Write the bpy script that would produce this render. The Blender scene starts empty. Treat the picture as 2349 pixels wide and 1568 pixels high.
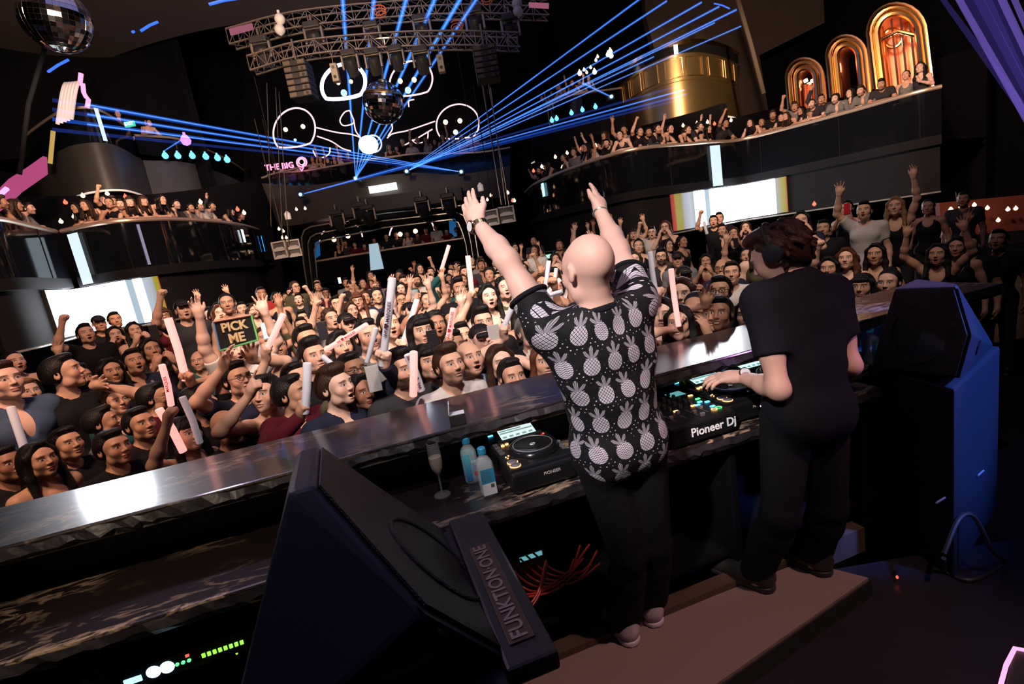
import bpy, bmesh, math, random, re
import numpy as np
from mathutils import Vector, Matrix

# ---------------------------------------------------------------- camera
SC = bpy.context.scene
COL = SC.collection
FPX = 1150.0
CAMZ = 1.78
PITCH, ROLL = math.radians(10.7), math.radians(9.5)
c_f = Vector((0, math.cos(PITCH), -math.sin(PITCH)))
c_r0 = Vector((1, 0, 0)); c_u0 = Vector((0, math.sin(PITCH), math.cos(PITCH)))
c_x = math.cos(ROLL) * c_r0 - math.sin(ROLL) * c_u0
c_y = math.sin(ROLL) * c_r0 + math.cos(ROLL) * c_u0
CAM = Vector((0, 0, CAMZ))
cd = bpy.data.cameras.new('camera'); cam = bpy.data.objects.new('camera', cd); COL.objects.link(cam)
cd.sensor_fit = 'HORIZONTAL'; cd.sensor_width = 36.0; cd.lens = 36.0 * FPX / 2349.0
cd.clip_start = 0.05; cd.clip_end = 200
M = Matrix((c_x, c_y, -c_f)).transposed().to_4x4(); M.translation = CAM
cam.matrix_world = M
SC.camera = cam

def ray(px, py):
    return c_f + (px - 1174.5) / FPX * c_x - (py - 784) / FPX * c_y
def PY(px, py, y):                    # the point seen at that pixel, y metres into the room
    d = ray(px, py); return CAM + d * (y / d.y)
def PZ(px, py, z):                    # ... at height z
    d = ray(px, py); return CAM + d * ((z - CAMZ) / d.z)
def PN(px, py, p0, n):                # ... on the plane through p0 with normal n
    d = ray(px, py); return CAM + d * ((p0 - CAM).dot(n) / d.dot(n))
def proj(p):
    v = Vector(p) - CAM; z = v.dot(c_f)
    return (1174.5 + FPX * v.dot(c_x) / z, 784 - FPX * v.dot(c_y) / z)

# ---------------------------------------------------------------- world, exposure
W = bpy.data.worlds.new('world'); SC.world = W; W.use_nodes = True
W.node_tree.nodes['Background'].inputs[0].default_value = (0.30, 0.28, 0.62, 1)
W.node_tree.nodes['Background'].inputs[1].default_value = 0.014
SC.view_settings.view_transform = 'Standard'; SC.view_settings.look = 'None'
SC.view_settings.exposure = 0.0; SC.view_settings.gamma = 1.0; SC.view_settings.use_curve_mapping = False
cy = SC.cycles
cy.max_bounces = 5; cy.diffuse_bounces = 2; cy.glossy_bounces = 3; cy.transmission_bounces = 4; cy.transparent_max_bounces = 16
cy.caustics_reflective = False; cy.caustics_refractive = False; cy.sample_clamp_indirect = 3.0
cy.use_denoising = True; cy.use_adaptive_sampling = True; cy.adaptive_threshold = 0.02
cy.use_light_tree = True

# ---------------------------------------------------------------- lamps of the room, with added fills and glints
def lamp(name, kind, loc, energy, color, aim=None, size=0.2, angle=45, blend=0.5):
    l = bpy.data.lights.new(name, kind); l.energy = energy; l.color = color
    if kind == 'SPOT':
        l.spot_size = math.radians(angle); l.spot_blend = blend; l.shadow_soft_size = size
    elif kind == 'AREA': l.size = size
    else: l.shadow_soft_size = size
    o = bpy.data.objects.new(name, l); COL.objects.link(o); o.location = loc
    if aim is not None:
        o.rotation_euler = (Vector(aim) - Vector(loc)).to_track_quat('-Z', 'Y').to_euler()
    return o
WARM = (1.0, 0.72, 0.52); PEACH = (1.0, 0.80, 0.68); WHITE = (1, 0.95, 0.93)
def bounce(px, py, z, L):               # place of an added unseen light whose glint lands on the counter at that pixel
    h = PZ(px, py, z); d = (h - CAM).normalized(); d.z = -d.z; return h + d * L
LIGHTS = [
    ('stage_key_spot', 'SPOT', (-1.5, -1.6, 4.6), 1350, (1.0, .87, .84), (0.22, 1.75, 1.55), .12, 17, .6),
    ('crowd_wash_spot', 'SPOT', (-0.6, 1.2, 5.2), 2000, PEACH, (-0.9, 7.5, 1.0), .25, 62, .8),
    ('crowd_back_spot', 'SPOT', (-2.0, 3.0, 7.5), 3800, WARM, (-3.0, 11.0, 0.9), .3, 60, .9),
    ('crowd_front_spot', 'SPOT', (0.6, 0.7, 4.9), 650, (1.0, .80, .70), (-0.7, 4.3, 1.0), .2, 46, .7),
    ('crowd_side_spot', 'SPOT', (1.5, 2.5, 6.5), 700, WARM, (2.6, 7.0, 1.1), .3, 60, .9),
    ('left_crowd_spot', 'SPOT', (-2.0, 1.2, 5.5), 1100, (1.0, .60, .40), (-3.6, 5.0, 1.0), .3, 70, .9),
    ('gallery_left_spot', 'SPOT', (-2.0, 4.0, 6.0), 2600, (1.0, .58, .38), (-8.6, 11.0, 3.6), .3, 75, .9),
    ('gallery_right_spot', 'SPOT', (2.0, 4.0, 6.0), 4200, (1.0, .66, .46), (7.5, 12.5, 4.0), .3, 75, .9),
    ('arcade_spot', 'SPOT', (4.5, 4.0, 6.0), 1200, (1.0, .60, .40), (10.2, 10.2, 4.0), .3, 55, .9),
    ('drum_spot', 'SPOT', (7.2, 7.0, 5.6), 9000, (1.0, .72, .40), (8.1, 17.6, 6.3), .1, 24, .9),
    ('soffit_spot', 'SPOT', (-2.5, 3.0, 5.4), 5200, (1.0, .66, .46), (-6.0, 9.5, 10.2), .5, 110, 1),
    ('soffit_right_spot', 'SPOT', (3.0, 5.0, 5.4), 2000, (1.0, .62, .42), (10.5, 15.0, 9.5), .5, 80, 1),
    ('truss_spot', 'SPOT', (-1.0, 5.0, 4.2), 700, (1.0, .80, .60), (-2.4, 12.0, 7.5), .2, 60, .9),
    ('purple_wash', 'SPOT', (3.4, 0.9, 2.0), 60, (0.85, 0.38, 1.0), (1.5, 1.95, 1.05), .1, 26, .8),
    ('blue_wash', 'SPOT', (3.3, 0.5, 2.9), 1500, (0.10, 0.22, 1.0), (2.12, 2.15, 1.0), .1, 26, .7),
    ('carpet_spot', 'SPOT', (1.7, 0.1, 4.2), 260, (1.0, .60, .52), (0.75, 1.70, 0.1), .05, 36, .7),
    ('desk_fill', 'SPOT', (-1.6, .55, 2.3), 60, (1.0, .78, .55), (-1.25, 1.6, .85), .03, 48, .8),  # added to brighten the marble veins at left
    ('upper_drum_spot', 'SPOT', (-5.5, 7.0, 5.0), 2600, (1.0, .76, .56), (-10.2, 16.6, 5.9), .1, 40, .9),
    ('drinks_fill', 'SPOT', (-0.3, .1, 4.4), 150, (1, .92, .88), (-.30, 1.92, .95), .05, 13, .8),  # extra light put in for the bottles and flute
    ('crowd_right_fill', 'SPOT', (1.6, 1.6, 5.0), 520, (1.0, .80, .68), (1.5, 5.2, 1.0), .2, 62, .8),  # added because the crowd right of the bald performer was too dark
    ('counter_glint_left', 'SPOT', bounce(270, 1125, 1.1, 9.0), 430, (.86, .90, 1.0), PZ(270, 1125, 1.1), .5, 8, 1),  # added light, gives the left counter its bright reflection
    ('counter_glint_right', 'SPOT', bounce(1640, 795, 1.1, 10.0), 750, (.90, .92, 1.0), PZ(1640, 795, 1.1), .50, 8, .9),  # its added counterpart for the right counter reflection
    ('house_fill', 'AREA', (0, 6, 9.6), 110, (.36, .34, .80), (0, 6.01, 0), 9),  # added dim ambient, lifts the blacks of the hall
    ('booth_fill', 'AREA', (0.3, -1.5, 5.5), 7, (.36, .34, .85), (0.3, 1.5, 0), 3),  # same added lift over the booth
    ('front_row_spot', 'SPOT', (-0.9, .3, 3.6), 330, (1.0, .82, .72), (-0.75, 3.4, 1.1), .1, 34, .6),
    ('front_row_left_spot', 'SPOT', (-2.7, .5, 3.5), 170, (1.0, .60, .42), (-2.6, 3.3, 1.0), .1, 38, .7),
    ('speaker_rim', 'SPOT', (-2.2, 2.6, 3.6), 60, (0.8, .62, .95), (-0.5, 1.1, .8), .15, 45, .8),
]
for a in LIGHTS: lamp(*a)

# ---------------------------------------------------------------- materials
def nodes_of(m):
    m.use_nodes = True; return m.node_tree.nodes, m.node_tree.links, m.node_tree.nodes['Principled BSDF']
def mat(name, col=(.5, .5, .5), rough=.5, metal=0, emit=None, strength=1.0, spec=.5, alpha=1, coat=0, trans=0, ior=1.45, noemis=False):
    m = bpy.data.materials.new(name); n, l, b = nodes_of(m)
    b.inputs['Base Color'].default_value = (*col, 1); b.inputs['Roughness'].default_value = rough
    b.inputs['Metallic'].default_value = metal; b.inputs['Specular IOR Level'].default_value = spec
    b.inputs['Alpha'].default_value = alpha; b.inputs['Coat Weight'].default_value = coat
    b.inputs['Transmission Weight'].default_value = trans; b.inputs['IOR'].default_value = ior
    if emit:
        b.inputs['Emission Color'].default_value = (*emit, 1); b.inputs['Emission Strength'].default_value = strength
        if noemis: m.cycles.emission_sampling = 'NONE'
    return m
def nd(m, typ, **kw):
    n = m.node_tree.nodes.new(typ)
    for k, v in kw.items():
        if k in ('operation', 'attribute_name', 'attribute_type', 'blend_type', 'data_type', 'noise_dimensions', 'wave_type', 'bands_direction', 'feature', 'distance'): setattr(n, k, v)
        else: n.inputs[int(k[1:]) if k[0] == 'i' and k[1:].isdigit() else k].default_value = v
    return n
def lk(m, a, b): m.node_tree.links.new(a, b)
def grain(m, scale=40, amount=.25, bump=.0):
    """slight procedural mottling of a material's own colour, with optional bump"""
    n, l, b = nodes_of(m)
    tc = nd(m, 'ShaderNodeTexCoord'); no = nd(m, 'ShaderNodeTexNoise', Scale=scale, Detail=3.0)
    lk(m, tc.outputs['Object'], no.inputs['Vector'])
    src = b.inputs['Base Color'].links[0].from_socket if b.inputs['Base Color'].links else None
    mx = nd(m, 'ShaderNodeMixRGB', blend_type='MULTIPLY'); mx.inputs[0].default_value = amount
    if src: lk(m, src, mx.inputs[1])
    else: mx.inputs[1].default_value = b.inputs['Base Color'].default_value
    lk(m, no.outputs['Fac'], mx.inputs[2]); lk(m, mx.outputs[0], b.inputs['Base Color'])
    if bump:
        bp = nd(m, 'ShaderNodeBump', Strength=bump, Distance=.01); lk(m, no.outputs['Fac'], bp.inputs['Height']); lk(m, bp.outputs[0], b.inputs['Normal'])
    return m
def objcol(name, rough=.8, mul=None, spec=.3, sss=0, gr=0, grs=60, bump=0):
    """a material whose base colour is the object's own colour"""
    m = mat(name, rough=rough, spec=spec); b = m.node_tree.nodes['Principled BSDF']
    a = nd(m, 'ShaderNodeAttribute', attribute_name='color', attribute_type='OBJECT')
    if hasattr(a, 'attribute_name'): a.attribute_name = 'color'
    out = a.outputs['Color']
    if mul:
        mx = nd(m, 'ShaderNodeMixRGB', blend_type='MULTIPLY'); mx.inputs[0].default_value = 1; mx.inputs[2].default_value = (*mul, 1)
        lk(m, out, mx.inputs[1]); out = mx.outputs[0]
    lk(m, out, b.inputs['Base Color'])
    if gr or bump: grain(m, grs, gr, bump)
    return m
MT = {}
MT['skin'] = objcol('skin', .5, spec=.35, gr=.12, grs=30)
MT['lips'] = objcol('lips', .4, (.80, .48, .46))
MT['stubble'] = objcol('stubble', .6, (.42, .36, .33))
MT['eye'] = mat('eye_white', (.42, .38, .36), .25)
MT['pupil'] = mat('pupil', (.012, .008, .006), .2)
MT['brow'] = mat('brow', (.02, .013, .01), .8)
MT['mouth'] = mat('mouth_dark', (.035, .008, .008), .5)
MT['teeth'] = mat('teeth', (.8, .78, .72), .25)
MT['shoe'] = mat('shoe_dark', (.012, .012, .014), .5)
MT['cloth'] = objcol('cloth', .85, spec=.2, gr=.3, grs=25, bump=.15)
MT['hair'] = objcol('hair', .5, spec=.35)
def strands(m):
    b = m.node_tree.nodes['Principled BSDF']; tc = nd(m, 'ShaderNodeTexCoord'); mp = nd(m, 'ShaderNodeMapping'); mp.inputs['Scale'].default_value = (1, .35, .10); lk(m, tc.outputs['Object'], mp.inputs[0]); no = nd(m, 'ShaderNodeTexNoise', Scale=260.0, Detail=3.0); lk(m, mp.outputs[0], no.inputs['Vector'])
    mx = nd(m, 'ShaderNodeMixRGB', blend_type='MULTIPLY'); mx.inputs[0].default_value = .75; lk(m, b.inputs['Base Color'].links[0].from_socket, mx.inputs[1]); lk(m, no.outputs['Fac'], mx.inputs[2]); lk(m, mx.outputs[0], b.inputs['Base Color'])
    bp = nd(m, 'ShaderNodeBump', Strength=.9, Distance=.006); lk(m, no.outputs['Fac'], bp.inputs['Height']); lk(m, bp.outputs[0], b.inputs['Normal'])
strands(MT['hair'])
# ---------------------------------------------------------------- object helpers
def link(o, parent=None):
    COL.objects.link(o)
    if parent is not None: o.parent = parent
    return o
def tag(o, label, cat=None, group=None, kind=None):
    if label: o['label'] = re.sub(r'\b(young |older |serious |bearded |round faced )?(wo)?man\b', 'person', label)
    if cat: o['category'] = cat
    if group: o['group'] = group
    if kind: o['kind'] = kind
    return o
def empty(name, loc=(0, 0, 0), rot=None, label=None, cat=None, group=None):
    o = bpy.data.objects.new(name, None); COL.objects.link(o); o.empty_display_size = .1
    o.location = loc
    if rot is not None: o.rotation_euler = rot
    return tag(o, label, cat, group)
def obj(name, me, m=None, parent=None, loc=None):
    o = bpy.data.objects.new(name, me)
    if m is not None:
        me.materials.clear()
        for x in (m if isinstance(m, (list, tuple)) else [m]): me.materials.append(x)
    link(o, parent)
    if loc is not None: o.location = loc
    return o
def struct(name, me, m, label=None):
    o = obj(name, me, m); o['kind'] = 'structure'
    if label: o['label'] = label
    return o
def copy_tree(o, parent=None):
    c = o.copy(); COL.objects.link(c); c.parent = parent
    for ch in list(o.children): copy_tree(ch, c)
    return c

class MB:
    """collects simple shapes into one mesh"""
    def __init__(s): s.v = []; s.f = []; s.mi = []; s.sm = []; s.m = 0
    def _add(s, vs, fs, smooth=False):
        b = len(s.v); s.v += [tuple(v) for v in vs]
        for f in fs: s.f.append([b + i for i in f]); s.mi.append(s.m); s.sm.append(smooth)
        return s
    def quad(s, *p): return s._add(p, [list(range(len(p)))])
    def box(s, lo, hi, T=None):
        x0, y0, z0 = lo; x1, y1, z1 = hi
        vs = [Vector(p) for p in ((x0, y0, z0), (x1, y0, z0), (x1, y1, z0), (x0, y1, z0), (x0, y0, z1), (x1, y0, z1), (x1, y1, z1), (x0, y1, z1))]
        if T is not None: vs = [T @ v for v in vs]
        return s._add(vs, [(0, 3, 2, 1), (4, 5, 6, 7), (0, 1, 5, 4), (1, 2, 6, 5), (2, 3, 7, 6), (3, 0, 4, 7)])
    def rbox(s, lo, hi, r=.01, T=None):
        """box with chamfered edges"""
        cx = [(a + b) / 2 for a, b in zip(lo, hi)]; h = [(b - a) / 2 for a, b in zip(lo, hi)]; r = min(r, *[x * .49 for x in h])
        bm = bmesh.new(); bmesh.ops.create_cube(bm, size=2)
        for v in bm.verts: v.co = Vector((v.co.x * h[0] + cx[0], v.co.y * h[1] + cx[1], v.co.z * h[2] + cx[2]))
        bmesh.ops.bevel(bm, geom=list(bm.edges), offset=r, segments=2, profile=.5, affect='EDGES')
        return s.bm(bm, T)
    def bm(s, bm, T=None, smooth=False):
        bm.verts.index_update()
        vs = [v.co.copy() if T is None else T @ v.co for v in bm.verts]; fs = [[v.index for v in f.verts] for f in bm.faces]
        bm.free(); return s._add(vs, fs, smooth)
    def tube(s, pts, r, n=8, cap=True, closed=False, flat=None):
        pts = [Vector(p) for p in pts]; rs = r if isinstance(r, (list, tuple)) else [r] * len(pts)
        N = len(pts); vs = []; up = None
        for i, p in enumerate(pts):
            a = pts[(i - 1) % N] if (closed or i > 0) else p; b = pts[(i + 1) % N] if (closed or i < N - 1) else p
            t = (b - a).normalized()
            if up is None:
                up = Vector((0, 0, 1)) if abs(t.z) < .9 else Vector((1, 0, 0))
            sx = t.cross(up).normalized(); up = sx.cross(t).normalized()
            for k in range(n):
                an = 2 * math.pi * (k + .5) / n; vs.append(p + rs[i] * (math.cos(an) * sx + math.sin(an) * up * (flat or 1)))
        fs = []
        for i in range(N if closed else N - 1):
            j = (i + 1) % N
            for k in range(n): fs.append((i * n + k, i * n + (k + 1) % n, j * n + (k + 1) % n, j * n + k))
        if cap and not closed: fs += [tuple(range(n))[::-1], tuple((N - 1) * n + k for k in range(n))]
        return s._add(vs, fs, n > 4)
    def cyl(s, a, b, r, r2=None, n=16): return s.tube([a, b], [r, r if r2 is None else r2], n)
    def lathe(s, prof, n=24, T=None, cap=True):
        """prof: (radius, z) from bottom to top"""
        vs = []
        for r, z in prof:
            for k in range(n):
                a = 2 * math.pi * k / n; v = Vector((r * math.cos(a), r * math.sin(a), z)); vs.append(T @ v if T is not None else v)
        fs = [(i * n + k, i * n + (k + 1) % n, (i + 1) * n + (k + 1) % n, (i + 1) * n + k) for i in range(len(prof) - 1) for k in range(n)]
        if cap: fs += [tuple(range(n))[::-1], tuple((len(prof) - 1) * n + k for k in range(n))]
        return s._add(vs, fs, True)
    def prism(s, poly, d):
        """poly (list of points) extruded by the vector d"""
        d = Vector(d); n = len(poly); vs = [Vector(p) for p in poly] + [Vector(p) + d for p in poly]
        fs = [tuple(range(n))[::-1], tuple(range(n, 2 * n))] + [(k, (k + 1) % n, n + (k + 1) % n, n + k) for k in range(n)]
        return s._add(vs, fs)
    def strip(s, A, B, smooth=True):
        n = len(A); return s._add(list(A) + list(B), [(i, i + 1, n + i + 1, n + i) for i in range(n - 1)], smooth)
    def wall(s, A, z0, z1, t=.06, smooth=True):
        """upright wall of thickness t along plan points A"""
        A = [Vector((p[0], p[1], 0)) for p in A]; n = len(A); nr = []
        for i in range(n):
            d = (A[min(i + 1, n - 1)] - A[max(i - 1, 0)]).normalized(); nr.append(Vector((-d.y, d.x, 0)))
        z0 = z0 if isinstance(z0, (list, tuple)) else [z0] * n; z1 = z1 if isinstance(z1, (list, tuple)) else [z1] * n
        vs = []
        for i in range(n):
            for off, zz in ((0, z0[i]), (0, z1[i]), (t, z1[i]), (t, z0[i])): vs.append(A[i] + nr[i] * off + Vector((0, 0, zz)))
        fs = [(i * 4 + k, i * 4 + (k + 1) % 4, i * 4 + 4 + (k + 1) % 4, i * 4 + 4 + k) for i in range(n - 1) for k in range(4)]
        fs += [(0, 1, 2, 3), ((n - 1) * 4 + 3, (n - 1) * 4 + 2, (n - 1) * 4 + 1, (n - 1) * 4)]
        return s._add(vs, fs, smooth)
    def mesh(s, name):
        me = bpy.data.meshes.new(name); me.from_pydata(s.v, [], s.f)
        me.polygons.foreach_set('material_index', s.mi); me.polygons.foreach_set('use_smooth', s.sm)
        bm = bmesh.new(); bm.from_mesh(me); bmesh.ops.recalc_face_normals(bm, faces=bm.faces)
        bm.to_mesh(me); bm.free()
        if any(s.sm):
            try: me.set_sharp_from_angle(angle=math.radians(40))
            except Exception: pass
        me.update(); return me
    def build(s, name, m, parent=None, loc=None): return obj(name, s.mesh(name), m, parent, loc)
def smooth_path(pts, sub=6, closed=False):
    """Catmull-Rom through the points"""
    P = [Vector(p) for p in pts]; n = len(P); out = []
    for i in range(n if closed else n - 1):
        p0 = P[(i - 1) % n] if closed or i > 0 else P[0] * 2 - P[1]; p1 = P[i]; p2 = P[(i + 1) % n]
        p3 = P[(i + 2) % n] if closed or i < n - 2 else P[-1] * 2 - P[-2]
        for k in range(sub):
            t = k / sub; out.append(.5 * ((2 * p1) + (p2 - p0) * t + (2 * p0 - 5 * p1 + 4 * p2 - p3) * t * t + (3 * p1 - p0 - 3 * p2 + p3) * t ** 3))
    if not closed: out.append(P[-1])
    return out
def text_mesh(txt, size, T, depth=.004, bold=0.0, name='lettering'):
    """lettering as a mesh; T maps text x (reading direction), y (up), z (out)"""
    c = bpy.data.curves.new('txt', 'FONT'); c.body = txt; c.size = size; c.extrude = depth; c.align_x = 'CENTER'; c.align_y = 'CENTER'; c.offset = bold
    c.resolution_u = 3
    t = bpy.data.objects.new('txt', c); COL.objects.link(t)
    dg = bpy.context.evaluated_depsgraph_get(); me = bpy.data.meshes.new_from_object(t.evaluated_get(dg)); me.name = name
    bpy.data.objects.remove(t); bpy.data.curves.remove(c); me.transform(T); return me
def frame(o, x, y):
    """4x4 with axes x, y (made square to x), z at o"""
    x = Vector(x).normalized(); y = Vector(y); y = (y - x * y.dot(x)).normalized(); z = x.cross(y)
    m = Matrix((x, y, z)).transposed().to_4x4(); m.translation = Vector(o); return m

# ---------------------------------------------------------------- continuous bodies from blended solids
class SDF:
    def __init__(s): s.p = []
    def cap(s, a, b, ra, rb=None, k=.02, op='u'): s.p.append(('c', np.array(a, float), np.array(b, float), ra, ra if rb is None else rb, k, op)); return s
    def ell(s, c, r, R=None, k=.02, op='u'): s.p.append(('e', np.array(c, float), np.array(r, float), None if R is None else np.array(R, float)[:3, :3], 0, k, op)); return s
    def cut(s, c, n, rad): s.p.append(('h', np.array(c, float), np.array(n, float) / np.linalg.norm(n), rad, 0, 0, 'h')); return s
    def grow(s, g):
        out = SDF()
        for q in s.p:
            if q[0] == 'c': out.p.append((q[0], q[1], q[2], q[3] + g, q[4] + g) + q[5:])
            elif q[0] == 'e': out.p.append((q[0], q[1], q[2] + g) + q[3:])
            else: out.p.append(q)
        return out
    def mesh(s, name, axes, paint=None, mats=(), uv=None):
        xs, ys, zs = axes
        vm = max(np.diff(xs).max(), np.diff(ys).max(), np.diff(zs).max())
        D = np.full((len(xs), len(ys), len(zs)), 1.0, np.float32)
        for q in s.p:
            t, k, op = q[0], q[5], q[6]
            if t == 'c': R = max(q[3], q[4]); lo = np.minimum(q[1], q[2]) - R; hi = np.maximum(q[1], q[2]) + R
            elif t == 'e': R = q[2].max(); lo = q[1] - (R if q[3] is not None else q[2]); hi = q[1] + (R if q[3] is not None else q[2])
            else: lo = q[1] - q[3]; hi = q[1] + q[3]
            mg = k + 2.2 * vm if op == 'u' else k + .005
            if t == 'h': mg = 0
            sl = []
            for ax, l, h in zip(axes, lo - mg, hi + mg):
                i0 = max(0, np.searchsorted(ax, l)); i1 = min(len(ax), np.searchsorted(ax, h)); sl.append(slice(i0, i1))
            if any(a.stop <= a.start for a in sl): continue
            X = xs[sl[0]][:, None, None]; Y = ys[sl[1]][None, :, None]; Z = zs[sl[2]][None, None, :]
            if t == 'c':
                a, b = q[1], q[2]; ba = b - a; L = max(ba @ ba, 1e-9)
                px, py, pz = X - a[0], Y - a[1], Z - a[2]
                h = np.clip((px * ba[0] + py * ba[1] + pz * ba[2]) / L, 0, 1)
                d = np.sqrt((px - ba[0] * h) ** 2 + (py - ba[1] * h) ** 2 + (pz - ba[2] * h) ** 2) - (q[3] + (q[4] - q[3]) * h)
            elif t == 'e':
                c, r, Rm = q[1], q[2], q[3]; px, py, pz = X - c[0], Y - c[1], Z - c[2]
                if Rm is not None:
                    px, py, pz = (Rm[0, 0] * px + Rm[1, 0] * py + Rm[2, 0] * pz, Rm[0, 1] * px + Rm[1, 1] * py + Rm[2, 1] * pz, Rm[0, 2] * px + Rm[1, 2] * py + Rm[2, 2] * pz)
                k0 = np.sqrt((px / r[0]) ** 2 + (py / r[1]) ** 2 + (pz / r[2]) ** 2); k1 = np.sqrt((px / r[0] ** 2) ** 2 + (py / r[1] ** 2) ** 2 + (pz / r[2] ** 2) ** 2)
                d = k0 * (k0 - 1) / np.maximum(k1, 1e-6)
            else:
                px, py, pz = X - q[1][0], Y - q[1][1], Z - q[1][2]
                d = px * q[2][0] + py * q[2][1] + pz * q[2][2]
                ok = px * px + py * py + pz * pz < q[3] ** 2
                w = D[sl[0], sl[1], sl[2]]; D[sl[0], sl[1], sl[2]] = np.where(ok, np.maximum(w, d), w); continue
            w = D[sl[0], sl[1], sl[2]]
            if op == 'u':
                h = np.maximum(k - np.abs(w - d), 0) / k if k > 0 else 0; D[sl[0], sl[1], sl[2]] = np.minimum(w, d) - h * h * k * .25
            else:
                d = -d; h = np.maximum(k - np.abs(w - d), 0) / k if k > 0 else 0; D[sl[0], sl[1], sl[2]] = np.maximum(w, d) + h * h * k * .25
        D[[0, -1]] = 1; D[:, [0, -1]] = 1; D[:, :, [0, -1]] = 1
        I = D < 0
        C8 = [(a, b, c) for a in (0, 1) for b in (0, 1) for c in (0, 1)]
        nx, ny, nz = D.shape
        cnt = np.zeros((nx - 1, ny - 1, nz - 1), np.int8)
        for a, b, c in C8: cnt += I[a:nx - 1 + a, b:ny - 1 + b, c:nz - 1 + c]
        act = (cnt > 0) & (cnt < 8); ci, cj, ck = np.nonzero(act)
        idx = np.full(act.shape, -1, np.int64); idx[ci, cj, ck] = np.arange(len(ci))
        val = {o: D[ci + o[0], cj + o[1], ck + o[2]] for o in C8}
        acc = np.zeros((len(ci), 3)); num = np.zeros(len(ci))
        for o in C8:
            for ax in range(3):
                if o[ax]: continue
                e = list(o); e[ax] = 1; e = tuple(e); va, vb = val[o], val[e]; ok = (va < 0) != (vb < 0)
                tt = np.where(ok, va / np.where(ok, va - vb, 1), 0)
                pt = np.array([[o[0], o[1], o[2]]] * len(ci), float); pt[:, ax] += tt
                acc += pt * ok[:, None]; num += ok
        acc /= num[:, None]
        V = np.stack([xs[ci] + acc[:, 0] * (xs[ci + 1] - xs[ci]), ys[cj] + acc[:, 1] * (ys[cj + 1] - ys[cj]), zs[ck] + acc[:, 2] * (zs[ck + 1] - zs[ck])], 1)
        F = []
        for ax in range(3):
            o1, o2 = [(1, 2), (2, 0), (0, 1)][ax]
            sa = [slice(None)] * 3; sb = [slice(None)] * 3; sa[ax] = slice(0, -1); sb[ax] = slice(1, None)
            A, B = I[tuple(sa)], I[tuple(sb)]; ch = A != B
            e = np.stack(np.nonzero(ch), 1); ins = A[tuple(e.T)]
            def cell(d1, d2):
                c = e.copy(); c[:, o1] -= d1; c[:, o2] -= d2; return idx[c[:, 0], c[:, 1], c[:, 2]]
            ok = (e[:, o1] > 0) & (e[:, o2] > 0) & (e[:, o1] < act.shape[o1]) & (e[:, o2] < act.shape[o2]); e = e[ok]; ins = ins[ok]
            q = np.stack([cell(1, 1), cell(0, 1), cell(0, 0), cell(1, 0)], 1)
            q[~ins] = q[~ins][:, ::-1]; F.append(q)
        F = np.concatenate(F); F = F[(F >= 0).all(1)]
        me = bpy.data.meshes.new(name)
        me.vertices.add(len(V)); me.vertices.foreach_set('co', V.astype(np.float32).ravel())
        me.loops.add(len(F) * 4); me.loops.foreach_set('vertex_index', F.astype(np.int32).ravel())
        me.polygons.add(len(F)); me.polygons.foreach_set('loop_start', np.arange(0, len(F) * 4, 4, dtype=np.int32))
        me.polygons.foreach_set('use_smooth', np.ones(len(F), bool))
        for m_ in mats: me.materials.append(m_)
        if paint is not None:
            me.polygons.foreach_set('material_index', paint(V[F].mean(1)).astype(np.int32))
        if uv is not None:
            u = uv(V); lay = me.uv_layers.new(name='UVMap'); lay.data.foreach_set('uv', u[F.ravel()].astype(np.float32).ravel())
        me.update(calc_edges=True); me.validate(); return me
def axis(segs):
    """segs: (lo, hi, step) pieces in order"""
    out = [segs[0][0]]
    for lo, hi, st in segs:
        n = max(1, int(round((hi - lo) / st))); out += list(lo + (hi - lo) * (np.arange(n) + 1) / n)
    return np.array(out)
# ---------------------------------------------------------------- people
V3 = Vector
def rotm(ax, deg): return Matrix.Rotation(math.radians(deg), 3, ax)

def add_hand(S, W, h, n, right, curl=.2, spread=.3, rad=.0095, point=False, k=.006, sc=1.0):
    """palm, four unequal fingers and a thumb that leaves the side of the palm; h: towards the fingertips, n: the way the palm faces"""
    h = V3(h).normalized(); n = V3(n); n = (n - h * n.dot(h)).normalized(); s = n.cross(h) * (-1 if right else 1); W = V3(W)
    for i, (o, L) in enumerate(((.031, .072), (.0105, .08), (-.0105, .074), (-.030, .058))):
        kn = W + h * (.088 - .004 * abs(i - 1)) * sc + s * o * sc
        S.cap(W + h * .012 + s * o * .55 * sc, kn, .0145 * sc, .0125 * sc, .014)
        d = (h + s * (o / .03) * spread).normalized(); c = curl * (1 + .12 * i)
        if point: c = .05 if i == 0 else 1.45
        p = kn
        for q, f in enumerate((.46, .30, .24)):
            c2 = c * (1.0 if q == 0 else .9); ax = d.cross(n).normalized(); R = Matrix.Rotation(c2, 3, ax); d = (R @ d).normalized(); n2 = (R @ n).normalized(); nn = n; n = n2
            e = p + d * L * f * sc; S.cap(p, e, rad * sc * (1 - .1 * q), rad * sc * (.92 - .1 * q), k); p = e
        n = V3(s.cross(h)) * (-1 if right else 1); n = -n if n.dot(V3(h.cross(s))) * (1 if right else -1) < 0 else n
        n = (h.cross(s)) * (-1 if right else 1)
    S.ell(W + h * .045 * sc, (.03, .03, .03), k=.02)
    tb = W + h * .02 * sc + s * .026 * sc; fold = min(1, curl)
    t1 = tb + (s * (.65 - .35 * fold) + h * .75 + n * (.15 + .5 * fold)).normalized() * .045 * sc; t2 = t1 + (s * (.25 - .5 * fold) + h * .9 + n * (.1 + .25 * fold)).normalized() * .033 * sc
    S.cap(tb, t1, .0145 * sc, .0115 * sc, .016); S.cap(t1, t2, .0115 * sc, .0085 * sc, k)

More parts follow.
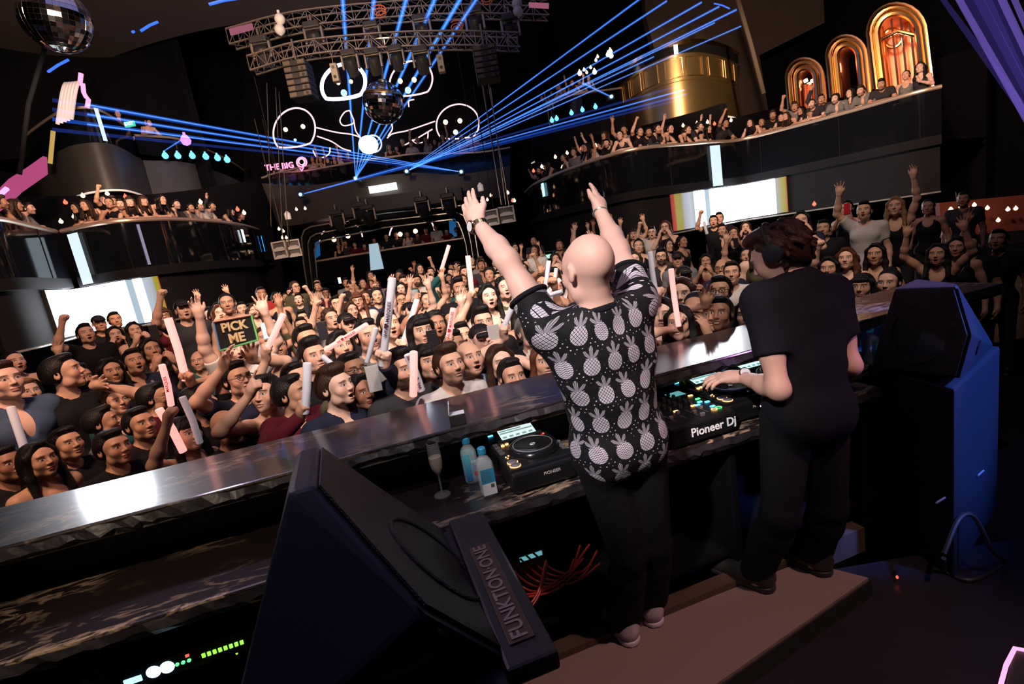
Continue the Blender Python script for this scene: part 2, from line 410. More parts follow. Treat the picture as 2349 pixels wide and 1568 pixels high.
def head_prims(S, H, mouth='closed', nose=1.0):
    R = H.to_3x3(); P = lambda x, y, z: H @ V3((x, y, z)); E = lambda c, r, k=.02, op='u': S.ell(P(*c), r, R, k, op)
    E((0, .018, .022), (.0745, .094, .087)); E((0, -.03, -.052), (.057, .062, .064), .03); E((0, -.07, -.098), (.024, .021, .020), .025)
    E((0, -.045, .02), (.062, .05, .055), .03)
    for sx in (-1, 1):
        E((sx * .036, -.062, -.030), (.030, .026, .028), .025)
        E((sx * .046, -.02, -.075), (.02, .03, .028), .02)
    S.cap(P(-.04, -.084, .024), P(.04, -.084, .024), .0095, k=.014)
    for sx in (-1, 1):
        E((sx * .031, -.100, .002), (.017, .014, .011), .008, 's')
        E((sx * .031, -.081, .001), (.0135, .0125, .0115), .004)
        E((sx * .078, .014, -.008), (.009, .020, .031), .008); E((sx * .086, .006, -.006), (.006, .011, .017), .004, 's')
    S.cap(P(0, -.090, .010), P(0, -.108 * nose, -.028), .008, .0115, .010)
    for sx in (-1, 1): E((sx * .011, -.100, -.033), (.008, .010, .007), .006)
    E((0, -.0925, -.0595), (.023, .010, .0065), .006); E((0, -.0905, -.0725 - (.012 if mouth == 'open' else 0)), (.020, .010, .0075), .006)
    if mouth == 'open': E((0, -.094, -.071), (.017, .024, .0115), .004, 's')
    elif mouth == 'smile': E((0, -.1, -.066), (.021, .012, .0045), .003, 's')

def body_groups(J):
    """groups of blended solids for one posed figure"""
    G = {k: SDF() for k in ('torso', 'neck', 'head', 'uarm', 'farm', 'leg', 'foot')}
    fem = J['fem']; R = J['Rt']; pel = J['pel']; H = J['H']; T = lambda x, y, z: pel + R @ V3((x, y, z)); t = G['torso']
    w = .92 if fem else 1.0; w *= J.get('wide', 1)
    t.ell(T(0, 0, 0), (.158 * (1.04 if fem else w), .108, .12), R, .05)
    t.ell(T(0, .0, .15), (.132 * w if not fem else .112, .092, .13), R, .06); t.ell(T(0, .0, .30), (.158 * w, .108, .16), R, .06); t.ell(T(0, .005, .40), (.150 * w, .092, .09), R, .06)
    for sx in (-1, 1):
        t.ell(T(sx * .07, .055, -.03), (.082, .07, .085), R, .05)
        if fem: t.ell(T(sx * .062, -.088, .315), (.05, .045, .05), R, .03)
        else: t.ell(T(sx * .07, -.07, .36), (.07, .04, .055), R, .05)
        t.cap(T(sx * .05, .02, .475), J['sh'][sx], .042, .052, .05)
        t.cap(T(0, .02, .50), T(sx * .10, .015, .462), .040, .036, .05)
    nb = T(0, .012, .46); G['neck'].cap(nb, H @ V3((0, .018, -.045)), .054 if not fem else .046, .05 if not fem else .043, .03)
    head_prims(G['head'], H, J.get('mouth', 'closed'))
    f = .88 if fem else 1.0; f *= J.get('arm', 1)
    for sx in (-1, 1):
        a = J['arms'][sx]; sh, el, wr = J['sh'][sx], V3(a['el']), V3(a['wr'])
        u = G['uarm']; u.cap(sh, el, .052 * f, .040 * f, .03); m = sh.lerp(el, .45); u.cap(m, m.lerp(el, .3), .046 * f, .042 * f, .03)
        q = G['farm']; q.cap(el, el.lerp(wr, .35), .041 * f, .043 * f, .03); q.cap(el.lerp(wr, .3), wr, .042 * f, .0265 * f, .02)
        add_hand(q, wr, a['hd'], a['pn'], sx < 0, a.get('curl', .2), a.get('spread', .2), J.get('frad', .0095), a.get('point', False), sc=.92 if fem else 1)
        q.cap(wr, wr + V3(a['hd']).normalized() * .025, .026 * f, .024 * f, .02)
        hip, kn, an, toe = [V3(p) for p in J['legs'][sx]]
        l = G['leg']; l.cap(hip, kn, .082, .055, .05); l.cap(kn, kn.lerp(an, .35), .054, .056, .03); l.cap(kn.lerp(an, .3), an, .055, .037, .03)
        G['foot'].cap(an, an + V3((0, 0, -.03)), .042, .042, .02); G['foot'].cap(an + V3((0, 0, -.045)), toe, .038, .03, .03)
    return G
def merged(*gs):
    s = SDF()
    for g in gs: s.p += g.p
    return s
FACE = {}
def face_material(mouth, beard, fem):
    """skin in the figure's own tone with eyes, brows, lips and beard placed by the head's own coordinates"""
    key = (mouth, beard, fem)
    if key in FACE: return FACE[key]
    m = objcol('skin', .5, spec=.35); b = m.node_tree.nodes['Principled BSDF']
    def M_(op, a, c=None, d=None):
        n = nd(m, 'ShaderNodeMath', operation=op)
        for i, x in enumerate((a, c, d)):
            if x is None: continue
            if isinstance(x, (int, float)): n.inputs[i].default_value = x
            else: lk(m, x, n.inputs[i])
        return n.outputs[0]
    def soft(v, lo, hi):                     # 1 below lo, 0 above hi
        n = nd(m, 'ShaderNodeMapRange'); n.interpolation_type = 'SMOOTHSTEP'; n.inputs[1].default_value = lo; n.inputs[2].default_value = hi; n.inputs[3].default_value = 1; n.inputs[4].default_value = 0; lk(m, v, n.inputs[0]); return n.outputs[0]
    at = nd(m, 'ShaderNodeAttribute', attribute_name='head_co'); sp = nd(m, 'ShaderNodeSeparateXYZ'); lk(m, at.outputs['Vector'], sp.inputs[0])
    x, y, z = M_('ABSOLUTE', sp.outputs[0]), sp.outputs[1], sp.outputs[2]; front = soft(y, -.066, -.058)
    sq = lambda v, c, r: M_('POWER', M_('ABSOLUTE', M_('DIVIDE', M_('SUBTRACT', v, c), r)), 2.0)
    cur = b.inputs['Base Color'].links[0].from_socket
    no = nd(m, 'ShaderNodeTexNoise', Scale=35.0, Detail=3.0); tc = nd(m, 'ShaderNodeTexCoord'); lk(m, tc.outputs['Object'], no.inputs['Vector'])
    def mix(fac, col, amt=1.0, mul=False):
        nonlocal cur
        f = M_('MULTIPLY', fac, amt); mx = nd(m, 'ShaderNodeMixRGB', blend_type='MULTIPLY' if mul else 'MIX'); lk(m, f, mx.inputs[0]); lk(m, cur, mx.inputs[1]); mx.inputs[2].default_value = (*col, 1); cur = mx.outputs[0]
    mix(no.outputs['Fac'], (.72, .66, .64), .35, True)
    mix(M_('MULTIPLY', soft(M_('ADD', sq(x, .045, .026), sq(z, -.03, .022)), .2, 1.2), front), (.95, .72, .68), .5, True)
    if beard:
        reg = M_('MULTIPLY', soft(z, -.050, -.040), M_('MULTIPLY', soft(y, -.002, .012), soft(M_('MULTIPLY', z, -1.0), .118, .13)))
        side = M_('MULTIPLY', soft(M_('MULTIPLY', x, -1.0), -.060, -.052), M_('MULTIPLY', soft(z, -.004, .004), M_('MULTIPLY', soft(M_('ABSOLUTE', M_('ADD', y, .015)), .016, .022), soft(M_('MULTIPLY', z, -1.0), .1, .115))))
        mix(M_('MAXIMUM', reg, side), (.03, .02, .015), .9 if beard > 1 else .5)
    lx, lz, lh = (.0255, -.0665, .0125) if mouth != 'open' else (.0245, -.0715, .0195)
    mix(M_('MULTIPLY', soft(M_('ADD', sq(x, 0, lx), sq(z, lz, lh)), .75, 1.1), front), (.70, .30, .30) if fem else (.78, .50, .48), .85, True)
    if mouth == 'open':
        mix(M_('MULTIPLY', soft(M_('ADD', sq(x, 0, .0175), sq(z, -.0715, .0118)), .85, 1.05), soft(y, -.055, -.05)), (.02, .006, .006)); mix(M_('MULTIPLY', M_('MULTIPLY', soft(x, .012, .015), soft(M_('ABSOLUTE', M_('ADD', z, .0635)), .0022, .0032)), soft(y, -.055, -.05)), (.62, .58, .52))
    elif mouth == 'smile': mix(M_('MULTIPLY', soft(M_('ADD', sq(x, 0, .0195), sq(z, -.0660, .0042)), .8, 1.1), front), (.68, .64, .58))
    else: mix(M_('MULTIPLY', soft(M_('ADD', sq(x, 0, .022), sq(z, -.0660, .0014)), .6, 1.2), front), (.10, .03, .03), .8)
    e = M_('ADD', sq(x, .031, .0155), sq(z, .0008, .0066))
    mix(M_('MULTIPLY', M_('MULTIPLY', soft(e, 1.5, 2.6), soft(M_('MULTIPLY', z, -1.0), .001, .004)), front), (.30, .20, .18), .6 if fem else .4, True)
    mix(M_('MULTIPLY', soft(e, .9, 1.1), front), (.50, .46, .44)); ins = M_('MULTIPLY', soft(e, .9, 1.05), front)
    mix(M_('MULTIPLY', soft(M_('ADD', sq(x, .031, .0062), sq(z, .0012, .0062)), .8, 1.1), ins), (.035, .018, .010)); mix(M_('MULTIPLY', M_('MULTIPLY', soft(M_('SUBTRACT', 1.35, e), .25, .45), soft(e, 1.2, 1.4)), M_('MULTIPLY', front, soft(M_('MULTIPLY', z, -1.0), -.002, .001))), (.02, .012, .010), .9)
    br = M_('SUBTRACT', z, M_('SUBTRACT', .0235, M_('MULTIPLY', sq(x, .032, .03), .006))); th = .0021 if fem else .0030
    mix(M_('MULTIPLY', M_('MULTIPLY', soft(M_('ABSOLUTE', br), th, th + .0022), soft(M_('ABSOLUTE', M_('SUBTRACT', x, .033)), .016, .023)), soft(y, -.05, -.045)), (.018, .012, .010), .82)
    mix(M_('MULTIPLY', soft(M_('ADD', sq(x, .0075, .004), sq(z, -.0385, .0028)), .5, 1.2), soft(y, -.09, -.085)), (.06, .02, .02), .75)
    lk(m, cur, b.inputs['Base Color']); FACE[key] = m; return m
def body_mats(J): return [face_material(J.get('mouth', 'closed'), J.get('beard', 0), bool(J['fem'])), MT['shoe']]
def paint_body(J):
    zs = J.get('shoe_z', -9)
    return lambda c: (c[:, 2] < zs).astype(int)
def add_head_co(me, J):
    Hi = np.array(J['H'].inverted()); n = len(me.vertices); V = np.empty(n * 3, np.float32); me.vertices.foreach_get('co', V); V = V.reshape(-1, 3); q = V @ Hi[:3, :3].T + Hi[:3, 3]
    far = (np.abs(q) > (.11, .14, .135)).any(1); q[far] = (9, 9, 9); a = me.attributes.new('head_co', 'FLOAT_VECTOR', 'POINT'); a.data.foreach_set('vector', q.astype(np.float32).ravel()); return me

# ---- poses of the crowd: local coordinates, feet at the origin, facing -Y, 1.74 m tall
def arm_pose(kind, sx):
    X = lambda x, y, z: V3((sx * x, y, z))
    return {
        'down': dict(el=X(.235, .03, 1.13), wr=X(.25, -.06, .89), hd=X(-.05, -.25, -1), pn=X(-1, 0, 0), curl=.35),
        'up': dict(el=X(.29, -.07, 1.63), wr=X(.24, -.16, 1.88), hd=X(-.05, -.12, 1), pn=X(0, -1, 0), curl=.12, spread=.38, up=1),
        'high': dict(el=X(.22, -.06, 1.69), wr=X(.20, -.15, 1.95), hd=X(.1, -.15, 1), pn=X(-.4, -1, 0), curl=.2, spread=.3, up=1),
        'fist': dict(el=X(.30, -.14, 1.55), wr=X(.22, -.25, 1.79), hd=X(-.25, -.25, 1), pn=X(-.7, -.7, 0), curl=1.35, spread=0, up=1),
        'phone': dict(el=X(.21, -.20, 1.29), wr=X(.075, -.34, 1.49), hd=X(-.35, -.1, 1), pn=X(-.6, .8, 0), curl=.65, spread=.05),
        'point': dict(el=X(.24, -.20, 1.37), wr=X(.20, -.42, 1.52), hd=X(-.1, -1, .45), pn=X(-.3, -.3, -1), curl=1.3, point=True),
        'cup': dict(el=X(.21, -.17, 1.30), wr=X(.095, -.17, 1.475), hd=X(-.25, -.05, 1), pn=X(-1, .5, 0), curl=.35, spread=.05),
        'clap': dict(el=X(.235, -.06, 1.20), wr=X(.06, -.28, 1.30), hd=X(-.2, -.25, 1), pn=X(-1, .1, 0), curl=.2, spread=.08),
        'rail': dict(el=X(.27, -.13, 1.08), wr=X(.06, -.27, 1.095), hd=X(-1, -.25, -.05), pn=X(0, .1, -1), curl=.3, spread=.05),
        'cheer': dict(el=X(.32, -.16, 1.36), wr=X(.30, -.22, 1.62), hd=X(.1, -.2, 1), pn=X(-.2, -1, 0), curl=.15, spread=.35),
    }[kind]
def pose(fem, right, left, mouth='closed', beard=0, tilt=6, yaw=0, lean=0):
    J = dict(fem=fem, mouth=mouth, beard=beard, shoe_z=.09)
    R = rotm('X', lean); J['Rt'] = R; J['pel'] = V3((0, .25 if lean else 0, .95)); J['arms'] = {-1: arm_pose(right, -1), 1: arm_pose(left, 1)}
    J['sh'] = {}
    for sx in (-1, 1):
        up = .045 if J['arms'][sx].get('up') else 0
        J['sh'][sx] = J['pel'] + R @ V3((sx * ((.158 if fem else .178) - up * .4), .012, .455 + up))
    hc = J['pel'] + R @ V3((0, -.02, .675)); 
    if lean: hc = J['pel'] + R @ V3((0, -.03, .62)) + V3((0, -.01, .035))
    J['H'] = Matrix.Translation(hc) @ (rotm('Z', yaw) @ rotm('X', -tilt)).to_4x4()
    w = .085
    J['legs'] = {sx: ((sx * w, .25 if lean else 0, .90), (sx * .095, .06 if lean else -.01, .49), (sx * .10, .02, .085), (sx * .115, -.15, .035)) for sx in (-1, 1)}
    return J
def body_axes(J, fine=.0042, mid=.008):
    pts = [J['arms'][s][k] for s in (-1, 1) for k in ('el', 'wr')] + [J['arms'][s]['wr'] + V3(J['arms'][s]['hd']).normalized() * .2 for s in (-1, 1)]
    x0 = min(-.27, min(p.x for p in pts) - .07); x1 = max(.27, max(p.x for p in pts) + .07)
    y0 = min(-.22, min(p.y for p in pts) - .08); y1 = .42 if J['Rt'] != Matrix.Identity(3) else .2
    z1 = max(J['H'].translation.z + .13, max(p.z for p in pts) + .07); hz = J['H'].translation.z; hy = J['H'].translation.y
    ax = axis([(x0, -.1, mid), (-.1, .1, fine), (.1, x1, mid)])
    ay = axis([(y0, hy - .13, mid), (hy - .13, hy - .04, fine), (hy - .04, y1, .008)])
    az = axis([(-.02, .8, .03), (.8, hz - .14, .012), (hz - .14, hz + .12, fine)] + ([(hz + .12, z1, mid)] if z1 > hz + .125 else []))
    return ax, ay, az
MESH = {}
POSES = {
    'm_stand': lambda: pose(0, 'down', 'down', 'closed'), 'm_shout': lambda: pose(0, 'down', 'clap', 'open', tilt=14),
    'm_beard': lambda: pose(0, 'down', 'down', 'closed', 2, tilt=8), 'm_stub': lambda: pose(0, 'clap', 'down', 'smile', 1, tilt=12),
    'm_one': lambda: pose(0, 'up', 'down', 'open', tilt=12), 'm_two': lambda: pose(0, 'up', 'high', 'open', 1, tilt=10),
    'm_fist': lambda: pose(0, 'fist', 'down', 'open', tilt=10), 'm_phone': lambda: pose(0, 'phone', 'down', 'closed', tilt=8),
    'm_point': lambda: pose(0, 'point', 'down', 'smile', yaw=-20), 'm_rail': lambda: pose(0, 'rail', 'rail', 'closed', 1, tilt=0, lean=36),
    'm_railup': lambda: pose(0, 'fist', 'rail', 'open', tilt=0, lean=24), 'm_smile': lambda: pose(0, 'down', 'down', 'smile', tilt=8),
    'f_smile': lambda: pose(1, 'down', 'clap', 'smile', tilt=8), 'f_stand': lambda: pose(1, 'down', 'down', 'closed', tilt=5),
    'f_one': lambda: pose(1, 'down', 'high', 'smile', tilt=10), 'f_two': lambda: pose(1, 'up', 'up', 'open', tilt=10),
    'f_phone': lambda: pose(1, 'phone', 'phone', 'closed', tilt=6), 'f_cup': lambda: pose(1, 'cup', 'cup', 'open', tilt=8),
    'f_rail': lambda: pose(1, 'rail', 'rail', 'smile', tilt=0, lean=36), 'f_cheer': lambda: pose(1, 'cheer', 'clap', 'open', tilt=8),
    'f_fist': lambda: pose(1, 'fist', 'down', 'smile', tilt=8),
}
PJ = {}
def get_pose(p):
    if p not in PJ:
        J = POSES[p](); PJ[p] = J; J['G'] = body_groups(J)
    return PJ[p]
def body_mesh(p):
    k = ('b', p)
    if k not in MESH:
        J = get_pose(p); G = J['G']
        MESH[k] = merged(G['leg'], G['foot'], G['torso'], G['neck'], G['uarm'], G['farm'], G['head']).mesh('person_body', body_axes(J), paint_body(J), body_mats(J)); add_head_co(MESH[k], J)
    return MESH[k]
def top_mesh(p, style):
    """tee, long (long sleeves), tank, dress: cloth that follows the body, cut at neckline, cuffs and hem"""
    k = ('t', p, style)
    if k in MESH: return MESH[k]
    J = get_pose(p); fem = J['fem']; R = J['Rt']; pel = J['pel']; T = lambda x, y, z: pel + R @ V3((x, y, z)); G = J['G']
    S = SDF(); fr = {'tee': .55, 'long': 1.0}.get(style)
    if fr:
        for sx in (-1, 1):
            a = J['arms'][sx]; sh, el, wr = J['sh'][sx], V3(a['el']), V3(a['wr']); b = .9 if fem else 1
            if style == 'tee':
                e = sh.lerp(el, .66); S.cap(sh, e, .066 * b, .062 * b, .04); S.cut(sh.lerp(el, .60), el - sh, .10)
            else: S.cap(sh, el, .066 * b, .056 * b, .04); S.cap(el, wr, .056 * b, .040 * b, .02); S.cut(wr, wr - el, .07)
    tor = G['torso'].grow(.011); S.p += [q for q in tor.p if not (style in ('tank', 'dress') and q[0] == 'c')]
    if style != 'dress': S.ell(T(0, .01, .0), (.165, .122, .13), R, .06)
    if style in ('tank', 'dress'):
        for sx in (-1, 1): S.cap(T(sx * .075, .03, .30), T(sx * .085, .018, .505), .028, .013, .02); S.cap(T(sx * .085, .018, .505), T(sx * .07, -.075, .38), .012, .02, .02)
    if style == 'dress':
        for sx in (-1, 1):
            hip, kn = V3(J['legs'][sx][0]), V3(J['legs'][sx][1]); S.cap(hip, hip.lerp(kn, .62), .10, .092, .08)
    if style == 'tank' or fem: S.ell(T(0, -.10, .47), (.075, .10, .10), R, .01, 's')
    elif style == 'long': S.ell(T(0, -.11, .44), (.035, .07, .13), R, .01, 's')
    S.cap(T(0, .012, .46), J['H'] @ V3((0, .0, -.02)), .064, .066, .008, 's')
    if style != 'dress': S.cut(T(0, 0, -.07), R @ V3((0, 0, -1)), .30)
    ax, ay, az = body_axes(J, .010, .010); ax = axis([(ax[0], ax[-1], .0105)]); ay = axis([(ay[0], ay[-1], .0105)]); az = axis([(.5 if style == 'dress' else .78, az[-1], .0115)])
    MESH[k] = S.mesh('garment', (ax, ay, az), None, [MT['cloth']]); return MESH[k]
def trouser_mesh(p):
    lean = get_pose(p)['Rt'] != Matrix.Identity(3); k = ('tr', lean, get_pose(p)['fem'])
    if k not in MESH:
        J = get_pose(p); S = merged(G_ := J['G']['leg'].grow(.014), SDF()); R = J['Rt']; T = lambda x, y, z: J['pel'] + R @ V3((x, y, z))
        for q in J['G']['torso'].p[:1]: S.p.append((q[0], q[1], q[2] + .008) + q[3:])
        for sx in (-1, 1): S.ell(T(sx * .07, .055, -.03), (.088, .076, .09), R, .05)
        S.cut(T(0, 0, .045), R @ V3((0, 0, 1)), .3)
        MESH[k] = S.mesh('trousers', (axis([(-.26, .26, .016)]), axis([(-.16, .42 if lean else .18, .016)]), axis([(.05, 1.05, .022)])), None, [MT['cloth']])
    return MESH[k]
def hair_mesh(style):
    k = ('h', style)
    if k in MESH: return MESH[k]
    S = SDF(); fine = .006; E = S.ell
    if style == 'cap':
        E((0, .018, .045), (.085, .102, .078)); S.cut((0, 0, .028), (0, .12, -1), .2); S.cap((-.045, -.115, .036), (.045, -.115, .036), .022, k=.02); S.cap((-.03, -.14, .030), (.03, -.14, .030), .016, k=.03)
        E((0, -.13, .008), (.08, .06, .018), None, .006, 's')
    else:
        E((0, .024, .032), (.083, .100, .090)); E((0, .05, -.01), (.079, .072, .075), None, .04)
        if style == 'short': E((0, -.045, .098), (.055, .045, .026), None, .03)
        if style == 'quiff': E((0, -.055, .105), (.055, .04, .036), None, .03); E((0, .0, .11), (.065, .07, .03), None, .03)
        if style == 'curly':
            rr = random.Random(5)
            for i in range(46):
                a = rr.uniform(0, 6.28); z = rr.uniform(-.02, .12); r = math.sqrt(max(0, 1 - ((z - .03) / .1) ** 2)); x, y = math.cos(a) * r * .08, .03 + math.sin(a) * r * .092
                if y > -.05 or z > .07: E((x, y, z), (.024, .024, .022), None, .012)
        S.cut((0, -.078, .058), (0, -.80, -.60), .3)                      # open over the face
        for sx in (-1, 1): S.ell((sx * .075, -.075, -.03), (.05, .066, .085), None, .01, 's')
        S.cut((0, 0, -.072), (0, .3, -1), .3)
        if style in ('long', 'wavy', 'fringe'):
            for sx in (-1, 1):
                S.cap((sx * .02, -.055, .10), (sx * .072, -.035, .03), .022, .02, .02); S.cap((sx * .074, -.025, .04), (sx * .088, -.01, -.10), .022, .026, .03); S.cap((sx * .088, -.01, -.10), (sx * .10, -.045, -.25), .026, .022, .03)
            E((0, .065, -.08), (.092, .05, .13), None, .04); E((0, .085, -.18), (.10, .04, .12), None, .04)
            if style == 'wavy':
                rr = random.Random(2)
                for i in range(30):
                    sx = rr.choice((-1, 1)); z = rr.uniform(-.26, .02); E((sx * rr.uniform(.085, .115), rr.uniform(-.04, .07), z), (.022, .022, .035), None, .02)
            if style == 'fringe': E((0, -.082, .055), (.062, .022, .028), None, .02)
        if style == 'bun': E((0, .085, .10), (.038, .038, .036), None, .015)
        if style == 'tail': S.cap((0, .10, .05), (0, .15, -.02), .028, .032, .02); S.cap((0, .15, -.02), (0, .14, -.18), .032, .014, .02)
    MESH[k] = S.mesh('hair', (axis([(-.16, .16, fine)]), axis([(-.19, .22, fine)]), axis([(-.32, .17, fine)])), None, [MT['hair']]); return MESH[k]
def glasses_mesh():
    if 'gl' not in MESH:
        m = MB()
        for sx in (-1, 1):
            m.tube([(sx * (.031 + .021 * math.cos(a)), -.108, .0 + .016 * math.sin(a)) for a in np.linspace(0, 6.283, 15)[:-1]], .0022, 5, closed=True)
            m.tube([(sx * .052, -.106, .004), (sx * .083, -.06, .006), (sx * .083, .01, .004)], .0022, 5)
        m.tube([(-.011, -.109, .004), (.011, -.109, .004)], .0022, 5)
        MESH['gl'] = m.mesh('glasses'); MESH['gl'].materials.append(MT['pupil'])
    return MESH['gl']
SKIN = {'pale': (.80, .52, .42), 'fair': (.70, .42, .31), 'tan': (.52, .29, .19), 'brown': (.33, .16, .10), 'dark': (.16, .075, .045)}
HAIR = {'black': (.006, .005, .006), 'dark': (.016, .010, .008), 'brown': (.055, .025, .013), 'auburn': (.12, .035, .015), 'blond': (.38, .22, .09), 'grey': (.3, .29, .28)}
CLOTH = {'black': (.010, .010, .013), 'charcoal': (.035, .035, .042), 'white': (.62, .60, .60), 'cream': (.55, .45, .36), 'grey': (.20, .20, .21), 'navy': (.018, .022, .05), 'red': (.30, .022, .025),
         'light blue': (.30, .42, .56), 'burgundy': (.10, .008, .018), 'orange': (.55, .16, .06), 'denim blue': (.07, .11, .2), 'gold': (.45, .26, .09), 'olive': (.09, .085, .045), 'pink': (.5, .2, .22), 'teal': (.02, .09, .10), 'yellow': (.5, .4, .12)}
PEOPLE = []
def person(loc, face, p, top='tee', cloth='black', hair='short', hcol='black', skin='fair', height=1.72, label='', group=None, mirror=False, legs='charcoal', glasses=False):
    """one person standing at loc (feet) and facing the compass angle `face` (0 = towards the stage)"""
    J = get_pose(p); o = bpy.data.objects.new('person', body_mesh(p)); COL.objects.link(o)
    s = height / 1.74; o.location = loc; o.rotation_euler = (0, 0, face); o.scale = (-s if mirror else s, s, s); o.color = (*SKIN[skin], 1)
    tag(o, label, 'person', group)
    def child(name, me, col, mtx=None):
        c = bpy.data.objects.new(name, me); COL.objects.link(c); c.parent = o; c.color = (*col, 1)
        if mtx is not None: c.matrix_local = mtx
        return c
    nm = {'tee': 't_shirt', 'long': 'long_sleeved_shirt', 'tank': 'sleeveless_top', 'dress': 'dress'}[top]
    child(nm, top_mesh(p, top), CLOTH[cloth])
    if top != 'dress': child('trousers', trouser_mesh(p), CLOTH[legs])
    if hair != 'bald': child('cap' if hair == 'cap' else 'hair', hair_mesh(hair), CLOTH['black'] if hair == 'cap' else HAIR[hcol], J['H'])
    if glasses: child('glasses', glasses_mesh(), (0, 0, 0), J['H'])
    PEOPLE.append(o); return o
# ---------------------------------------------------------------- the room
M_dark = grain(mat('black_paint', (.005, .005, .007), .9, spec=.08), 6, .3)
M_fascia = grain(mat('dark_panel', (.012, .012, .015), .8, spec=.12), 3, .3); M_greyp = grain(mat('grey_panel', (.075, .072, .078), .6, spec=.2), 3, .3); M_litdrum = grain(mat('lit_drum_panel', (.050, .042, .040), .5), 3, .3)  # last panel: fascia lightened, the drum's brown light put into its colour
M_brown = grain(mat('brown_plaster', (.085, .060, .048), .85), 2, .3)
M_blackgloss = mat('black_gloss', (.008, .008, .010), .18)
M_floor = grain(mat('dance_floor', (.015, .013, .014), .35), 5, .4)
M_steel = mat('brushed_steel', (.50, .45, .40), .3, 1)
M_rail = mat('pale_rail', (.55, .42, .33), .35, .5)
M_trim = mat('bright_trim', (.8, .75, .68), .25, .8); M_trimglow = mat('glowing_trim', (.7, .65, .6), .4, emit=(.85, .70, .56), strength=.55, noemis=True)  # underside trim is no lamp, glow added to make it look bright
M_gold = mat('polished_gold', (.95, .56, .22), .22, 1)
M_copper = grain(mat('copper_mesh', (.80, .32, .18), .35, 1), 60, .6)
M_brass = grain(mat('satin_brass', (.62, .42, .20), .36, .95), 1.5, .3)
M_glass = mat('dark_glass', (.006, .007, .010), .06, alpha=.78)
M_alu = mat('truss_metal', (.32, .27, .22), .4, .9)
M_fixture = mat('fixture_black', (.03, .028, .028), .4)
M_lens = mat('lens', (.35, .33, .30), .1, .6)
def glow(name, c, s, noemis=True): return mat(name, (0, 0, 0), .5, emit=c, strength=s, noemis=noemis)
G_white = glow('white_lamp', (.85, .93, 1.0), 4); G_warm = glow('warm_bulb', (1, .55, .28), 5); G_red = glow('red_bulb', (1, .10, .05), 3)
G_blue = glow('blue_lamp', (.05, .3, 1), 6); G_pink = glow('pink_neon', (1, .25, .45), 2.2); G_pinkw = glow('pale_pink_neon', (1, .62, .66), 1.5); G_wneon = glow('white_neon', (1, .86, 1), 3.2)
G_purple = glow('violet_lamp', (.45, .2, 1), 2); G_green = glow('green_lamp', (.1, .8, .4), 1.6); G_teal = glow('teal_lamp', (.35, .8, .9), 2); G_magenta = glow('magenta_panel', (.8, .12, .35), .55)
G_bluewall = glow('blue_panel', (.02, .22, .6), .35)

TIERS = [(-60, 6.0, -.35), (6.0, 8.5, -.32), (8.5, 11.0, -.24), (11.0, 14.5, -.08), (14.5, 30, .10)]
SIDE_L = [(-4.4, 4.6), (-3.2, 6.0), (-3.5, 9.5), (-5.2, 16.5), (-14, 16.5), (-14, 4.6)]
SIDE_R = [(3.5, 5.0), (2.9, 9.0), (2.2, 14.4), (13, 14.4), (13, 5.0)]
def inside(x, y, P):
    c = False
    for i in range(len(P)):
        (x0, y0), (x1, y1) = P[i - 1], P[i]
        if (y0 > y) != (y1 > y) and x < (x1 - x0) * (y - y0) / (y1 - y0) + x0: c = not c
    return c
def floor_z(x, y):
    for a, b, z in TIERS:
        if a <= y < b: break
    if inside(x, y, SIDE_L) : z = max(z, -.02)
    if inside(x, y, SIDE_R): z = max(z, -.02)
    return z
struct('floor', MB().box((-16, 2.2, -.6), (16, 6.0, -.35)).mesh('floor'), M_floor, 'dark dance floor under the crowd')
for i, (a, b, z) in enumerate(TIERS[1:]):
    struct('floor_tier', MB().box((-16, a, -.7), (16, b, z)).mesh('floor_tier'), M_floor, 'dark raised step of the crowd floor')
for nm, P in (('floor_platform_left', SIDE_L), ('floor_platform_right', SIDE_R)):
    struct(nm, MB().prism([(x, y, -.6) for x, y in P], (0, 0, .58)).mesh(nm), M_floor, 'dark raised side platform')
struct('wall_left', MB().box((-16.2, -4, -.6), (-16, 30, 13)).mesh('wall_left'), M_dark, 'black side wall of the club')
struct('wall_right', MB().box((16, -4, -.6), (16.2, 30, 13)).mesh('wall_right'), M_dark, 'black side wall of the club')
struct('wall_far', MB().box((-16, 26, -.6), (16, 26.2, 13)).mesh('wall_far'), M_dark, 'black end wall of the club')
struct('wall_rear', MB().box((-16, -4.2, -.6), (16, -4, 13)).mesh('wall_rear'), M_dark, 'black wall behind the stage')
struct('ceiling', MB().box((-16, -4, 13), (16, 30, 13.2)).mesh('ceiling'), M_dark, 'black ceiling void')
# the lit brown ceiling ring with its curved inner edge
edge = [PZ(x, y, 10.2) for x, y in ((60, 290), (150, 196), (250, 135), (400, 85), (560, 52), (850, 2), (1000, -30), (1200, -60))]
edge = smooth_path(edge, 5)
cl = MB(); out = [V3((-15.9, edge[0].y, 10.2))] + [V3(p) for p in edge]
cl.prism([V3((-15.9, -3.9, 10.2)), V3((edge[-1].x + 2, -3.9, 10.2))] + [V3((p.x, p.y, 10.2)) for p in reversed(edge)] + [V3((-15.9, edge[0].y + .5, 10.2))], (0, 0, .6))
struct('ceiling_ring', cl.mesh('ceiling_ring'), M_brown, 'brown lit ceiling with a curved edge')
cr = [PY(1475, -60, 24), PY(1482, 40, 24), PY(1500, 110, 24), PY(1700, 330, 24), PY(1770, 300, 24), PY(1742, 127, 24), PY(1985, 5, 24), PY(2060, -60, 24)]
struct('wall_right_return', MB().prism(cr, (0, .5, 0)).mesh('wall_right_return'), M_brown, 'brown return wall behind the brass drum')
bm_ = MB(); bm_.tube([PY(1690, -10, 17.5), PY(1722, 100, 17.5), PY(1752, 215, 17.5)], .07, 8)
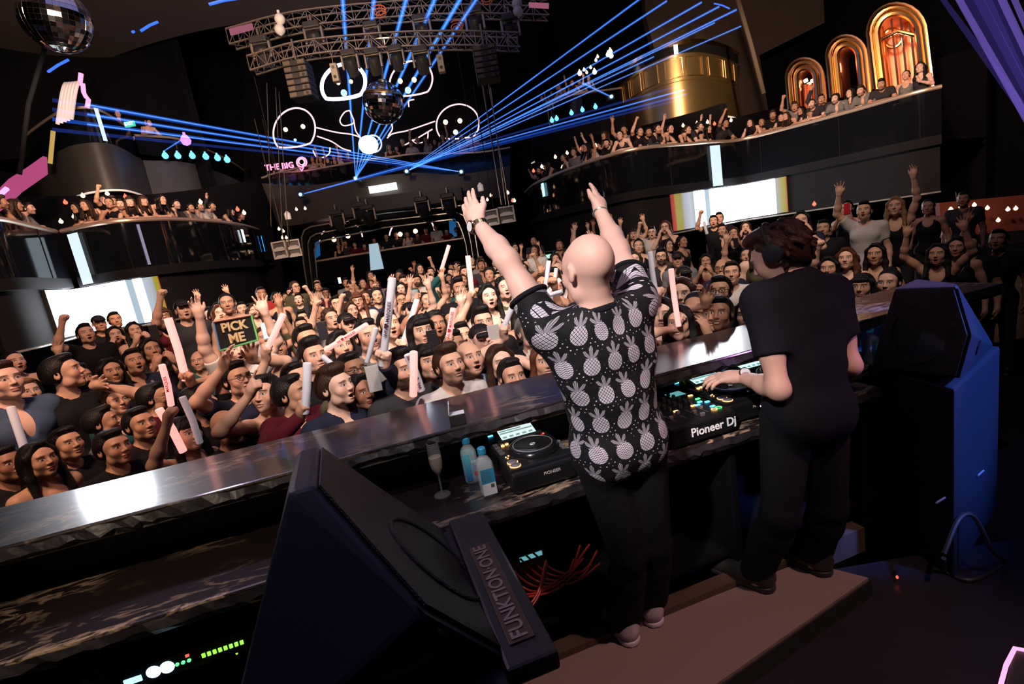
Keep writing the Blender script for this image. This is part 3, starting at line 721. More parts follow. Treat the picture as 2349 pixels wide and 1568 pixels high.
tag(bm_.build('hanging_pole', M_brown), 'long dark pole slanting down the brown wall beside the brass drum', 'pole')
lp = MB(); lp.tube([PY(122, -10, 9.5), PY(100, 120, 9.5), PY(65, 240, 9.5), PY(45, 400, 9.5)], .035, 8)
tag(lp.build('hanging_pole', M_dark), 'thin black pole hanging below the big mirror ball', 'pole')

# ---- galleries: plan curves read from the rail line
def plan(pix, z): return [(lambda p: (p.x, p.y))(PZ(x, y, z)) for x, y in pix]
def dense(P, n=5): return [(p.x, p.y) for p in smooth_path([V3((x, y, 0)) for x, y in P], n)]
def offset(P, d):
    out = []
    for i in range(len(P)):
        a, b = V3((*P[max(i - 1, 0)], 0)), V3((*P[min(i + 1, len(P) - 1)], 0)); t = (b - a).normalized(); out.append((P[i][0] - t.y * d, P[i][1] + t.x * d))
    return out
RZ1 = 3.6
L1a = dense(plan([(-80, 498), (0, 502), (70, 517), (128, 531)], RZ1)); L1b = dense(plan([(141, 530), (200, 517), (260, 508), (330, 503), (400, 502), (500, 508), (560, 517), (600, 530), (617, 543)], RZ1))
R1 = dense(plan([(1205, 441), (1230, 420), (1300, 390), (1440, 345), (1580, 330), (1640, 325), (1700, 320), (1820, 290), (1950, 255), (2090, 215), (2160, 198)], RZ1))
def gallery(nm, P, side, lab):
    """slab, glass, rail and the dark wall band below one gallery; P runs left to right seen from the stage"""
    Q = offset(P, 6.0)
    m = MB(); m.wall(P, 2.42, 2.62, .12); n = len(P)
    struct('floor_gallery_' + side, m.strip([V3((*p, 2.6)) for p in P], [V3((*q, 2.6)) for q in Q]).strip([V3((*p, 2.43)) for p in P], [V3((*q, 2.43)) for q in Q]).mesh('slab'), M_fascia, 'dark slab edge of the ' + lab)
    struct('wall_gallery_' + side, MB().wall(offset(P, .14), 1.40, 2.45, .1).mesh('band'), M_fascia, 'dark wall band below the ' + lab)
    m = MB(); m.tube([V3((*p, 1.40)) for p in offset(P, .10)], .022, 6); struct('trim_gallery_' + side, m.mesh('trim'), M_trim, 'bright metal trim under the ' + lab)
    g = empty('glass_balustrade', (*P[n // 2], 2.6), None, 'dark glass balustrade with pale handrail along the ' + lab, 'balustrade')
    gm = MB().wall(P, 2.62, 3.56, .02).build('glass_panel', M_glass); gm.parent = g; gm.matrix_parent_inverse = Matrix.Translation(-V3(g.location))
    r = MB().tube([V3((*p, RZ1)) for p in P], .045, 8).build('handrail', M_rail); r.parent = g; r.matrix_parent_inverse = Matrix.Translation(-V3(g.location))
    for k in range(4, n - 1, 7):
        s = MB().tube([V3((*P[k], 2.62)), V3((*P[k], RZ1))], .012, 5).build('glass_joint', M_fascia); s.parent = g; s.matrix_parent_inverse = Matrix.Translation(-V3(g.location))
gallery('a', L1a, 'left_near', 'lower left gallery nearest the stage'); gallery('b', L1b, 'left', 'lower left gallery'); gallery('c', R1, 'right', 'lower right gallery')
# dark back walls inside the galleries
struct('wall_gallery_back_left', MB().wall(offset(L1a + L1b, 6.0), -.6, 5.1, .1).mesh('gb'), M_dark, 'black back wall of the lower left gallery')
struct('wall_gallery_back_right', MB().wall(offset(R1, 6.0), -.6, 5.1, .1).mesh('gb'), M_dark, 'black back wall of the lower right gallery')

def led_material(name, stops):
    m = mat(name, (0, 0, 0), .4); b = m.node_tree.nodes['Principled BSDF']
    uv = nd(m, 'ShaderNodeUVMap'); sp = nd(m, 'ShaderNodeSeparateXYZ'); cr = nd(m, 'ShaderNodeValToRGB'); lk(m, uv.outputs[0], sp.inputs[0]); lk(m, sp.outputs[0], cr.inputs[0])
    e = cr.color_ramp; e.interpolation = 'LINEAR'
    while len(e.elements) < len(stops): e.elements.new(.5)
    for el, (p, c) in zip(e.elements, stops): el.position = p; el.color = (*c, 1)
    lk(m, cr.outputs[0], b.inputs['Emission Color']); b.inputs['Emission Strength'].default_value = 1.0
    return m
def uvstrip(name, A, B, m, parent=None):
    n = len(A); me = bpy.data.meshes.new(name); me.from_pydata([tuple(p) for p in list(A) + list(B)], [], [(i, i + 1, n + i + 1, n + i) for i in range(n - 1)])
    u = me.uv_layers.new(name='UVMap')
    for f in me.polygons:
        for li in f.loop_indices:
            v = me.loops[li].vertex_index; u.data[li].uv = ((v % n) / (n - 1), 1.0 if v < n else 0.0)
    return obj(name, me, m, parent)
def between(P, x0, x1, z, n=24):
    """the piece of plan P seen between pixel columns x0 and x1"""
    xs = [proj((*p, z))[0] for p in P]; out = []
    for k in range(n):
        x = x0 + (x1 - x0) * k / (n - 1); j = max(0, min(len(P) - 2, next((i for i in range(len(P) - 1) if xs[i] <= x <= xs[i + 1]), len(P) - 2 if x > xs[-1] else 0)))
        t = (x - xs[j]) / (xs[j + 1] - xs[j]); out.append((P[j][0] + t * (P[j + 1][0] - P[j][0]), P[j][1] + t * (P[j + 1][1] - P[j][1])))
    return out
w, wl = (20, 21, 22), (.42, .55, .66)
ST = [(0, (.35, .02, .015)), (.03, (.42, .06, .03)), (.04, (.33, .28, .05)), (.09, (.32, .28, .06)), (.11, (.40, .40, .44)), (.17, (.55, .57, .66)), (.20, (.40, .48, .52)), (.215, w), (.285, w), (.295, wl), (.335, wl), (.345, w), (.80, w), (.81, wl), (.845, w), (.89, w), (.90, (.42, .44, .5)), (.955, (.40, .34, .10)), (.985, (.38, .30, .06)), (1, (.35, .02, .015))]
ST2 = [(0, (.36, .05, .03)), (.025, (.42, .24, .06)), (.06, (.40, .33, .08)), (.09, (.38, .44, .48)), (.15, (.48, .55, .6)), (.155, w), (.225, w), (.235, wl), (.26, w), (.70, w), (.71, wl), (.77, wl), (.775, w), (.845, w), (.855, wl), (.90, (.45, .48, .55)), (.94, (.36, .40, .45)), (.955, (.38, .30, .03)), (.985, (.40, .30, .03)), (1, (.4, .06, .03))]
P_ = between(offset(L1a + L1b, .08), 118, 374, 2.0); S1 = uvstrip('video_screen', [V3((*p, 2.40)) for p in P_], [V3((*p, 1.46)) for p in P_], led_material('screen_stripes', ST2))
tag(S1, 'bright white video screen with coloured stripe borders below the left gallery', 'screen')
P_ = between(offset(R1, .08), 1540, 1806, 2.0); S2 = uvstrip('video_screen', [V3((*p, 2.40)) for p in P_], [V3((*p, 1.46)) for p in P_], led_material('screen_stripes_two', ST))
tag(S2, 'bright white video screen with coloured stripe borders below the right gallery', 'screen')
def light_strip(P, x0, x1, za, zb, label, m=None):
    q = between(P, x0, x1, (za + zb) / 2, 5); o = uvstrip('light_strip', [V3((*p, za)) for p in q], [V3((*p, zb)) for p in q], m or G_strip); tag(o, label, 'light', 'vertical light strips on the galleries'); return o
G_strip = glow('cool_strip', (.74, .90, 1), 1.05)
light_strip(offset(L1b, -.05), 172, 196, 3.50, 2.45, 'wide white light strip on the left gallery glass above the screen')
light_strip(offset(L1b, -.05), 326, 333, 3.5, 2.65, 'narrow pale light strip in the middle of the left gallery glass', glow('dim_strip', (.5, .45, .7), .5))
light_strip(offset(R1, -.05), 1632, 1655, 3.50, 2.45, 'wide white light strip on the right gallery glass above the screen')
light_strip(offset(L1b, -.05), 556, 561, 3.45, 3.1, 'short white light strip near the far end of the left gallery', G_white)
light_strip(offset(L1b, -.05), 603, 608, 3.4, 2.9, 'short blue light strip at the far corner of the left gallery', G_blue)
light_strip(offset(R1, -.05), 1243, 1249, 3.5, 3.1, 'short blue-white light strip near the far end of the right gallery', G_teal)

# ---- upper galleries
UZ, FZ, GZ = 5.15, 6.45, 7.4
U1 = dense(plan([(100, 492), (115, 480), (180, 450), (220, 440), (262, 436), (300, 440), (352, 458)], UZ)); U2 = dense(plan([(354, 458), (450, 457), (520, 470), (570, 484), (600, 497)], UZ))
R2 = dense(plan([(1165, 408), (1190, 390), (1300, 340), (1440, 315)], UZ)); DR = dense(plan([(1436, 322), (1460, 308), (1500, 290), (1560, 272), (1620, 265), (1670, 268), (1700, 275)], UZ), 8)
for nm, P, mt, top, lab in (('wall_upper_drum_left', U1, M_litdrum, FZ, 'brown-lit curved fascia of the upper left drum'), ('wall_upper_left', U2, M_greyp, 6.4, 'grey curved fascia of the upper left gallery'), ('wall_upper_right', R2, M_fascia, 6.1, 'black curved fascia of the upper right gallery')):
    struct(nm, MB().wall(P, UZ, top, .15).strip([V3((*p, UZ)) for p in P], [V3((*p, UZ)) for p in offset(P, 4)]).strip([V3((*p, top - .02)) for p in P], [V3((*p, top - .02)) for p in offset(P, 4)]).mesh(nm), mt, lab)
    struct('trim_' + nm[5:], MB().tube([V3((*p, UZ)) for p in offset(P, -.02)], .03, 6).mesh('trim'), M_trimglow, 'thin bright trim along the underside of the fascia')
struct('wall_upper_back_left', MB().wall(offset(U1 + U2, 4.2), 4.5, 12, .1).mesh('ub'), M_dark, 'black back wall of the upper left gallery')
struct('wall_upper_back_right', MB().wall(offset(R2, 4.5), 4.5, 12, .1).mesh('ub'), M_dark, 'black back wall of the upper right gallery')
for P, top, lab in ((U1, GZ, 'upper left drum'), (U2, 7.2, 'grey upper left gallery'), (R2, 7.0, 'upper right gallery')):
    b = FZ if P is U1 else (6.4 if P is U2 else 6.1)
    g = empty('glass_balustrade', (*P[len(P) // 2], b), None, 'dark glass balustrade on top of the ' + lab, 'balustrade')
    for nm, me, m in (('glass_panel', MB().wall(offset(P, .1), b, top, .02).mesh('g'), M_glass), ('handrail', MB().tube([V3((*p, top)) for p in offset(P, .1)], .04, 8).mesh('h'), M_rail)):
        o = obj(nm, me, m); o.parent = g; o.matrix_parent_inverse = Matrix.Translation(-V3(g.location))
light_strip(offset(U1, -.02), 226, 236, GZ - .02, FZ + .05, 'bright white light strip on the glass of the upper left drum')
# the brass drum with its moulded panels
dz0, dz1 = UZ, 7.55
drum = empty('brass_drum', (*DR[len(DR) // 2], dz0), None, 'big satin brass drum with moulded panels above the right gallery', 'drum')
def into(o, par): o.parent = par; o.matrix_parent_inverse = Matrix.Translation(-V3(par.location)); return o
into(MB().wall(DR, dz0, dz1, .2).strip([V3((*p, dz0)) for p in DR], [V3((*p, dz0)) for p in offset(DR, 4)]).build('body', M_brass), drum)
into(MB().tube([V3((*p, dz0)) for p in offset(DR, -.03)], .035, 6).build('lower_trim', M_trimglow), drum)
into(MB().tube([V3((*p, dz1 - .42 - .75)) for p in offset(DR, -.02)], .025, 6).build('moulding', M_brass), drum)
into(MB().wall(offset(DR, -.06), dz1 - .32, dz1 - .06, .05).build('dark_band', M_blackgloss), drum)
into(MB().wall(offset(DR, -.10), dz1 - .06, dz1 + .08, .3).build('top_rim', M_gold), drum)
nD = len(DR)
for k in range(7):
    a, b = int(2 + k * (nD - 4) / 7) , int(2 + (k + .78) * (nD - 4) / 7); q = offset(DR, -.03)[a:b + 1]
    if len(q) < 2: continue
    za, zb = dz1 - 1.05, dz1 - .45
    into(MB().tube([V3((*p, za)) for p in q] + [V3((*p, zb)) for p in reversed(q)], .022, 5, closed=True).build('panel_moulding', M_brass), drum)
light_strip(offset(DR, -.14), 1546, 1555, dz1 - .05, dz1 - .35, 'short white light strip at the top of the brass drum', G_white)
# ---- copper arches behind the right gallery
an = V3((-.72, -.69, 0)).normalized(); ap = PY(1945, 180, 15.2) 
def APX(x, y, off=0): p = PN(x, y, ap - an * off, an); return p
struct('wall_arcade', MB().prism([APX(1700, 420), APX(2420, 330), APX(2420, -120), APX(1740, 20)][::-1], tuple(-an * .1)).mesh('arcade'), M_dark, 'black wall carrying the copper arches') if False else None
def arch_pts(cx, ytop, halfw, ybot, skew, inset=0):
    pts = []; hw = halfw - inset; yt = ytop + inset; yc = yt + hw
    pts.append((cx - hw + skew * (ybot - yc) / 100, ybot))
    for k in range(13):
        a = math.pi * (1 - k / 12); pts.append((cx + hw * math.cos(a), yc - hw * math.sin(a)))
    pts.append((cx + hw + skew * (ybot - yc) / 100, ybot)); return pts
def arch(cx, ytop, hw, ybot, skew, lab, cage):
    root = empty('copper_arch', APX(cx, ybot), None, lab, 'arch')
    n_ = arch_pts(cx, ytop, hw, ybot, skew)
    into(MB().tube([APX(*p) + an * .16 for p in n_], .04, 6).build('outer_trim', M_gold), root)
    o1 = arch_pts(cx, ytop, hw, ybot, skew, 7); o2 = arch_pts(cx, ytop, hw, ybot, skew, 20)
    into(MB().tube([APX(*p) + an * .08 for p in o1], .06, 8).build('gold_band', M_gold), root); into(MB().tube([APX(*p) + an * .05 for p in o2], .085, 8).build('inner_band', M_gold), root)
    A = [APX(*p) for p in o2]; B = [p - an * 1.5 for p in A]
    into(MB().strip(A, B).build('reveal', M_copper), root)
    if cage:
        into(MB().prism(B, tuple(-an * .05)).build('back_panel', M_copper if cage > 1 else M_dark), root)
        if cage > 1:
            for k in range(5):
                x = cx - hw * .62 + k * hw * .31; into(MB().tube([APX(x + 4, ytop + 50 - 26 * math.sin(k * .78)) - an * .1, APX(x + skew * 1.3 + 6, ybot) - an * .1], .028, 6).build('cage_bar', M_gold), root)
            into(MB().tube([APX(cx - hw + 20, ytop + 85) - an * .05, APX(cx, ytop + 62) + an * .05, APX(cx + hw - 20, ytop + 72) - an * .05], .05, 8).build('cage_hoop', M_gold), root)
            into(MB().tube([APX(cx - 20 + 22 * math.cos(t), ytop + 70 + 22 * math.sin(t)) - an * .5 for t in np.linspace(0, 6.283, 17)[:-1]], .04, 6, closed=True).build('round_motif', M_gold), root)
        else:
            for k in range(5):
                into(MB().tube([APX(cx - 16 + 8 * k, ytop + 42 + (k % 2) * 8) - an * .6, APX(cx - 14 + 8 * k, ytop + 48 + (k % 2) * 10) - an * .6], .06, 8).build('bulb', G_warm), root)
            for k in range(3): into(MB().tube([APX(cx - 12 + 12 * k, ytop + 55) - an * .5, APX(cx - 10 + 13 * k, ybot) - an * .5], .08, 8).build('column', M_copper), root)
    return root
arch(1850, 135, 43, 252, 8, 'smallest copper arch with lit bulbs inside behind the right gallery', 1)
arch(1945, 83, 46, 225, 10, 'middle copper arch with a dark opening behind the right gallery', 0)
arch(2060, 10, 68, 205, 12, 'largest copper arch with a gilded cage inside behind the right gallery', 2)
for i, (x, y, o) in enumerate(((1850, 200, .5), (1945, 150, .5), (2060, 100, .4))): lamp('arch_lamp', 'POINT', APX(x, y, o), 18, (1, .48, .28), None, .12)

# ---- far end of the hall
YE = 21.0
def E3(x, y, dy=0): return PY(x, y, YE + dy)
struct('wall_far_black', MB().prism([E3(560, 480, 2), E3(560, 60, 2), E3(1240, 0, 2), E3(1240, 470, 2)], (0, .3, 0)).mesh('wf'), M_dark, 'black end wall behind the neon outlines')
def path3(pts, dy=0, sub=6): return smooth_path([E3(x, y, dy) for x, y in pts], sub)
fa = path3([(600, 420), (700, 425), (800, 413), (880, 402), (960, 396), (1040, 400), (1110, 392), (1170, 380)]); fb = path3([(640, 520), (700, 512), (800, 488), (880, 475), (960, 463), (1040, 455), (1110, 452), (1170, 455)])
m = MB().strip(fa, fb).strip(fb, [p + V3((0, 3, 0)) for p in fb])
struct('wall_far_gallery', m.mesh('fg'), grain(mat('bronze_panel', (.06, .045, .032), .4), 4, .3), 'dark bronze curved fascia of the far gallery')
ga = path3([(600, 408), (640, 396), (700, 392), (800, 374), (880, 362), (960, 352), (1040, 352), (1110, 348), (1170, 338)], .1)
g = empty('glass_balustrade', fa[len(fa) // 2], None, 'dark glass balustrade across the far end gallery', 'balustrade')
into(MB().strip(ga, [p + V3((0, .1, 0)) for p in path3([(600, 420), (640, 424), (700, 425), (800, 413), (880, 402), (960, 396), (1040, 400), (1110, 392), (1170, 380)])]).build('glass_panel', M_glass), g)
into(MB().tube(ga, .04, 6).build('handrail', M_rail), g)
def bar(x0, y0, x1, y1, h, lab, mt=None):
    a, b = E3(x0, y0, -.3), E3(x1, y1, -.3); o = MB().prism([a, b, b + V3((0, 0, -h)), a + V3((0, 0, -h))], (0, .08, 0)).build('light_strip', mt or G_white); tag(o, lab, 'light', 'light panels on the far gallery')
bar(845, 428, 908, 418, .26, 'bright white light panel on the bronze far gallery fascia'); bar(849, 466, 916, 457, .16, 'slim white light panel below the bronze far gallery fascia')
# hanging lighting box under the far gallery
hb = empty('lighting_bridge', E3(900, 470, -1.2), None, 'black lighting bridge hanging below the far gallery', 'bridge')
q = [E3(758, 462, -1.2), E3(1058, 427, -1.2), E3(1060, 458, -1.2), E3(760, 497, -1.2)]
into(MB().prism(q, (0, .7, 0)).build('box_beam', M_fixture), hb)
# framed opening with concentric rounded neon-lit mouldings
fr = empty('stage_frame', E3(880, 640), None, 'concentric rounded metal frame around the far room opening', 'frame')
def rr_frame(i):
    l, r_, yl, yr = 692 + i * 7, 1083 - i * 6, 522 + i * 8, 470 + i * 8
    return [(l + 20 - i * 2, 700), (l + 4, 600), (l, yl + 22), (l + 6, yl + 6), (l + 20, yl - 2), (880, (yl + yr) / 2 - 6), (r_ - 24, yr + 1), (r_ - 8, yr + 8), (r_, yr + 26), (r_ + 10, 560), (r_ + 22, 640)]
for i in range(5):
    into(MB().tube([E3(x, y, -.1 + .05 * i) for x, y in rr_frame(i)], .035 if i % 2 == 0 else .10, 6).build('moulding', M_trim if i % 2 == 0 else M_fascia), fr)
struct('wall_room_beyond', MB().prism([E3(700, 700, 1.8), E3(700, 500, 1.8), E3(1090, 450, 1.8), E3(1090, 640, 1.8)], (0, .1, 0)).mesh('rb'), M_dark, 'dark wall of the room beyond the frame')
mz = MB().prism([E3(720, 600, .3), E3(1062, 546, .3), E3(1064, 590, .3), E3(726, 655, .3)], (0, .2, 0)).build('wall_mezzanine', M_dark); mz['kind'] = 'structure'; mz['label'] = 'black front of the mezzanine in the far room'
tag(MB().tube([E3(720, 600, .25), E3(890, 572, .25), E3(1062, 546, .25)], .045, 6).build('handrail', M_rail), 'pale handrail along the mezzanine inside the framed opening', 'rail')
def poly_panel(name, pts, dy, m, lab, cat='panel', group=None): o = MB().prism([E3(x, y, dy) for x, y in pts], (0, .06, 0)).build(name, m); tag(o, lab, cat, group); return o
poly_panel('lit_screen', [(846, 560), (866, 557), (880, 616), (850, 620)], .2, glow('cool_panel', (.6, .85, 1), .6), 'pale blue lit panel in the middle of the framed opening')
poly_panel('lit_screen', [(1029, 498), (1044, 496), (1048, 542), (1032, 545)], 1.0, G_bluewall, 'deep blue lit wall panel at the end of the mezzanine')
poly_panel('lit_screen', [(721, 545), (731, 540), (734, 585), (724, 592)], 1.0, G_bluewall, 'deep blue lit wall panel beside the frame leg')
def ring(cx, cy, rx, ry, m, r, lab, flat=.62, tilt=-.12, gaps=(), dy=1.6):
    pts = []
    for k in range(49):
        a = -math.pi / 2 + 2 * math.pi * k / 48; x, y = math.cos(a), math.sin(a)
        y2 = max(-1, y) ; yy = -y2 if y2 > -flat else flat + (-(y2) - flat) * .25
        X = cx + rx * x; Y = cy + ry * yy + tilt * rx * x; pts.append(E3(X, Y, dy))
    o = MB().tube(pts[:-1], r, 6, closed=True).build('neon_ring', m); return tag(o, lab, 'neon light', 'neon rings on the far wall')
ring(675, 300, 48, 52, G_pinkw, .035, 'pink neon ring with a flat foot left of the lasers')
ring(788, 193, 50, 46, G_wneon, .075, 'thick white neon ring with a flat foot on the far wall')
ring(943, 186, 49, 46, G_pinkw, .035, 'pink neon ring half hidden behind the laser fan')
ring(1050, 285, 49, 46, G_pinkw, .030, 'thin pink neon ring right of the lasers', tilt=-.06)
def neon(pts, lab, m=None, r=.028, dy=1.6):
    return tag(MB().tube(smooth_path([E3(x, y, dy) for x, y in pts], 5), r, 5).build('neon_line', m or G_pinkw), lab, 'neon light', 'neon outlines on the far wall')
neon([(724, 292), (770, 303), (806, 308), (828, 316), (850, 330)], 'pink neon line running from the left ring towards the bright lamp')
neon([(998, 278), (940, 298), (912, 304), (898, 308), (888, 317)], 'pink neon line running from the right ring inwards')
neon([(920, 337), (955, 318), (992, 296)], 'straight pink neon stroke slanting up under the right ring')
neon([(946, 320), (952, 328), (965, 328), (980, 318), (982, 302)], 'small pink neon half circle under the slanting stroke')
neon([(718, 345), (725, 358), (740, 361), (755, 352), (757, 338)], 'small pink neon half circle below the left ring')
neon([(727, 312), (760, 324), (785, 340), (805, 346)], 'pink neon curve below the left neon line')
neon([(802, 253), (790, 258), (780, 275), (786, 287), (800, 287), (812, 280), (806, 262), (802, 253)], 'small closed pink neon loop left of the mirror ball')
neon([(812, 280), (816, 300), (826, 314)], 'short pink neon stem under the small loop')
neon([(908, 250), (906, 265), (898, 280), (900, 295), (890, 312)], 'short wavy pink neon stem right of the mirror ball')
neon([(938, 245), (938, 232), (950, 228)], 'small pink neon hook under the half hidden ring')
for x, y, m, s, lab in ((655, 297, G_warm, .09, 'left round warm lamp inside the left neon ring'), (695, 290, G_warm, .09, 'right round warm lamp inside the left neon ring'), (776, 190, G_warm, .08, 'left warm lamp inside the white neon ring'), (805, 187, G_warm, .08, 'right warm lamp inside the white neon ring'),
    (918, 186, G_warm, .1, 'left warm lamp inside the half hidden ring'), (950, 183, G_warm, .1, 'right warm lamp inside the half hidden ring'), (1022, 280, G_warm, .1, 'left warm lamp inside the thin right ring'), (1055, 277, G_warm, .1, 'right warm lamp inside the thin right ring'),
    (677, 321, G_teal, .06, 'small teal lamp at the bottom of the left neon ring'), (789, 213, G_teal, .13, 'round teal lamp at the bottom of the white neon ring'), (936, 207, G_teal, .13, 'round teal lamp at the bottom of the half hidden ring'), (1045, 303, G_white, .10, 'white lamp at the bottom of the thin right ring')):
    o = MB().lathe([(.01, -s)] + [(s * math.cos(t), s * math.sin(t)) for t in np.linspace(-1.3, 1.3, 7)] + [(.01, s)], 12, Matrix.Translation(E3(x, y, 1.5))).build('wall_lamp', m); tag(o, lab, 'lamp', 'round lamps inside the neon rings')
# arched neon lines inside the framed room
for x0, y0, w_, h_, lab in ((782, 555, 50, 48, 'left arched neon line in the room beyond the frame'), (945, 540, 52, 50, 'right arched neon line in the room beyond the frame')):
    tag(MB().tube([E3(x0 + w_ * math.cos(a), y0 - h_ * math.sin(a) - .12 * w_ * math.cos(a), 1.2) for a in np.linspace(.12, 3.02, 20)], .03, 5).build('neon_line', G_pinkw), lab, 'neon light', 'neon arches in the far room')
for x, y, lab in ((766, 549, 'left globe lamp under the left neon arch'), (798, 541, 'right globe lamp under the left neon arch'), (918, 537, 'left globe lamp under the right neon arch'), (953, 530, 'right globe lamp under the right neon arch')):
    o = MB().lathe([(.01, -.1)] + [(.1 * math.cos(t), .1 * math.sin(t)) for t in np.linspace(-1.3, 1.3, 7)] + [(.01, .1)], 12, Matrix.Translation(E3(x, y, 1.1))).build('wall_lamp', G_warm); tag(o, lab, 'lamp', 'globe lamps in the far room')
# the bright lamp at the meeting of the beams
bl = empty('effect_lamp', E3(845, 332, 1.2), None, 'very bright white round lamp where the laser fans cross', 'lamp')
o = MB().lathe([(.02, -.36)] + [(.40 * math.cos(t), .36 * math.sin(t)) for t in np.linspace(-1.4, 1.4, 11)] + [(.02, .36)], 20).build('globe', glow('bright_globe', (.8, .92, 1), 9), bl)
o = MB().tube([(.2 + .34 * math.cos(t), .05, .02 + .34 * math.sin(t)) for t in np.linspace(0, 6.283, 25)[:-1]], .03, 6, closed=True).build('rim', glow('rim_blue', (.5, .55, 1), 1.5), bl)
# THE BIG Q neon sign
sg = empty('neon_sign', E3(660, 380, -.2), None, 'pink neon sign reading THE BIG Q above the far crowd', 'sign')
ax_ = (E3(680, 376, -.2) - E3(610, 384, -.2)); T = frame(E3(641, 382, -.2), ax_, (0, 0, 1))
tm = text_mesh('THE BIG', .31, T, .02, .006); into(obj('lettering', tm, G_pink), sg)
into(MB().tube([E3(692 + 11 * math.cos(t), 372 + 11 * math.sin(t), -.2) for t in np.linspace(.3, 6.6, 24)], .035, 6).build('bubble_ring', G_pink), sg)
into(obj('letter', text_mesh('Q', .36, frame(E3(692, 372, -.2), ax_, (0, 0, 1)), .02), G_pinkw), sg)
into(MB().tube([E3(686, 383, -.2), E3(692, 392, -.2), E3(697, 382, -.2)], .03, 5).build('bubble_tail', G_pink), sg)
into(MB().tube([E3(612, 402, -.2), E3(690, 384, -.2), E3(732, 376, -.2), E3(738, 385, -.2)], .03, 6).build('backing_rail', M_rail), sg)
# ---------------------------------------------------------------- rigging above the floor
def truss(pix, y, h, lab):
    C = smooth_path([PY(a, b, y) for a, b in pix], 6); root = empty('lighting_truss', C[0], None, lab, 'truss', 'curved trusses over the floor')
    w = h; cs = []
    for dy, dz in ((-w / 2, -h / 2), (w / 2, -h / 2), (w / 2, h / 2), (-w / 2, h / 2)): cs.append([p + V3((0, dy, dz)) for p in C])
    for c in cs: into(MB().tube(c, .022, 6).build('chord', M_alu), root)
    m = MB(); n = len(C)
    for i in range(n - 1):
        for a, b in ((0, 3), (1, 2), (0, 1), (3, 2)):
            p, q = (cs[a], cs[b]) if i % 2 == 0 else (cs[b], cs[a]); mid = (q[i] + q[i + 1]) / 2; m.tube([p[i], q[i + 1]], .009, 4)
        m.tube([cs[0][i], cs[3][i]], .009, 4); m.tube([cs[1][i], cs[2][i]], .009, 4)
    into(m.build('lattice', M_alu), root); return C
T1 = truss([(530, 90), (680, 52), (880, 30), (1060, 20), (1256, 24)], 12.0, .30, 'upper curved lighting truss with two pink panels at its ends')
T2 = truss([(577, 150), (700, 116), (880, 98), (1040, 93), (1190, 97)], 11.4, .27, 'lower curved lighting truss carrying the line arrays')
RIG = 'moving lights hanging on the trusses'
def moving_head(px, py, y, s, lab, tilt=0, group=RIG, hang=None):
    p = PY(px, py, y); root = empty('moving_head_light', p, (0, 0, 0), lab, 'stage light', group); root.rotation_euler = (math.radians(tilt), 0, 0); root.scale = (s, s, s)
    b = MB(); b.rbox((-.16, -.12, .16), (.16, .12, .28), .02); b.build('base', M_fixture, root)
    b = MB(); b.rbox((-.19, -.05, -.10), (-.14, .05, .19), .015); b.rbox((.14, -.05, -.10), (.19, .05, .19), .015); b.box((-.17, -.04, .15), (.17, .04, .185)); b.build('yoke', M_alu, root)
    T = Matrix.Rotation(math.radians(35), 4, 'X')
    b = MB(); b.lathe([(.07, .12), (.12, .10), (.135, .0), (.125, -.12), (.115, -.22), (.10, -.23)], 14, T); b.build('head', M_fixture, root)
    b = MB(); b.lathe([(.095, -.233), (.06, -.245), (.01, -.25)], 14, T); b.build('lens', M_lens, root)
    b = MB(); b.cyl((0, 0, .28), (0, 0, hang if hang else .42), .025, n=8); b.build('clamp', M_alu, root); return root
for x, y, Y, s, lab in ((722, 88, 11.9, 1.1, 'first large moving light from the left under the upper truss'), (855, 82, 11.9, .95, 'moving light under the upper truss just left of centre'), (970, 70, 11.9, 1.05, 'moving light under the upper truss right of the laser fan middle'),
    (1090, 55, 11.9, 1.15, 'moving light under the upper truss near the right line array'), (1172, 70, 11.9, 1.1, 'rightmost moving light under the upper truss'), (602, 122, 11.5, 1.1, 'leftmost moving light above the lower truss'),
    (805, 148, 11.3, .95, 'moving light under the lower truss in front of the white neon ring'), (858, 145, 11.3, .95, 'moving light under the lower truss left of the mirror ball'), (910, 136, 11.3, .9, 'moving light under the lower truss above the mirror ball'), (968, 142, 11.3, 1.0, 'rightmost moving light under the lower truss')):
    moving_head(x, y, Y, s, lab)
for x, y, lab in ((775, 508, 'leftmost dark moving light under the far bridge'), (828, 490, 'dark moving light of the close pair under the far bridge, left one'), (846, 496, 'dark moving light of the close pair under the far bridge, right one'), (970, 478, 'dark moving light under the far bridge right of its middle'), (1030, 470, 'rightmost dark moving light under the far bridge')):
    moving_head(x, y, 19.4, 1.5, lab, group='dark moving lights under the far bridge')
for x, y, lab in ((642, 44, 'upper white globe on the left of the upper truss'), (642, 68, 'lower white globe on the left of the upper truss'), (1186, 8, 'upper white globe on the right of the upper truss'), (1188, 27, 'lower white globe on the right of the upper truss')):
    o = MB().lathe([(.02, -.12)] + [(.11 * math.cos(t), .11 * math.sin(t)) for t in np.linspace(-1.2, 1.2, 8)] + [(.03, .12), (.03, .17)], 14, Matrix.Translation(PY(x, y, 11.8))).build('globe_fixture', mat('white_plastic', (.7, .66, .62), .4)); tag(o, lab, 'lamp', 'white globes on the upper truss')
for q, lab in (([(525, 66), (577, 53), (579, 66), (528, 80)], 'pink panel at the left end of the upper truss'), ([(1213, 5), (1259, 7), (1259, 18), (1214, 15)], 'pink panel at the right end of the upper truss')):
    tag(MB().prism([PY(x, y, 11.8) for x, y in q], (0, .05, 0)).build('pink_panel', glow('pink_panel', (.55, .16, .24), .55)), lab, 'panel', 'pink panels on the truss ends')
M_grille = grain(mat('speaker_grille', (.16, .12, .085), .6, .3), 60, .5); M_cab = mat('cabinet_black', (.02, .018, .018), .5)
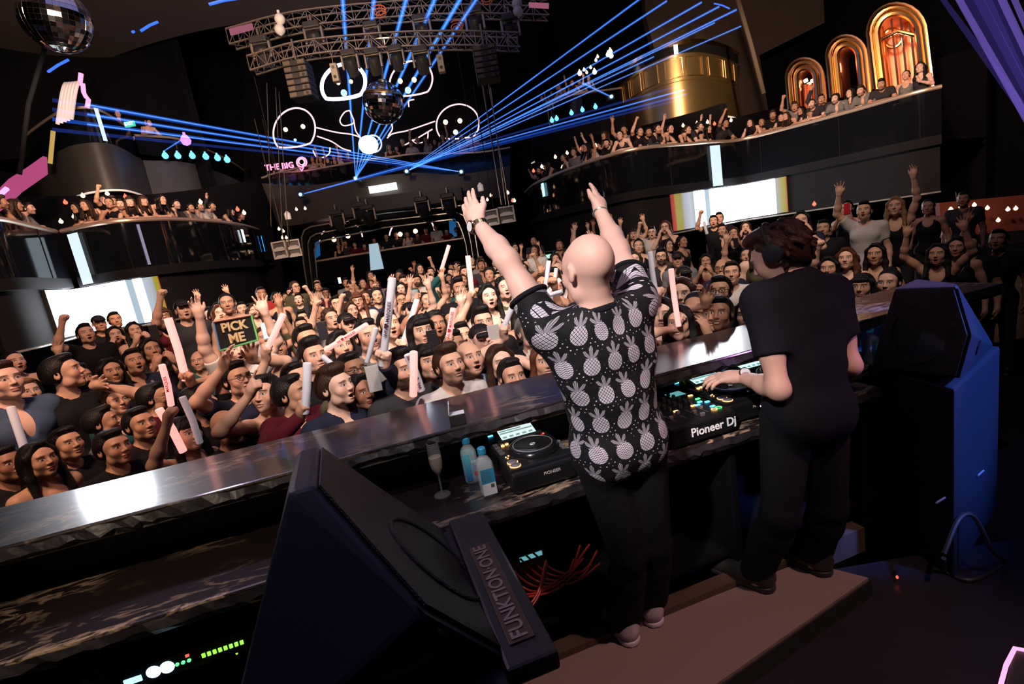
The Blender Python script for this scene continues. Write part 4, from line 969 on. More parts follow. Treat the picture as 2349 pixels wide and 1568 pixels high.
def line_array(x0, x1, yt, yb, Y, lab):
    a, b = PY(x0, yt, Y), PY(x1, yt - (x1 - x0) * .06, Y); w = (b - a).length; h = (yb - yt) / FPX * Y; root = empty('line_array_speaker', a.lerp(b, .5), None, lab, 'speaker', 'line arrays hung from the lower truss')
    for k in range(6):
        z = -k * h / 6; T = Matrix.Rotation(math.radians(-2 * k), 4, 'X')
        c = MB().rbox((-w / 2, 0, z - h / 6 + .01), (w / 2, .45, z), .015).build('cabinet', M_cab, root)
        g = MB(); g.box((-w * .46, -.012, z - h / 6 + .025), (-w * .16, .0, z - .015)); g.build('grille', M_grille, c); g = MB(); g.box((w * .16, -.012, z - h / 6 + .025), (w * .46, .0, z - .015)); g.build('grille', M_grille, c)
        g = MB(); g.cyl((w * .32, -.013, z - h / 12), (w * .32, -.02, z - h / 12), .03, n=10); g.build('driver', M_lens if k % 3 == 0 else M_cab, c)
    MB().cyl((0, .2, 0), (0, .2, .45), .02, n=6).build('hanger', M_alu, root)
line_array(645, 698, 138, 212, 11.0, 'line array speaker stack hanging on the left of the lower truss'); line_array(1082, 1136, 103, 170, 11.0, 'line array speaker stack hanging on the right of the lower truss')
for x, y0, y1, lab in ((762, 144, 187, 'slim tan column speaker hanging in front of the white neon ring'), (1007, 124, 165, 'slim tan column speaker hanging right of the half hidden ring')):
    p, q = PY(x, y0, 11), PY(x, y1, 11); r_ = empty('column_speaker', p, None, lab, 'speaker', 'slim column speakers'); h = p.z - q.z
    MB().rbox((-.065, 0, -h), (.065, .15, 0), .01).build('body', grain(mat('tan_panel', (.42, .34, .24), .5), 40, .3), r_); MB().cyl((0, -.002, -.08), (0, -.02, -.08), .03, n=12).build('driver', M_lens, r_); MB().cyl((0, -.002, -h + .08), (0, -.015, -h + .08), .03, n=12).build('lower_driver', M_cab, r_); MB().cyl((0, .07, 0), (0, .07, .25), .01, n=6).build('hanger', M_alu, r_)
# paired horn speakers by the frame
M_horn = mat('horn_grey', (.42, .40, .39), .5); M_hornin = mat('horn_inside', (.07, .065, .065), .6)
def horn(px, py, w, h, Y, yaw, lab):
    p = PY(px, py, Y); r_ = empty('horn_speaker', p, (0, 0, math.radians(yaw)), lab, 'speaker', 'grey horn speakers beside the frame')
    MB().rbox((-w / 2, 0, -h / 2), (w / 2, .6, h / 2), .02).build('cabinet', M_cab, r_); f = MB()
    f.box((-w * .48, -.05, h * .40), (w * .48, 0, h * .48)); f.box((-w * .48, -.05, -h * .48), (w * .48, 0, -h * .40)); f.box((-w * .48, -.05, -h * .06), (w * .48, 0, h * .06)); f.box((-w * .48, -.05, -h * .4), (-w * .40, 0, h * .4)); f.box((w * .40, -.05, -h * .4), (w * .48, 0, h * .4))
    f.quad((-w * .4, -.05, h * .06), (w * .4, -.05, h * .06), (w * .2, -.01, h * .16), (-w * .2, -.01, h * .16)); f.quad((-w * .4, -.05, -h * .40), (w * .4, -.05, -h * .40), (w * .25, -.01, -h * .28), (-w * .25, -.01, -h * .28)); f.build('horn_flare', M_horn, r_)
    MB().box((-w * .40, -.008, -h * .4), (w * .40, -.002, h * .4)).build('mouth', M_hornin, r_); MB().cyl((0, .3, h / 2), (0, .3, h / 2 + 3.2), .012, n=5).build('cable', M_cab, r_)
horn(643, 573, .42, .48, 14, -8, 'left cabinet of the horn speaker pair near the left frame leg'); horn(674, 569, .36, .48, 14.1, 22, 'right cabinet of the horn speaker pair near the left frame leg')
horn(1128, 499, .44, .44, 14, -18, 'left cabinet of the horn speaker pair behind the raised hand'); horn(1162, 492, .46, .46, 14.1, 10, 'right cabinet of the horn speaker pair right of the raised hand')
for x, y, lab in ((660, 495, 'white pendant lamp hanging above the left horn speakers'), (1102, 430, 'white pendant lamp hanging above the right horn speakers')):
    p = PY(x, y, 14); r_ = empty('pendant_lamp', p, None, lab, 'lamp', 'white pendant lamps'); MB().lathe([(.02, -.1), (.075, -.09), (.08, .06), (.04, .1), (.02, .13)], 14).build('shade', mat('milk_glass', (.8, .78, .75), .3, emit=(.6, .55, .5), strength=.25), r_); MB().cyl((0, 0, .13), (0, 0, 3.5), .008, n=5).build('cord', M_cab, r_)
for i, (a, b) in enumerate((((612, 190), (622, 520)), ((632, 200), (648, 540)), ((640, 210), (662, 555)), ((1104, 180), (1150, 470)), ((1118, 180), (1168, 475)), ((1125, 200), (1160, 470)))):
    tag(MB().tube([PY(*a, 13.9), PY(*b, 13.9)], .010, 5).build('rigging_cable', M_alu), ['leftmost', 'middle', 'rightmost'][i % 3] + ' steel cable of the three hanging ' + ('left' if i < 3 else 'right') + ' of the neon rings', 'cable', 'steel rigging cables')
# orange cable coils on the trusses
for x, y, lab in ((876, 36, 'orange cable coil tied to the middle of the upper truss'), (1050, 70, 'orange cable loop drooping between the trusses'), (1118, 6, 'orange cable coil near the right end of the upper truss')):
    p = PY(x, y, 11.7); tag(MB().tube([p + V3((.09 * math.cos(t) * (1 + .04 * t), -.02 * t, .08 * math.sin(t))) for t in np.linspace(0, 15, 50)], .012, 5).build('cable_coil', mat('orange_cable', (.55, .12, .04), .5)), lab, 'cable', 'orange cable coils')
# mirror balls
M_mirror = mat('mirror_tile', (.75, .75, .78), .08, 1)
def mirror_ball(px, py, Y, r, lab, cap=None):
    root = empty('mirror_ball', PY(px, py, Y), None, lab, 'mirror ball'); root.rotation_euler = (.1, .15, .3)
    bm = bmesh.new(); bmesh.ops.create_uvsphere(bm, u_segments=36, v_segments=20, radius=r)
    fs = bmesh.ops.inset_individual(bm, faces=list(bm.faces), thickness=r * .008, depth=r * .01); MB().bm(bm).build('mirrored_shell', M_mirror, root)
    MB().lathe([(r * .25, r * .97), (r * .22, r * 1.05), (.02, r * 1.07), (.02, r * 1.07 + 1.6)], 12).build('hanger', M_gold, root)
    if cap: MB().lathe([(r * 1.0, r * .28), (r * .96, r * .40), (r * .90, r * .46)], 36, cap=False).build('gold_band', M_gold, root)
mirror_ball(880, 236, 13.0, .48, 'mirror ball with a gold band hanging behind the laser fan', True)
mirror_ball(128, 45, 8.0, .42, 'big mirror ball hanging in the top left corner of the photo')
lamp('mirror_ball_pinspot', 'SPOT', PY(70, -60, 6.5), 160, (1, .8, .55), PY(128, 45, 8.0), .05, 25); lamp('mirror_ball_pinspot', 'SPOT', PY(880, 20, 11), 250, (1, .75, .4), PY(880, 236, 13), .05, 22)
# ---- laser beams in the haze
def beam_mat(name, c, s):
    m = bpy.data.materials.new(name); m.use_nodes = True; n = m.node_tree.nodes; n.clear(); o = n.new('ShaderNodeOutputMaterial'); a = n.new('ShaderNodeAddShader'); t = n.new('ShaderNodeBsdfTransparent'); e = n.new('ShaderNodeEmission')
    e.inputs[0].default_value = (*c, 1); e.inputs[1].default_value = s; l = m.node_tree.links; l.new(t.outputs[0], a.inputs[0]); l.new(e.outputs[0], a.inputs[1]); l.new(a.outputs[0], o.inputs[0]); m.cycles.emission_sampling = 'NONE'; return m
B_hot = beam_mat('laser_blue', (.012, .11, .55), .62); B_mid = beam_mat('laser_blue_soft', (.008, .07, .45), .40); B_dim = beam_mat('laser_blue_dim', (.010, .03, .20), .30); B_core = beam_mat('laser_core', (.12, .35, .8), .42)
def beam(a, b, r0, r1, m, lab, grp, core=True):
    o = MB().tube([a, a.lerp(b, .5), b], [r0, (r0 + r1) / 2, r1], 8, cap=False).build('laser_beam', m)
    tag(o, lab, 'laser beam', grp)
    if core:
        c = MB().tube([a, b], [r0 * .45, r1 * .4], 6, cap=False).build('core', B_core, o)
ORD = ['first', 'second', 'third', 'fourth', 'fifth', 'sixth', 'seventh', 'eighth', 'ninth', 'tenth']
o_ = PY(816, 409, 19.6)
for i, (x, y) in enumerate(((784, -30), (861, -30), (940, -30), (1010, -30), (1072, -30), (1112, -30))):
    beam(o_, PY(x, y, 11.0), .016, .050, B_hot if i < 5 else B_mid, ORD[i] + ' blue laser beam from the left in the fan shooting straight up', 'upward laser fan')
o_ = PY(933, 393, 19.6)
for i, (x, y) in enumerate(((1478, -10), (1530, 2), (1610, 5), (1650, 15), (1690, 22), (1640, 52), (1700, 60), (1500, 130))):
    beam(o_, PY(x, y, 13.0), .010, .030, B_mid if i < 5 else B_dim, ORD[i] + ' blue beam from the top in the fan towards the brass drum', 'right laser fan')
    beam(o_, PY(933 + (x - 933) * .55, 393 + (y - 393) * .55, 16.3), .010, .02, B_mid, 'bright lower part of the ' + ORD[i] + ' blue beam towards the brass drum', 'right laser fan near its source', False)
o_ = PY(690, 446, 19.6)
for i, (x, y) in enumerate(((1560, 196), (1570, 206), (1575, 216), (1570, 226))):
    beam(o_, PY(x, y, 15.5), .020, .030, B_dim if i in (0, 3) else B_mid, ORD[i] + ' blue beam from the top in the low fan crossing towards the drum', 'low crossing laser fan', i == 1)
o_ = PY(1058, 394, 19.6)
for i, y in enumerate((225, 236, 247, 258, 269, 281, 293)):
    beam(o_, PY(200 if i % 2 else 120, y + 4, 12.5), .012, .042, B_mid if i in (1, 3, 4) else B_dim, ORD[i] + ' blue beam from the top in the fan towards the left drum', 'left laser fan', i in (1, 3, 5))
beam(PY(1402, 222, 19), PY(1335, 190, 18), .03, .05, B_mid, 'short blue beam under the upper right gallery', 'short beams'); beam(PY(378, 345, 17), PY(425, 315, 17), .02, .03, B_mid, 'short blue beam beside the violet lamp on the left gallery', 'short beams')
for i, (x, y) in enumerate(((816, 409), (933, 393), (690, 446), (1058, 394), (1402, 222))):
    p = PY(x, y, 19.5); r_ = empty('laser_projector', p, None, ['laser projector at the foot of the upward fan', 'laser projector at the foot of the fan towards the brass drum', 'laser projector at the far left of the far gallery', 'laser projector at the right of the far gallery', 'laser projector under the upper right gallery'][i], 'laser projector', 'laser projectors')
    MB().rbox((-.12, 0, -.1), (.12, .3, .1), .02).build('housing', M_fixture, r_); MB().lathe([(.01, 0), (.05, .01), (.06, .05), (.01, .08)], 10, Matrix.Rotation(math.pi / 2, 4, 'X')).build('lens', glow('laser_lens', (.15, .5, 1), 8), r_)
B_violet = beam_mat('violet_beam', (.10, .065, .45), .07); B_violet2 = beam_mat('violet_beam_hot', (.26, .16, .75), .16)
for i, (x0, y0, x1, y1, r0, r1, m) in enumerate(((2120, -60, 2420, 350, .02, .05, B_violet), (2178, -40, 2400, 350, .035, .04, B_violet2), (2225, -40, 2420, 330, .05, .03, B_violet), (2280, -40, 2440, 300, .04, .03, B_violet2), (2262, -40, 2430, 310, .09, .05, B_violet), (2310, -40, 2450, 280, .03, .03, B_violet2), (2215, -40, 2410, 340, .16, .07, B_violet))):
    beam(PY(x0, y0, 7.5), PY(x1, y1, 6.0), r0, r1, m, ['outermost faint', 'bright inner', 'soft middle', 'bright outer', 'wide faint', 'narrow rightmost', 'widest soft'][i] + ' violet light beam in the top right corner', 'violet light beams', False)
# ---- small lamps of the galleries
def bulb(px, py, Y, r, m, lab, grp, nm='ceiling_bulb'):
    o = MB().lathe([(.004, -r), (r * .7, -r * .7), (r, 0), (r * .6, r * .8), (r * .25, r * 1.1), (r * .25, r * 1.5)], 8, Matrix.Translation(PY(px, py, Y))).build(nm, m); tag(o, lab, 'lamp', grp)
bl_ = [(150, 464), (190, 449), (246, 444), (251, 463), (288, 451), (170, 497), (140, 508), (460, 463), (545, 480), (560, 488)]
for i, (x, y) in enumerate(bl_): bulb(x, y, 13.2, .05, G_warm if i % 4 else G_red, 'small glowing bulb in the dark below the upper left drum and gallery', 'bulbs under the upper left fascias')
br_ = [(1224, 392), (1243, 382), (1248, 384), (1262, 392), (1301, 351), (1333, 342), (1367, 334), (1274, 360), (1165, 442), (1180, 460), (1176, 460), (1290, 384), (1318, 366), (1599, 283), (1623, 280), (1639, 284), (1677, 276), (1567, 288), (1538, 300), (1345, 376)]
for i, (x, y) in enumerate(br_): bulb(x, y, 16.5, .05, G_warm if i % 5 else G_red, 'small glowing bulb in the dark below the upper right fascia and drum', 'bulbs under the upper right fascias')
for i, (x, y) in enumerate(((1105, 460), (1118, 458), (1126, 448), (640, 525), (650, 530), (648, 545), (657, 545), (680, 480), (700, 478))): bulb(x, y, 18.5, .05, G_warm, 'small warm bulb in the dark beside the framed opening', 'bulbs beside the frame')
for i, (x, y) in enumerate(((379, 357), (408, 357), (441, 357), (472, 359), (499, 362), (521, 366))): bulb(x, y, 17.2, .10, G_blue, ORD[i] + ' blue spotlight from the left above the grey upper left fascia', 'blue spotlights on the upper left gallery', 'blue_spotlight')
for i, (x, y) in enumerate(((1266, 276), (1277, 272), (1311, 259), (1336, 252), (1366, 245))): bulb(x, y, 18.2, .075, G_blue, ORD[i] + ' blue spotlight from the left under the upper right gallery glass', 'blue spotlights on the upper right gallery', 'blue_spotlight')
bulb(426, 322, 16.9, .16, G_violet if 'G_violet' in globals() else G_purple, 'violet glowing lamp among the people on the upper left gallery', None, 'violet_lamp')
for i, (x, y) in enumerate(((1340, 160), (1355, 155), (1346, 166), (1367, 138), (1371, 130), (1400, 118), (1402, 128), (1395, 125), (1330, 168), (1364, 165))): bulb(x, y, 20.5, .055 if i < 5 else .09, G_warm if i % 3 else G_white, 'sparkling lamp of the chandelier cluster behind the upper right gallery', 'chandelier lights on the upper right gallery')
for x, y, s, Y, lab in ((296, 284, 15, 14.6, 'green EXIT sign on the upper left drum glass'), (571, 707, 10, 12.5, 'green EXIT sign beside the man in the red polo'), (1257, 588, 13, 15.0, 'green EXIT sign beside the bald man\'s head')):
    p = PY(x, y, Y); w = s / FPX * Y * .72; r_ = empty('exit_sign', p, None, lab, 'sign', 'green exit signs'); MB().rbox((-w, 0, -w * .5), (w, .05, w * .5), .01).build('lit_box', glow('exit_green', (.05, .62, .35), 1.2), r_)
    obj('lettering', text_mesh('EXIT', w * .85, frame((0, -.012, 0), (1, 0, 0), (0, 0, 1)), .002, .004), glow('exit_white', (.8, 1, .9), 1.6), r_)
for i, (a, b, lab) in enumerate((((323, 71), (362, 50), 'short blue light dash on the brown ceiling'), ((110, 165), (157, 137), 'short blue light dash near the big mirror ball'), ((480, 10), (545, -4), 'long blue light dash at the top of the ceiling'), ((1638, 8), (1674, 20), 'short blue light dash on the wall above the brass drum'), ((303, 75), (308, 73), 'tiny blue light dot on the brown ceiling'))):
    Yd = (9.0, 9.2, 8, 16, 9.0)[i]; tag(MB().tube([PY(*a, Yd), PY((a[0] + b[0]) / 2, (a[1] + b[1]) / 2 - 2, Yd), PY(*b, Yd)], .022 if i < 4 else .02, 6).build('light_dash', glow('dash_blue', (.03, .16, .85), 1.3)), lab, 'light', 'blue light dashes')
# ribbed white arch and pink neon on the upper left
r_ = empty('ribbed_arch', PY(150, 285, 14.2), None, 'white ribbed arched panel standing on the upper left drum', 'panel')
for k in range(5):
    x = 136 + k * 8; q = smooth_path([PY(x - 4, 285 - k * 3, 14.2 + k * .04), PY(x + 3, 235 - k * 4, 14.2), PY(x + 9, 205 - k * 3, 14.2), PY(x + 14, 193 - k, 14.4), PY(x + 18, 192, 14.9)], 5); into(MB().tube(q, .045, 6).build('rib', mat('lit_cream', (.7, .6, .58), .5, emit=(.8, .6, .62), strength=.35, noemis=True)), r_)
tag(MB().tube([PY(x, y, 14.3) for x, y in ((186, 168), (183, 195), (190, 193), (192, 212), (197, 222), (203, 228), (200, 247))], .055, 6).build('neon_sign', G_pink), 'pink zigzag neon sign beside the white ribbed arch', 'neon light')
tag(MB().prism([PY(-40, 470, 11), PY(20, 410, 11), PY(60, 385, 11), PY(98, 358, 11), (PY(100, 398, 11)), PY(40, 440, 11), PY(-40, 520, 11)], (0, .1, 0)).build('magenta_screen', G_magenta), 'magenta lit wall panel at the far left edge', 'screen')
tag(MB().tube([PY(-10, 455, 10.8), PY(16, 432, 10.8)], .05, 6).build('light_tube', glow('violet_tube', (.6, .3, 1), 2)), 'short bright violet light tube at the far left edge', 'light')
tag(MB().tube([PY(122, 300, 14), PY(115, 375, 14)], .05, 6).build('light_tube', glow('amber_tube', (.8, .5, .12), .7)), 'thin amber light tube under the ribbed arch', 'light')
# chandelier and red glow in the side room on the right
ch = empty('chandelier', PY(2200, 488, 9), None, 'glowing chandelier with pear shaped bulbs in the red side room', 'chandelier')
into(MB().tube([PY(2175 + 25 + 26 * math.cos(t), 496 + 4 * math.sin(t), 9 + .2 * math.sin(t)) for t in np.linspace(0, 6.283, 17)[:-1]], .012, 5, closed=True).build('ring', M_gold), ch)
for x, y in ((2181, 485), (2203, 483), (2222, 484), (2189, 496), (2200, 499), (2213, 496)):
    into(MB().lathe([(.01, -.07), (.05, -.03), (.035, .04), (.012, .08)], 10, Matrix.Translation(PY(x, y, 9))).build('bulb', G_warm), ch)
into(MB().cyl(PY(2200, 496, 9), PY(2193, 440, 9), .01, n=5).build('chain', M_gold), ch)
struct('wall_side_room', MB().prism([PY(2160, 545, 9.8), PY(2420, 520, 9.8), PY(2420, 440, 9.8), PY(2155, 465, 9.8)], (0, .1, 0)).mesh('sr'), grain(mat('red_wall', (.14, .03, .02), .7), 4, .5), 'dim red wall of the side room'); lamp('side_room_lamp', 'POINT', PY(2230, 490, 9.2), 2.2, (1, .22, .08), None, .1)
for i, (x, y) in enumerate(((1258 + 610, 540), (1690 + 178, 468), (2312, 480), (2330, 478), (2290, 505), (2235, 470), (2265, 477))): bulb(x, y, 9.5, .035, G_red if i < 2 else G_warm, 'small warm lamp glowing in the dark side room on the right', 'lamps of the side room')
# ---------------------------------------------------------------- the booth
DO = V3((0.33, 1.90, 0)); DA = math.radians(16); DU = V3((math.cos(DA), math.sin(DA), 0)); DV = V3((-math.sin(DA), math.cos(DA), 0))
def DK(u, v, z=0): return DO + DU * u + DV * v + V3((0, 0, z))
DT = frame(DO, DU, DV)
def marble():
    m = mat('veined_marble', (.02, .014, .013), .40, spec=1.0, coat=.6); m.node_tree.nodes['Principled BSDF'].inputs['Coat Roughness'].default_value = .12; b = m.node_tree.nodes['Principled BSDF']
    tc = nd(m, 'ShaderNodeTexCoord'); mp = nd(m, 'ShaderNodeMapping'); mp.inputs['Scale'].default_value = (1.0, 3.2, 3.0); mp.inputs['Rotation'].default_value = (0, 0, math.radians(10))
    lk(m, tc.outputs['Object'], mp.inputs[0])
    w = nd(m, 'ShaderNodeTexNoise', Scale=1.6, Detail=4.0, Roughness=.55); lk(m, mp.outputs[0], w.inputs['Vector'])
    ad = nd(m, 'ShaderNodeVectorMath', operation='MULTIPLY_ADD'); ad.inputs[1].default_value = (.7, .7, .7); lk(m, w.outputs['Color'], ad.inputs[0]); lk(m, mp.outputs[0], ad.inputs[2])
    n1 = nd(m, 'ShaderNodeTexNoise', Scale=2.6, Detail=7.0, Roughness=.62); lk(m, ad.outputs[0], n1.inputs['Vector'])
    s = nd(m, 'ShaderNodeMath', operation='SUBTRACT'); s.inputs[1].default_value = .5; lk(m, n1.outputs['Fac'], s.inputs[0])
    a = nd(m, 'ShaderNodeMath', operation='ABSOLUTE'); lk(m, s.outputs[0], a.inputs[0])
    r = nd(m, 'ShaderNodeValToRGB'); e = r.color_ramp.elements; e[0].position = 0; e[0].color = (1, 1, 1, 1); e[1].position = .034; e[1].color = (0, 0, 0, 1); lk(m, a.outputs[0], r.inputs[0])
    big = nd(m, 'ShaderNodeTexNoise', Scale=1.1, Detail=2.0); lk(m, tc.outputs['Object'], big.inputs['Vector']); rb = nd(m, 'ShaderNodeValToRGB'); q = rb.color_ramp.elements; q[0].position = .42; q[1].position = .56; lk(m, big.outputs['Fac'], rb.inputs[0])
    mu = nd(m, 'ShaderNodeMath', operation='MULTIPLY'); lk(m, r.outputs[0], mu.inputs[0]); lk(m, rb.outputs[0], mu.inputs[1])
    mx = nd(m, 'ShaderNodeMixRGB'); mx.inputs[1].default_value = (.016, .010, .010, 1); mx.inputs[2].default_value = (.55, .40, .27, 1); lk(m, mu.outputs[0], mx.inputs[0]); lk(m, mx.outputs[0], b.inputs['Base Color'])
    n3 = nd(m, 'ShaderNodeTexNoise', Scale=30.0, Detail=4.0); lk(m, tc.outputs['Object'], n3.inputs['Vector']); bp = nd(m, 'ShaderNodeBump', Strength=.06, Distance=.01); lk(m, n3.outputs['Fac'], bp.inputs['Height']); lk(m, bp.outputs[0], b.inputs['Normal'])
    return m
M_marble = marble()
M_chip = grain(mat('chipped_stone', (.045, .038, .048), .45), 14, .95, .8)
def slab(name, u0, u1, v0, v1, z0, z1, m, parent=None, r=.008):
    o = MB().rbox((u0, v0, z0), (u1, v1, z1), r).build(name, m, parent); 
    if parent is None: o.matrix_world = DT
    return o
ctr = empty('bar_counter', DK(0, .45, 0), (0, 0, DA), 'long dark veined marble counter between the performers and the crowd', 'counter')
def on(o, par): o.parent = par; o.matrix_parent_inverse = par.matrix_basis.inverted() if False else Matrix.Identity(4); o.matrix_local = Matrix.Translation((0, -.45, 0)); return o
ct_ = slab('countertop', -4.2, 2.75, .215, .69, 1.035, 1.10, M_marble, ctr)
on(ct_, ctr)
rr = random.Random(4); ce = MB(); u = -4.2
top = [];
while u < 2.7: top.append(u); u += rr.uniform(.02, .05)
A = [V3((x, .2145 - rr.uniform(0, .006), 1.094 - rr.uniform(0, .01))) for x in top]; B = [V3((x, .205 - rr.uniform(0, .012), 1.06 + rr.uniform(-.008, .01))) for x in top]; C_ = [V3((x, .216 + rr.uniform(0, .01), 1.036 + rr.uniform(-.004, .004))) for x in top]
ce.strip(A, B, False).strip(B, C_, False); on(ce.build('chipped_edge', M_chip, ctr), ctr)
on(slab('front_panel', -4.2, 2.7, .60, .66, -.35, .995, M_blackgloss, ctr), ctr)
on(slab('riser_panel', -4.2, 2.7, .44, .50, .84, 1.012, grain(mat('blue_black_panel', (.02, .026, .034), .55), 6, .3), ctr), ctr)
dk = empty('work_desk', DK(0, .2, 0), (0, 0, DA), 'lower dark marble desk holding the players, mixer and bottles', 'desk')
def ond(o): o.parent = dk; o.matrix_local = Matrix.Translation((0, -.2, 0)); return o
ond(slab('desktop', -3.2, 1.40, -.05, .44, .79, .85, M_marble, dk)); ond(slab('desktop', 1.40, 2.5, .19, .44, .79, .85, M_marble, dk))
ce = MB(); A = [V3((x, -.0505 - rr.uniform(0, .005), .845 - rr.uniform(0, .006))) for x in top if x > -3.2 and x < 1.40]; B = [V3((p.x, -.055 - rr.uniform(0, .012), .815 + rr.uniform(-.008, .008))) for p in A]; C_ = [V3((p.x, -.048, .79)) for p in A]
ce.strip(A, B, False).strip(B, C_, False); ond(ce.build('chipped_edge', M_chip, dk))
ond(slab('back_panel', -3.2, 2.5, .40, .43, .0, .79, M_dark, dk)); ond(slab('shelf', -3.2, 2.5, .05, .40, .20, .23, M_dark, dk))
for k, uu in enumerate((-3.15, -1.9, -.95, .55, 1.33)): ond(slab('upright', uu, uu + .04, .0, .40, 0, .79, M_dark, dk))
# floor of the stage and the carpeted riser
struct('floor_stage', MB().box((-6, -3.9, -.6), (6, 2.15, 0)).mesh('floor_stage'), grain(mat('stage_floor', (.030, .026, .030), .35), 4, .5), 'dark glossy stage floor')
M_carpet = grain(mat('beige_carpet', (.36, .25, .215), .95), 220, .45, .4)
cp = [PZ(1170, 1502, .1), PZ(1520, 1572, .1) + V3((0, 0, 0)), PZ(2000, 1322, .1), PZ(1850, 1232, .1)]
c0 = PZ(1170, 1502, .1); c2 = PZ(2000, 1322, .1); c1 = V3((.05, 1.33, .1)); c3 = V3((1.22, 2.13, .1)); c0 = V3((-.34, 1.72, .1))
rs = empty('carpet_riser', (.6, 1.8, 0), None, 'low black edged riser with beige carpet under the two performers', 'platform')
into(MB().prism([p - V3((0, 0, .1)) for p in (c0, c1, c2, c3)], (0, 0, .085)).build('base', M_fixture), rs)
into(MB().prism([p - V3((0, 0, .014)) for p in (c0.lerp(c2, .01), c1.lerp(c3, .03), c2.lerp(c0, .01), c3.lerp(c1, .02))], (0, 0, .014)).build('carpet', M_carpet), rs)
tag(MB().prism([DK(-.9, -.02, .0), DK(1.3, -.02, 0), DK(1.3, .05, 0), DK(-.9, .05, 0)], (0, 0, .13)).build('kick_board', grain(mat('brown_board', (.10, .06, .04), .7), 20, .4)), 'narrow brown kick board at the foot of the desk', 'board')

# ---- players and mixer
M_gear = grain(mat('gear_black', (.010, .010, .011), .35), 80, .2); M_knob = mat('knob', (.03, .03, .032), .35); M_knobtop = mat('knob_silver', (.55, .52, .5), .3, .8); M_plat = mat('platter', (.02, .02, .022), .18, .6); M_btn = mat('button_grey', (.10, .10, .10), .5)
G_amber = glow('amber_led', (1, .42, .14), 3); G_scr = glow('player_screen', (.62, .85, .82), 1.3); G_scrline = glow('screen_wave', (.12, .38, .42), 1.0); G_led = glow('cyan_led', (.1, .55, 1), 3); G_lime = glow('lime_led', (.45, .8, .05), 1.2); G_redled = glow('red_led', (1, .06, .04), 3); G_grn = glow('green_led', (.1, .9, .25), 2)
def player(u, v, lab, bright=True):
    r_ = empty('media_player', DK(u, v, .85), (0, 0, DA), lab, 'player', 'media players on the desk'); w, d, h = .265, .42, .105
    b = MB(); b.rbox((-w / 2, -.02, .012), (w / 2, d, h - .012), .012); b.rbox((-w / 2, 0, h - .03), (w / 2, d, h), .008); b.build('body', M_gear, r_)
    for sx in (-1, 1):
        for y in (.02, d - .04): MB().cyl((sx * (w / 2 - .035), y, 0), (sx * (w / 2 - .035), y, .014), .02, n=12).build('foot', M_knobtop if y < .1 else M_knob, r_)
    jc = (.015, .135)
    jw = MB(); jw.lathe([(.108, h), (.108, h + .008), (.103, h + .014), (.101, h + .020), (.095, h + .024), (.084, h + .024), (.080, h + .021), (.03, h + .021)], 40, Matrix.Translation((*jc, 0)), True); J_ = jw.build('jog_wheel', M_plat, r_)
    MB().lathe([(.084, h + .0242), (.081, h + .026), (.079, h + .0242)], 40, Matrix.Translation((*jc, 0)), False).build('chrome_ring', M_knobtop, J_)
    MB().tube([(jc[0] + .011 * math.cos(t), jc[1] + .0075 * math.sin(t), h + .0225) for t in np.linspace(0, 6.283, 17)[:-1]], .0013, 5, closed=True).build('centre_mark', mat('mark_white', (.8, .75, .7), .4), J_)
    T = Matrix.Translation((0, .255, h + .002)) @ Matrix.Rotation(math.radians(14), 4, 'X')
    sb = MB(); sb.rbox((-.10, 0, 0), (.105, .145, .012), .005, T); s = sb.build('screen_panel', M_gear, r_)
    q = MB(); q.box((-.078, .016, .0125), (.080, .128, .0132), T); q.build('screen', G_scr, s)
    q = MB(); 
    q.box((-.074, .055, .0134), (.076, .066, .0138), T); q.box((-.074, .072, .0134), (.03, .082, .0138), T)
    for k in range(5): q.box((-.07 + k * .03, .022, .0134), (-.052 + k * .03, .036, .0138), T)
    q.build('screen_graphics', G_scrline if not bright else mat('screen_grey', (0, 0, 0), .5, emit=(.35, .45, .42), strength=.8), s)
    for k in range(5): MB().box((-.122, .16 + .034 * k, h), (-.100, .18 + .034 * k, h + .004)).build('button', M_btn, r_)
    for k in range(4): MB().box((-.075 + .035 * k, d - .018, h), (-.05 + .035 * k, d - .010, h + .004)).build('button', M_btn, r_)
    for x, y, m in ((-.085, .245, G_amber), (-.065, .252, G_amber)): MB().lathe([(.008, h), (.008, h + .005), (.004, h + .006)], 12, Matrix.Translation((x, y, 0))).build('lit_button', m, r_)
    for x, y, m in ((-.10, .395, G_led), (-.045, .402, G_lime), (.10, .26, G_redled)): MB().box((x - .011, y - .005, h), (x + .011, y + .005, h + .004)).build('indicator', m, r_)
    for k, (x, y) in enumerate(((-.108, .125), (-.095, .132), (-.104, .110), (-.088, .118))): MB().lathe([(.003, h), (.003, h + .003)], 8, Matrix.Translation((x, y, 0))).build('tiny_light', G_amber, r_)
    for y in (.060, .024): c = MB().lathe([(.020, h), (.020, h + .006), (.017, h + .008)], 18, Matrix.Translation((-.10, y, 0))).build('play_button', M_knobtop, r_); MB().tube([(-.10 + .021 * math.cos(t), y + .021 * math.sin(t), h + .003) for t in np.linspace(0, 6.283, 17)[:-1]], .0016, 5, closed=True).build('lit_ring', G_amber, c)
    MB().rbox((.112, .05, h), (.128, .20, h + .004), .003).build('tempo_slot', M_btn, r_); MB().rbox((.110, .11, h + .004), (.130, .125, h + .014), .003).build('tempo_slider', M_knobtop, r_)
    obj('lettering', text_mesh('PIONEER', .018, frame((.03, -.0205, .062), (1, 0, 0), (0, 0, 1)), .0006), mat('print_grey', (.55, .5, .48), .5), r_)
    return r_
player(-.305, .0, 'media player with a bright screen beside the water bottles'); player(.135, .0, 'media player half hidden by the bald performer', False)
player(.715, .03, 'media player under the hand of the performer in the black tee', False); player(1.02, .05, 'media player with a teal screen half hidden behind the black tee', False)
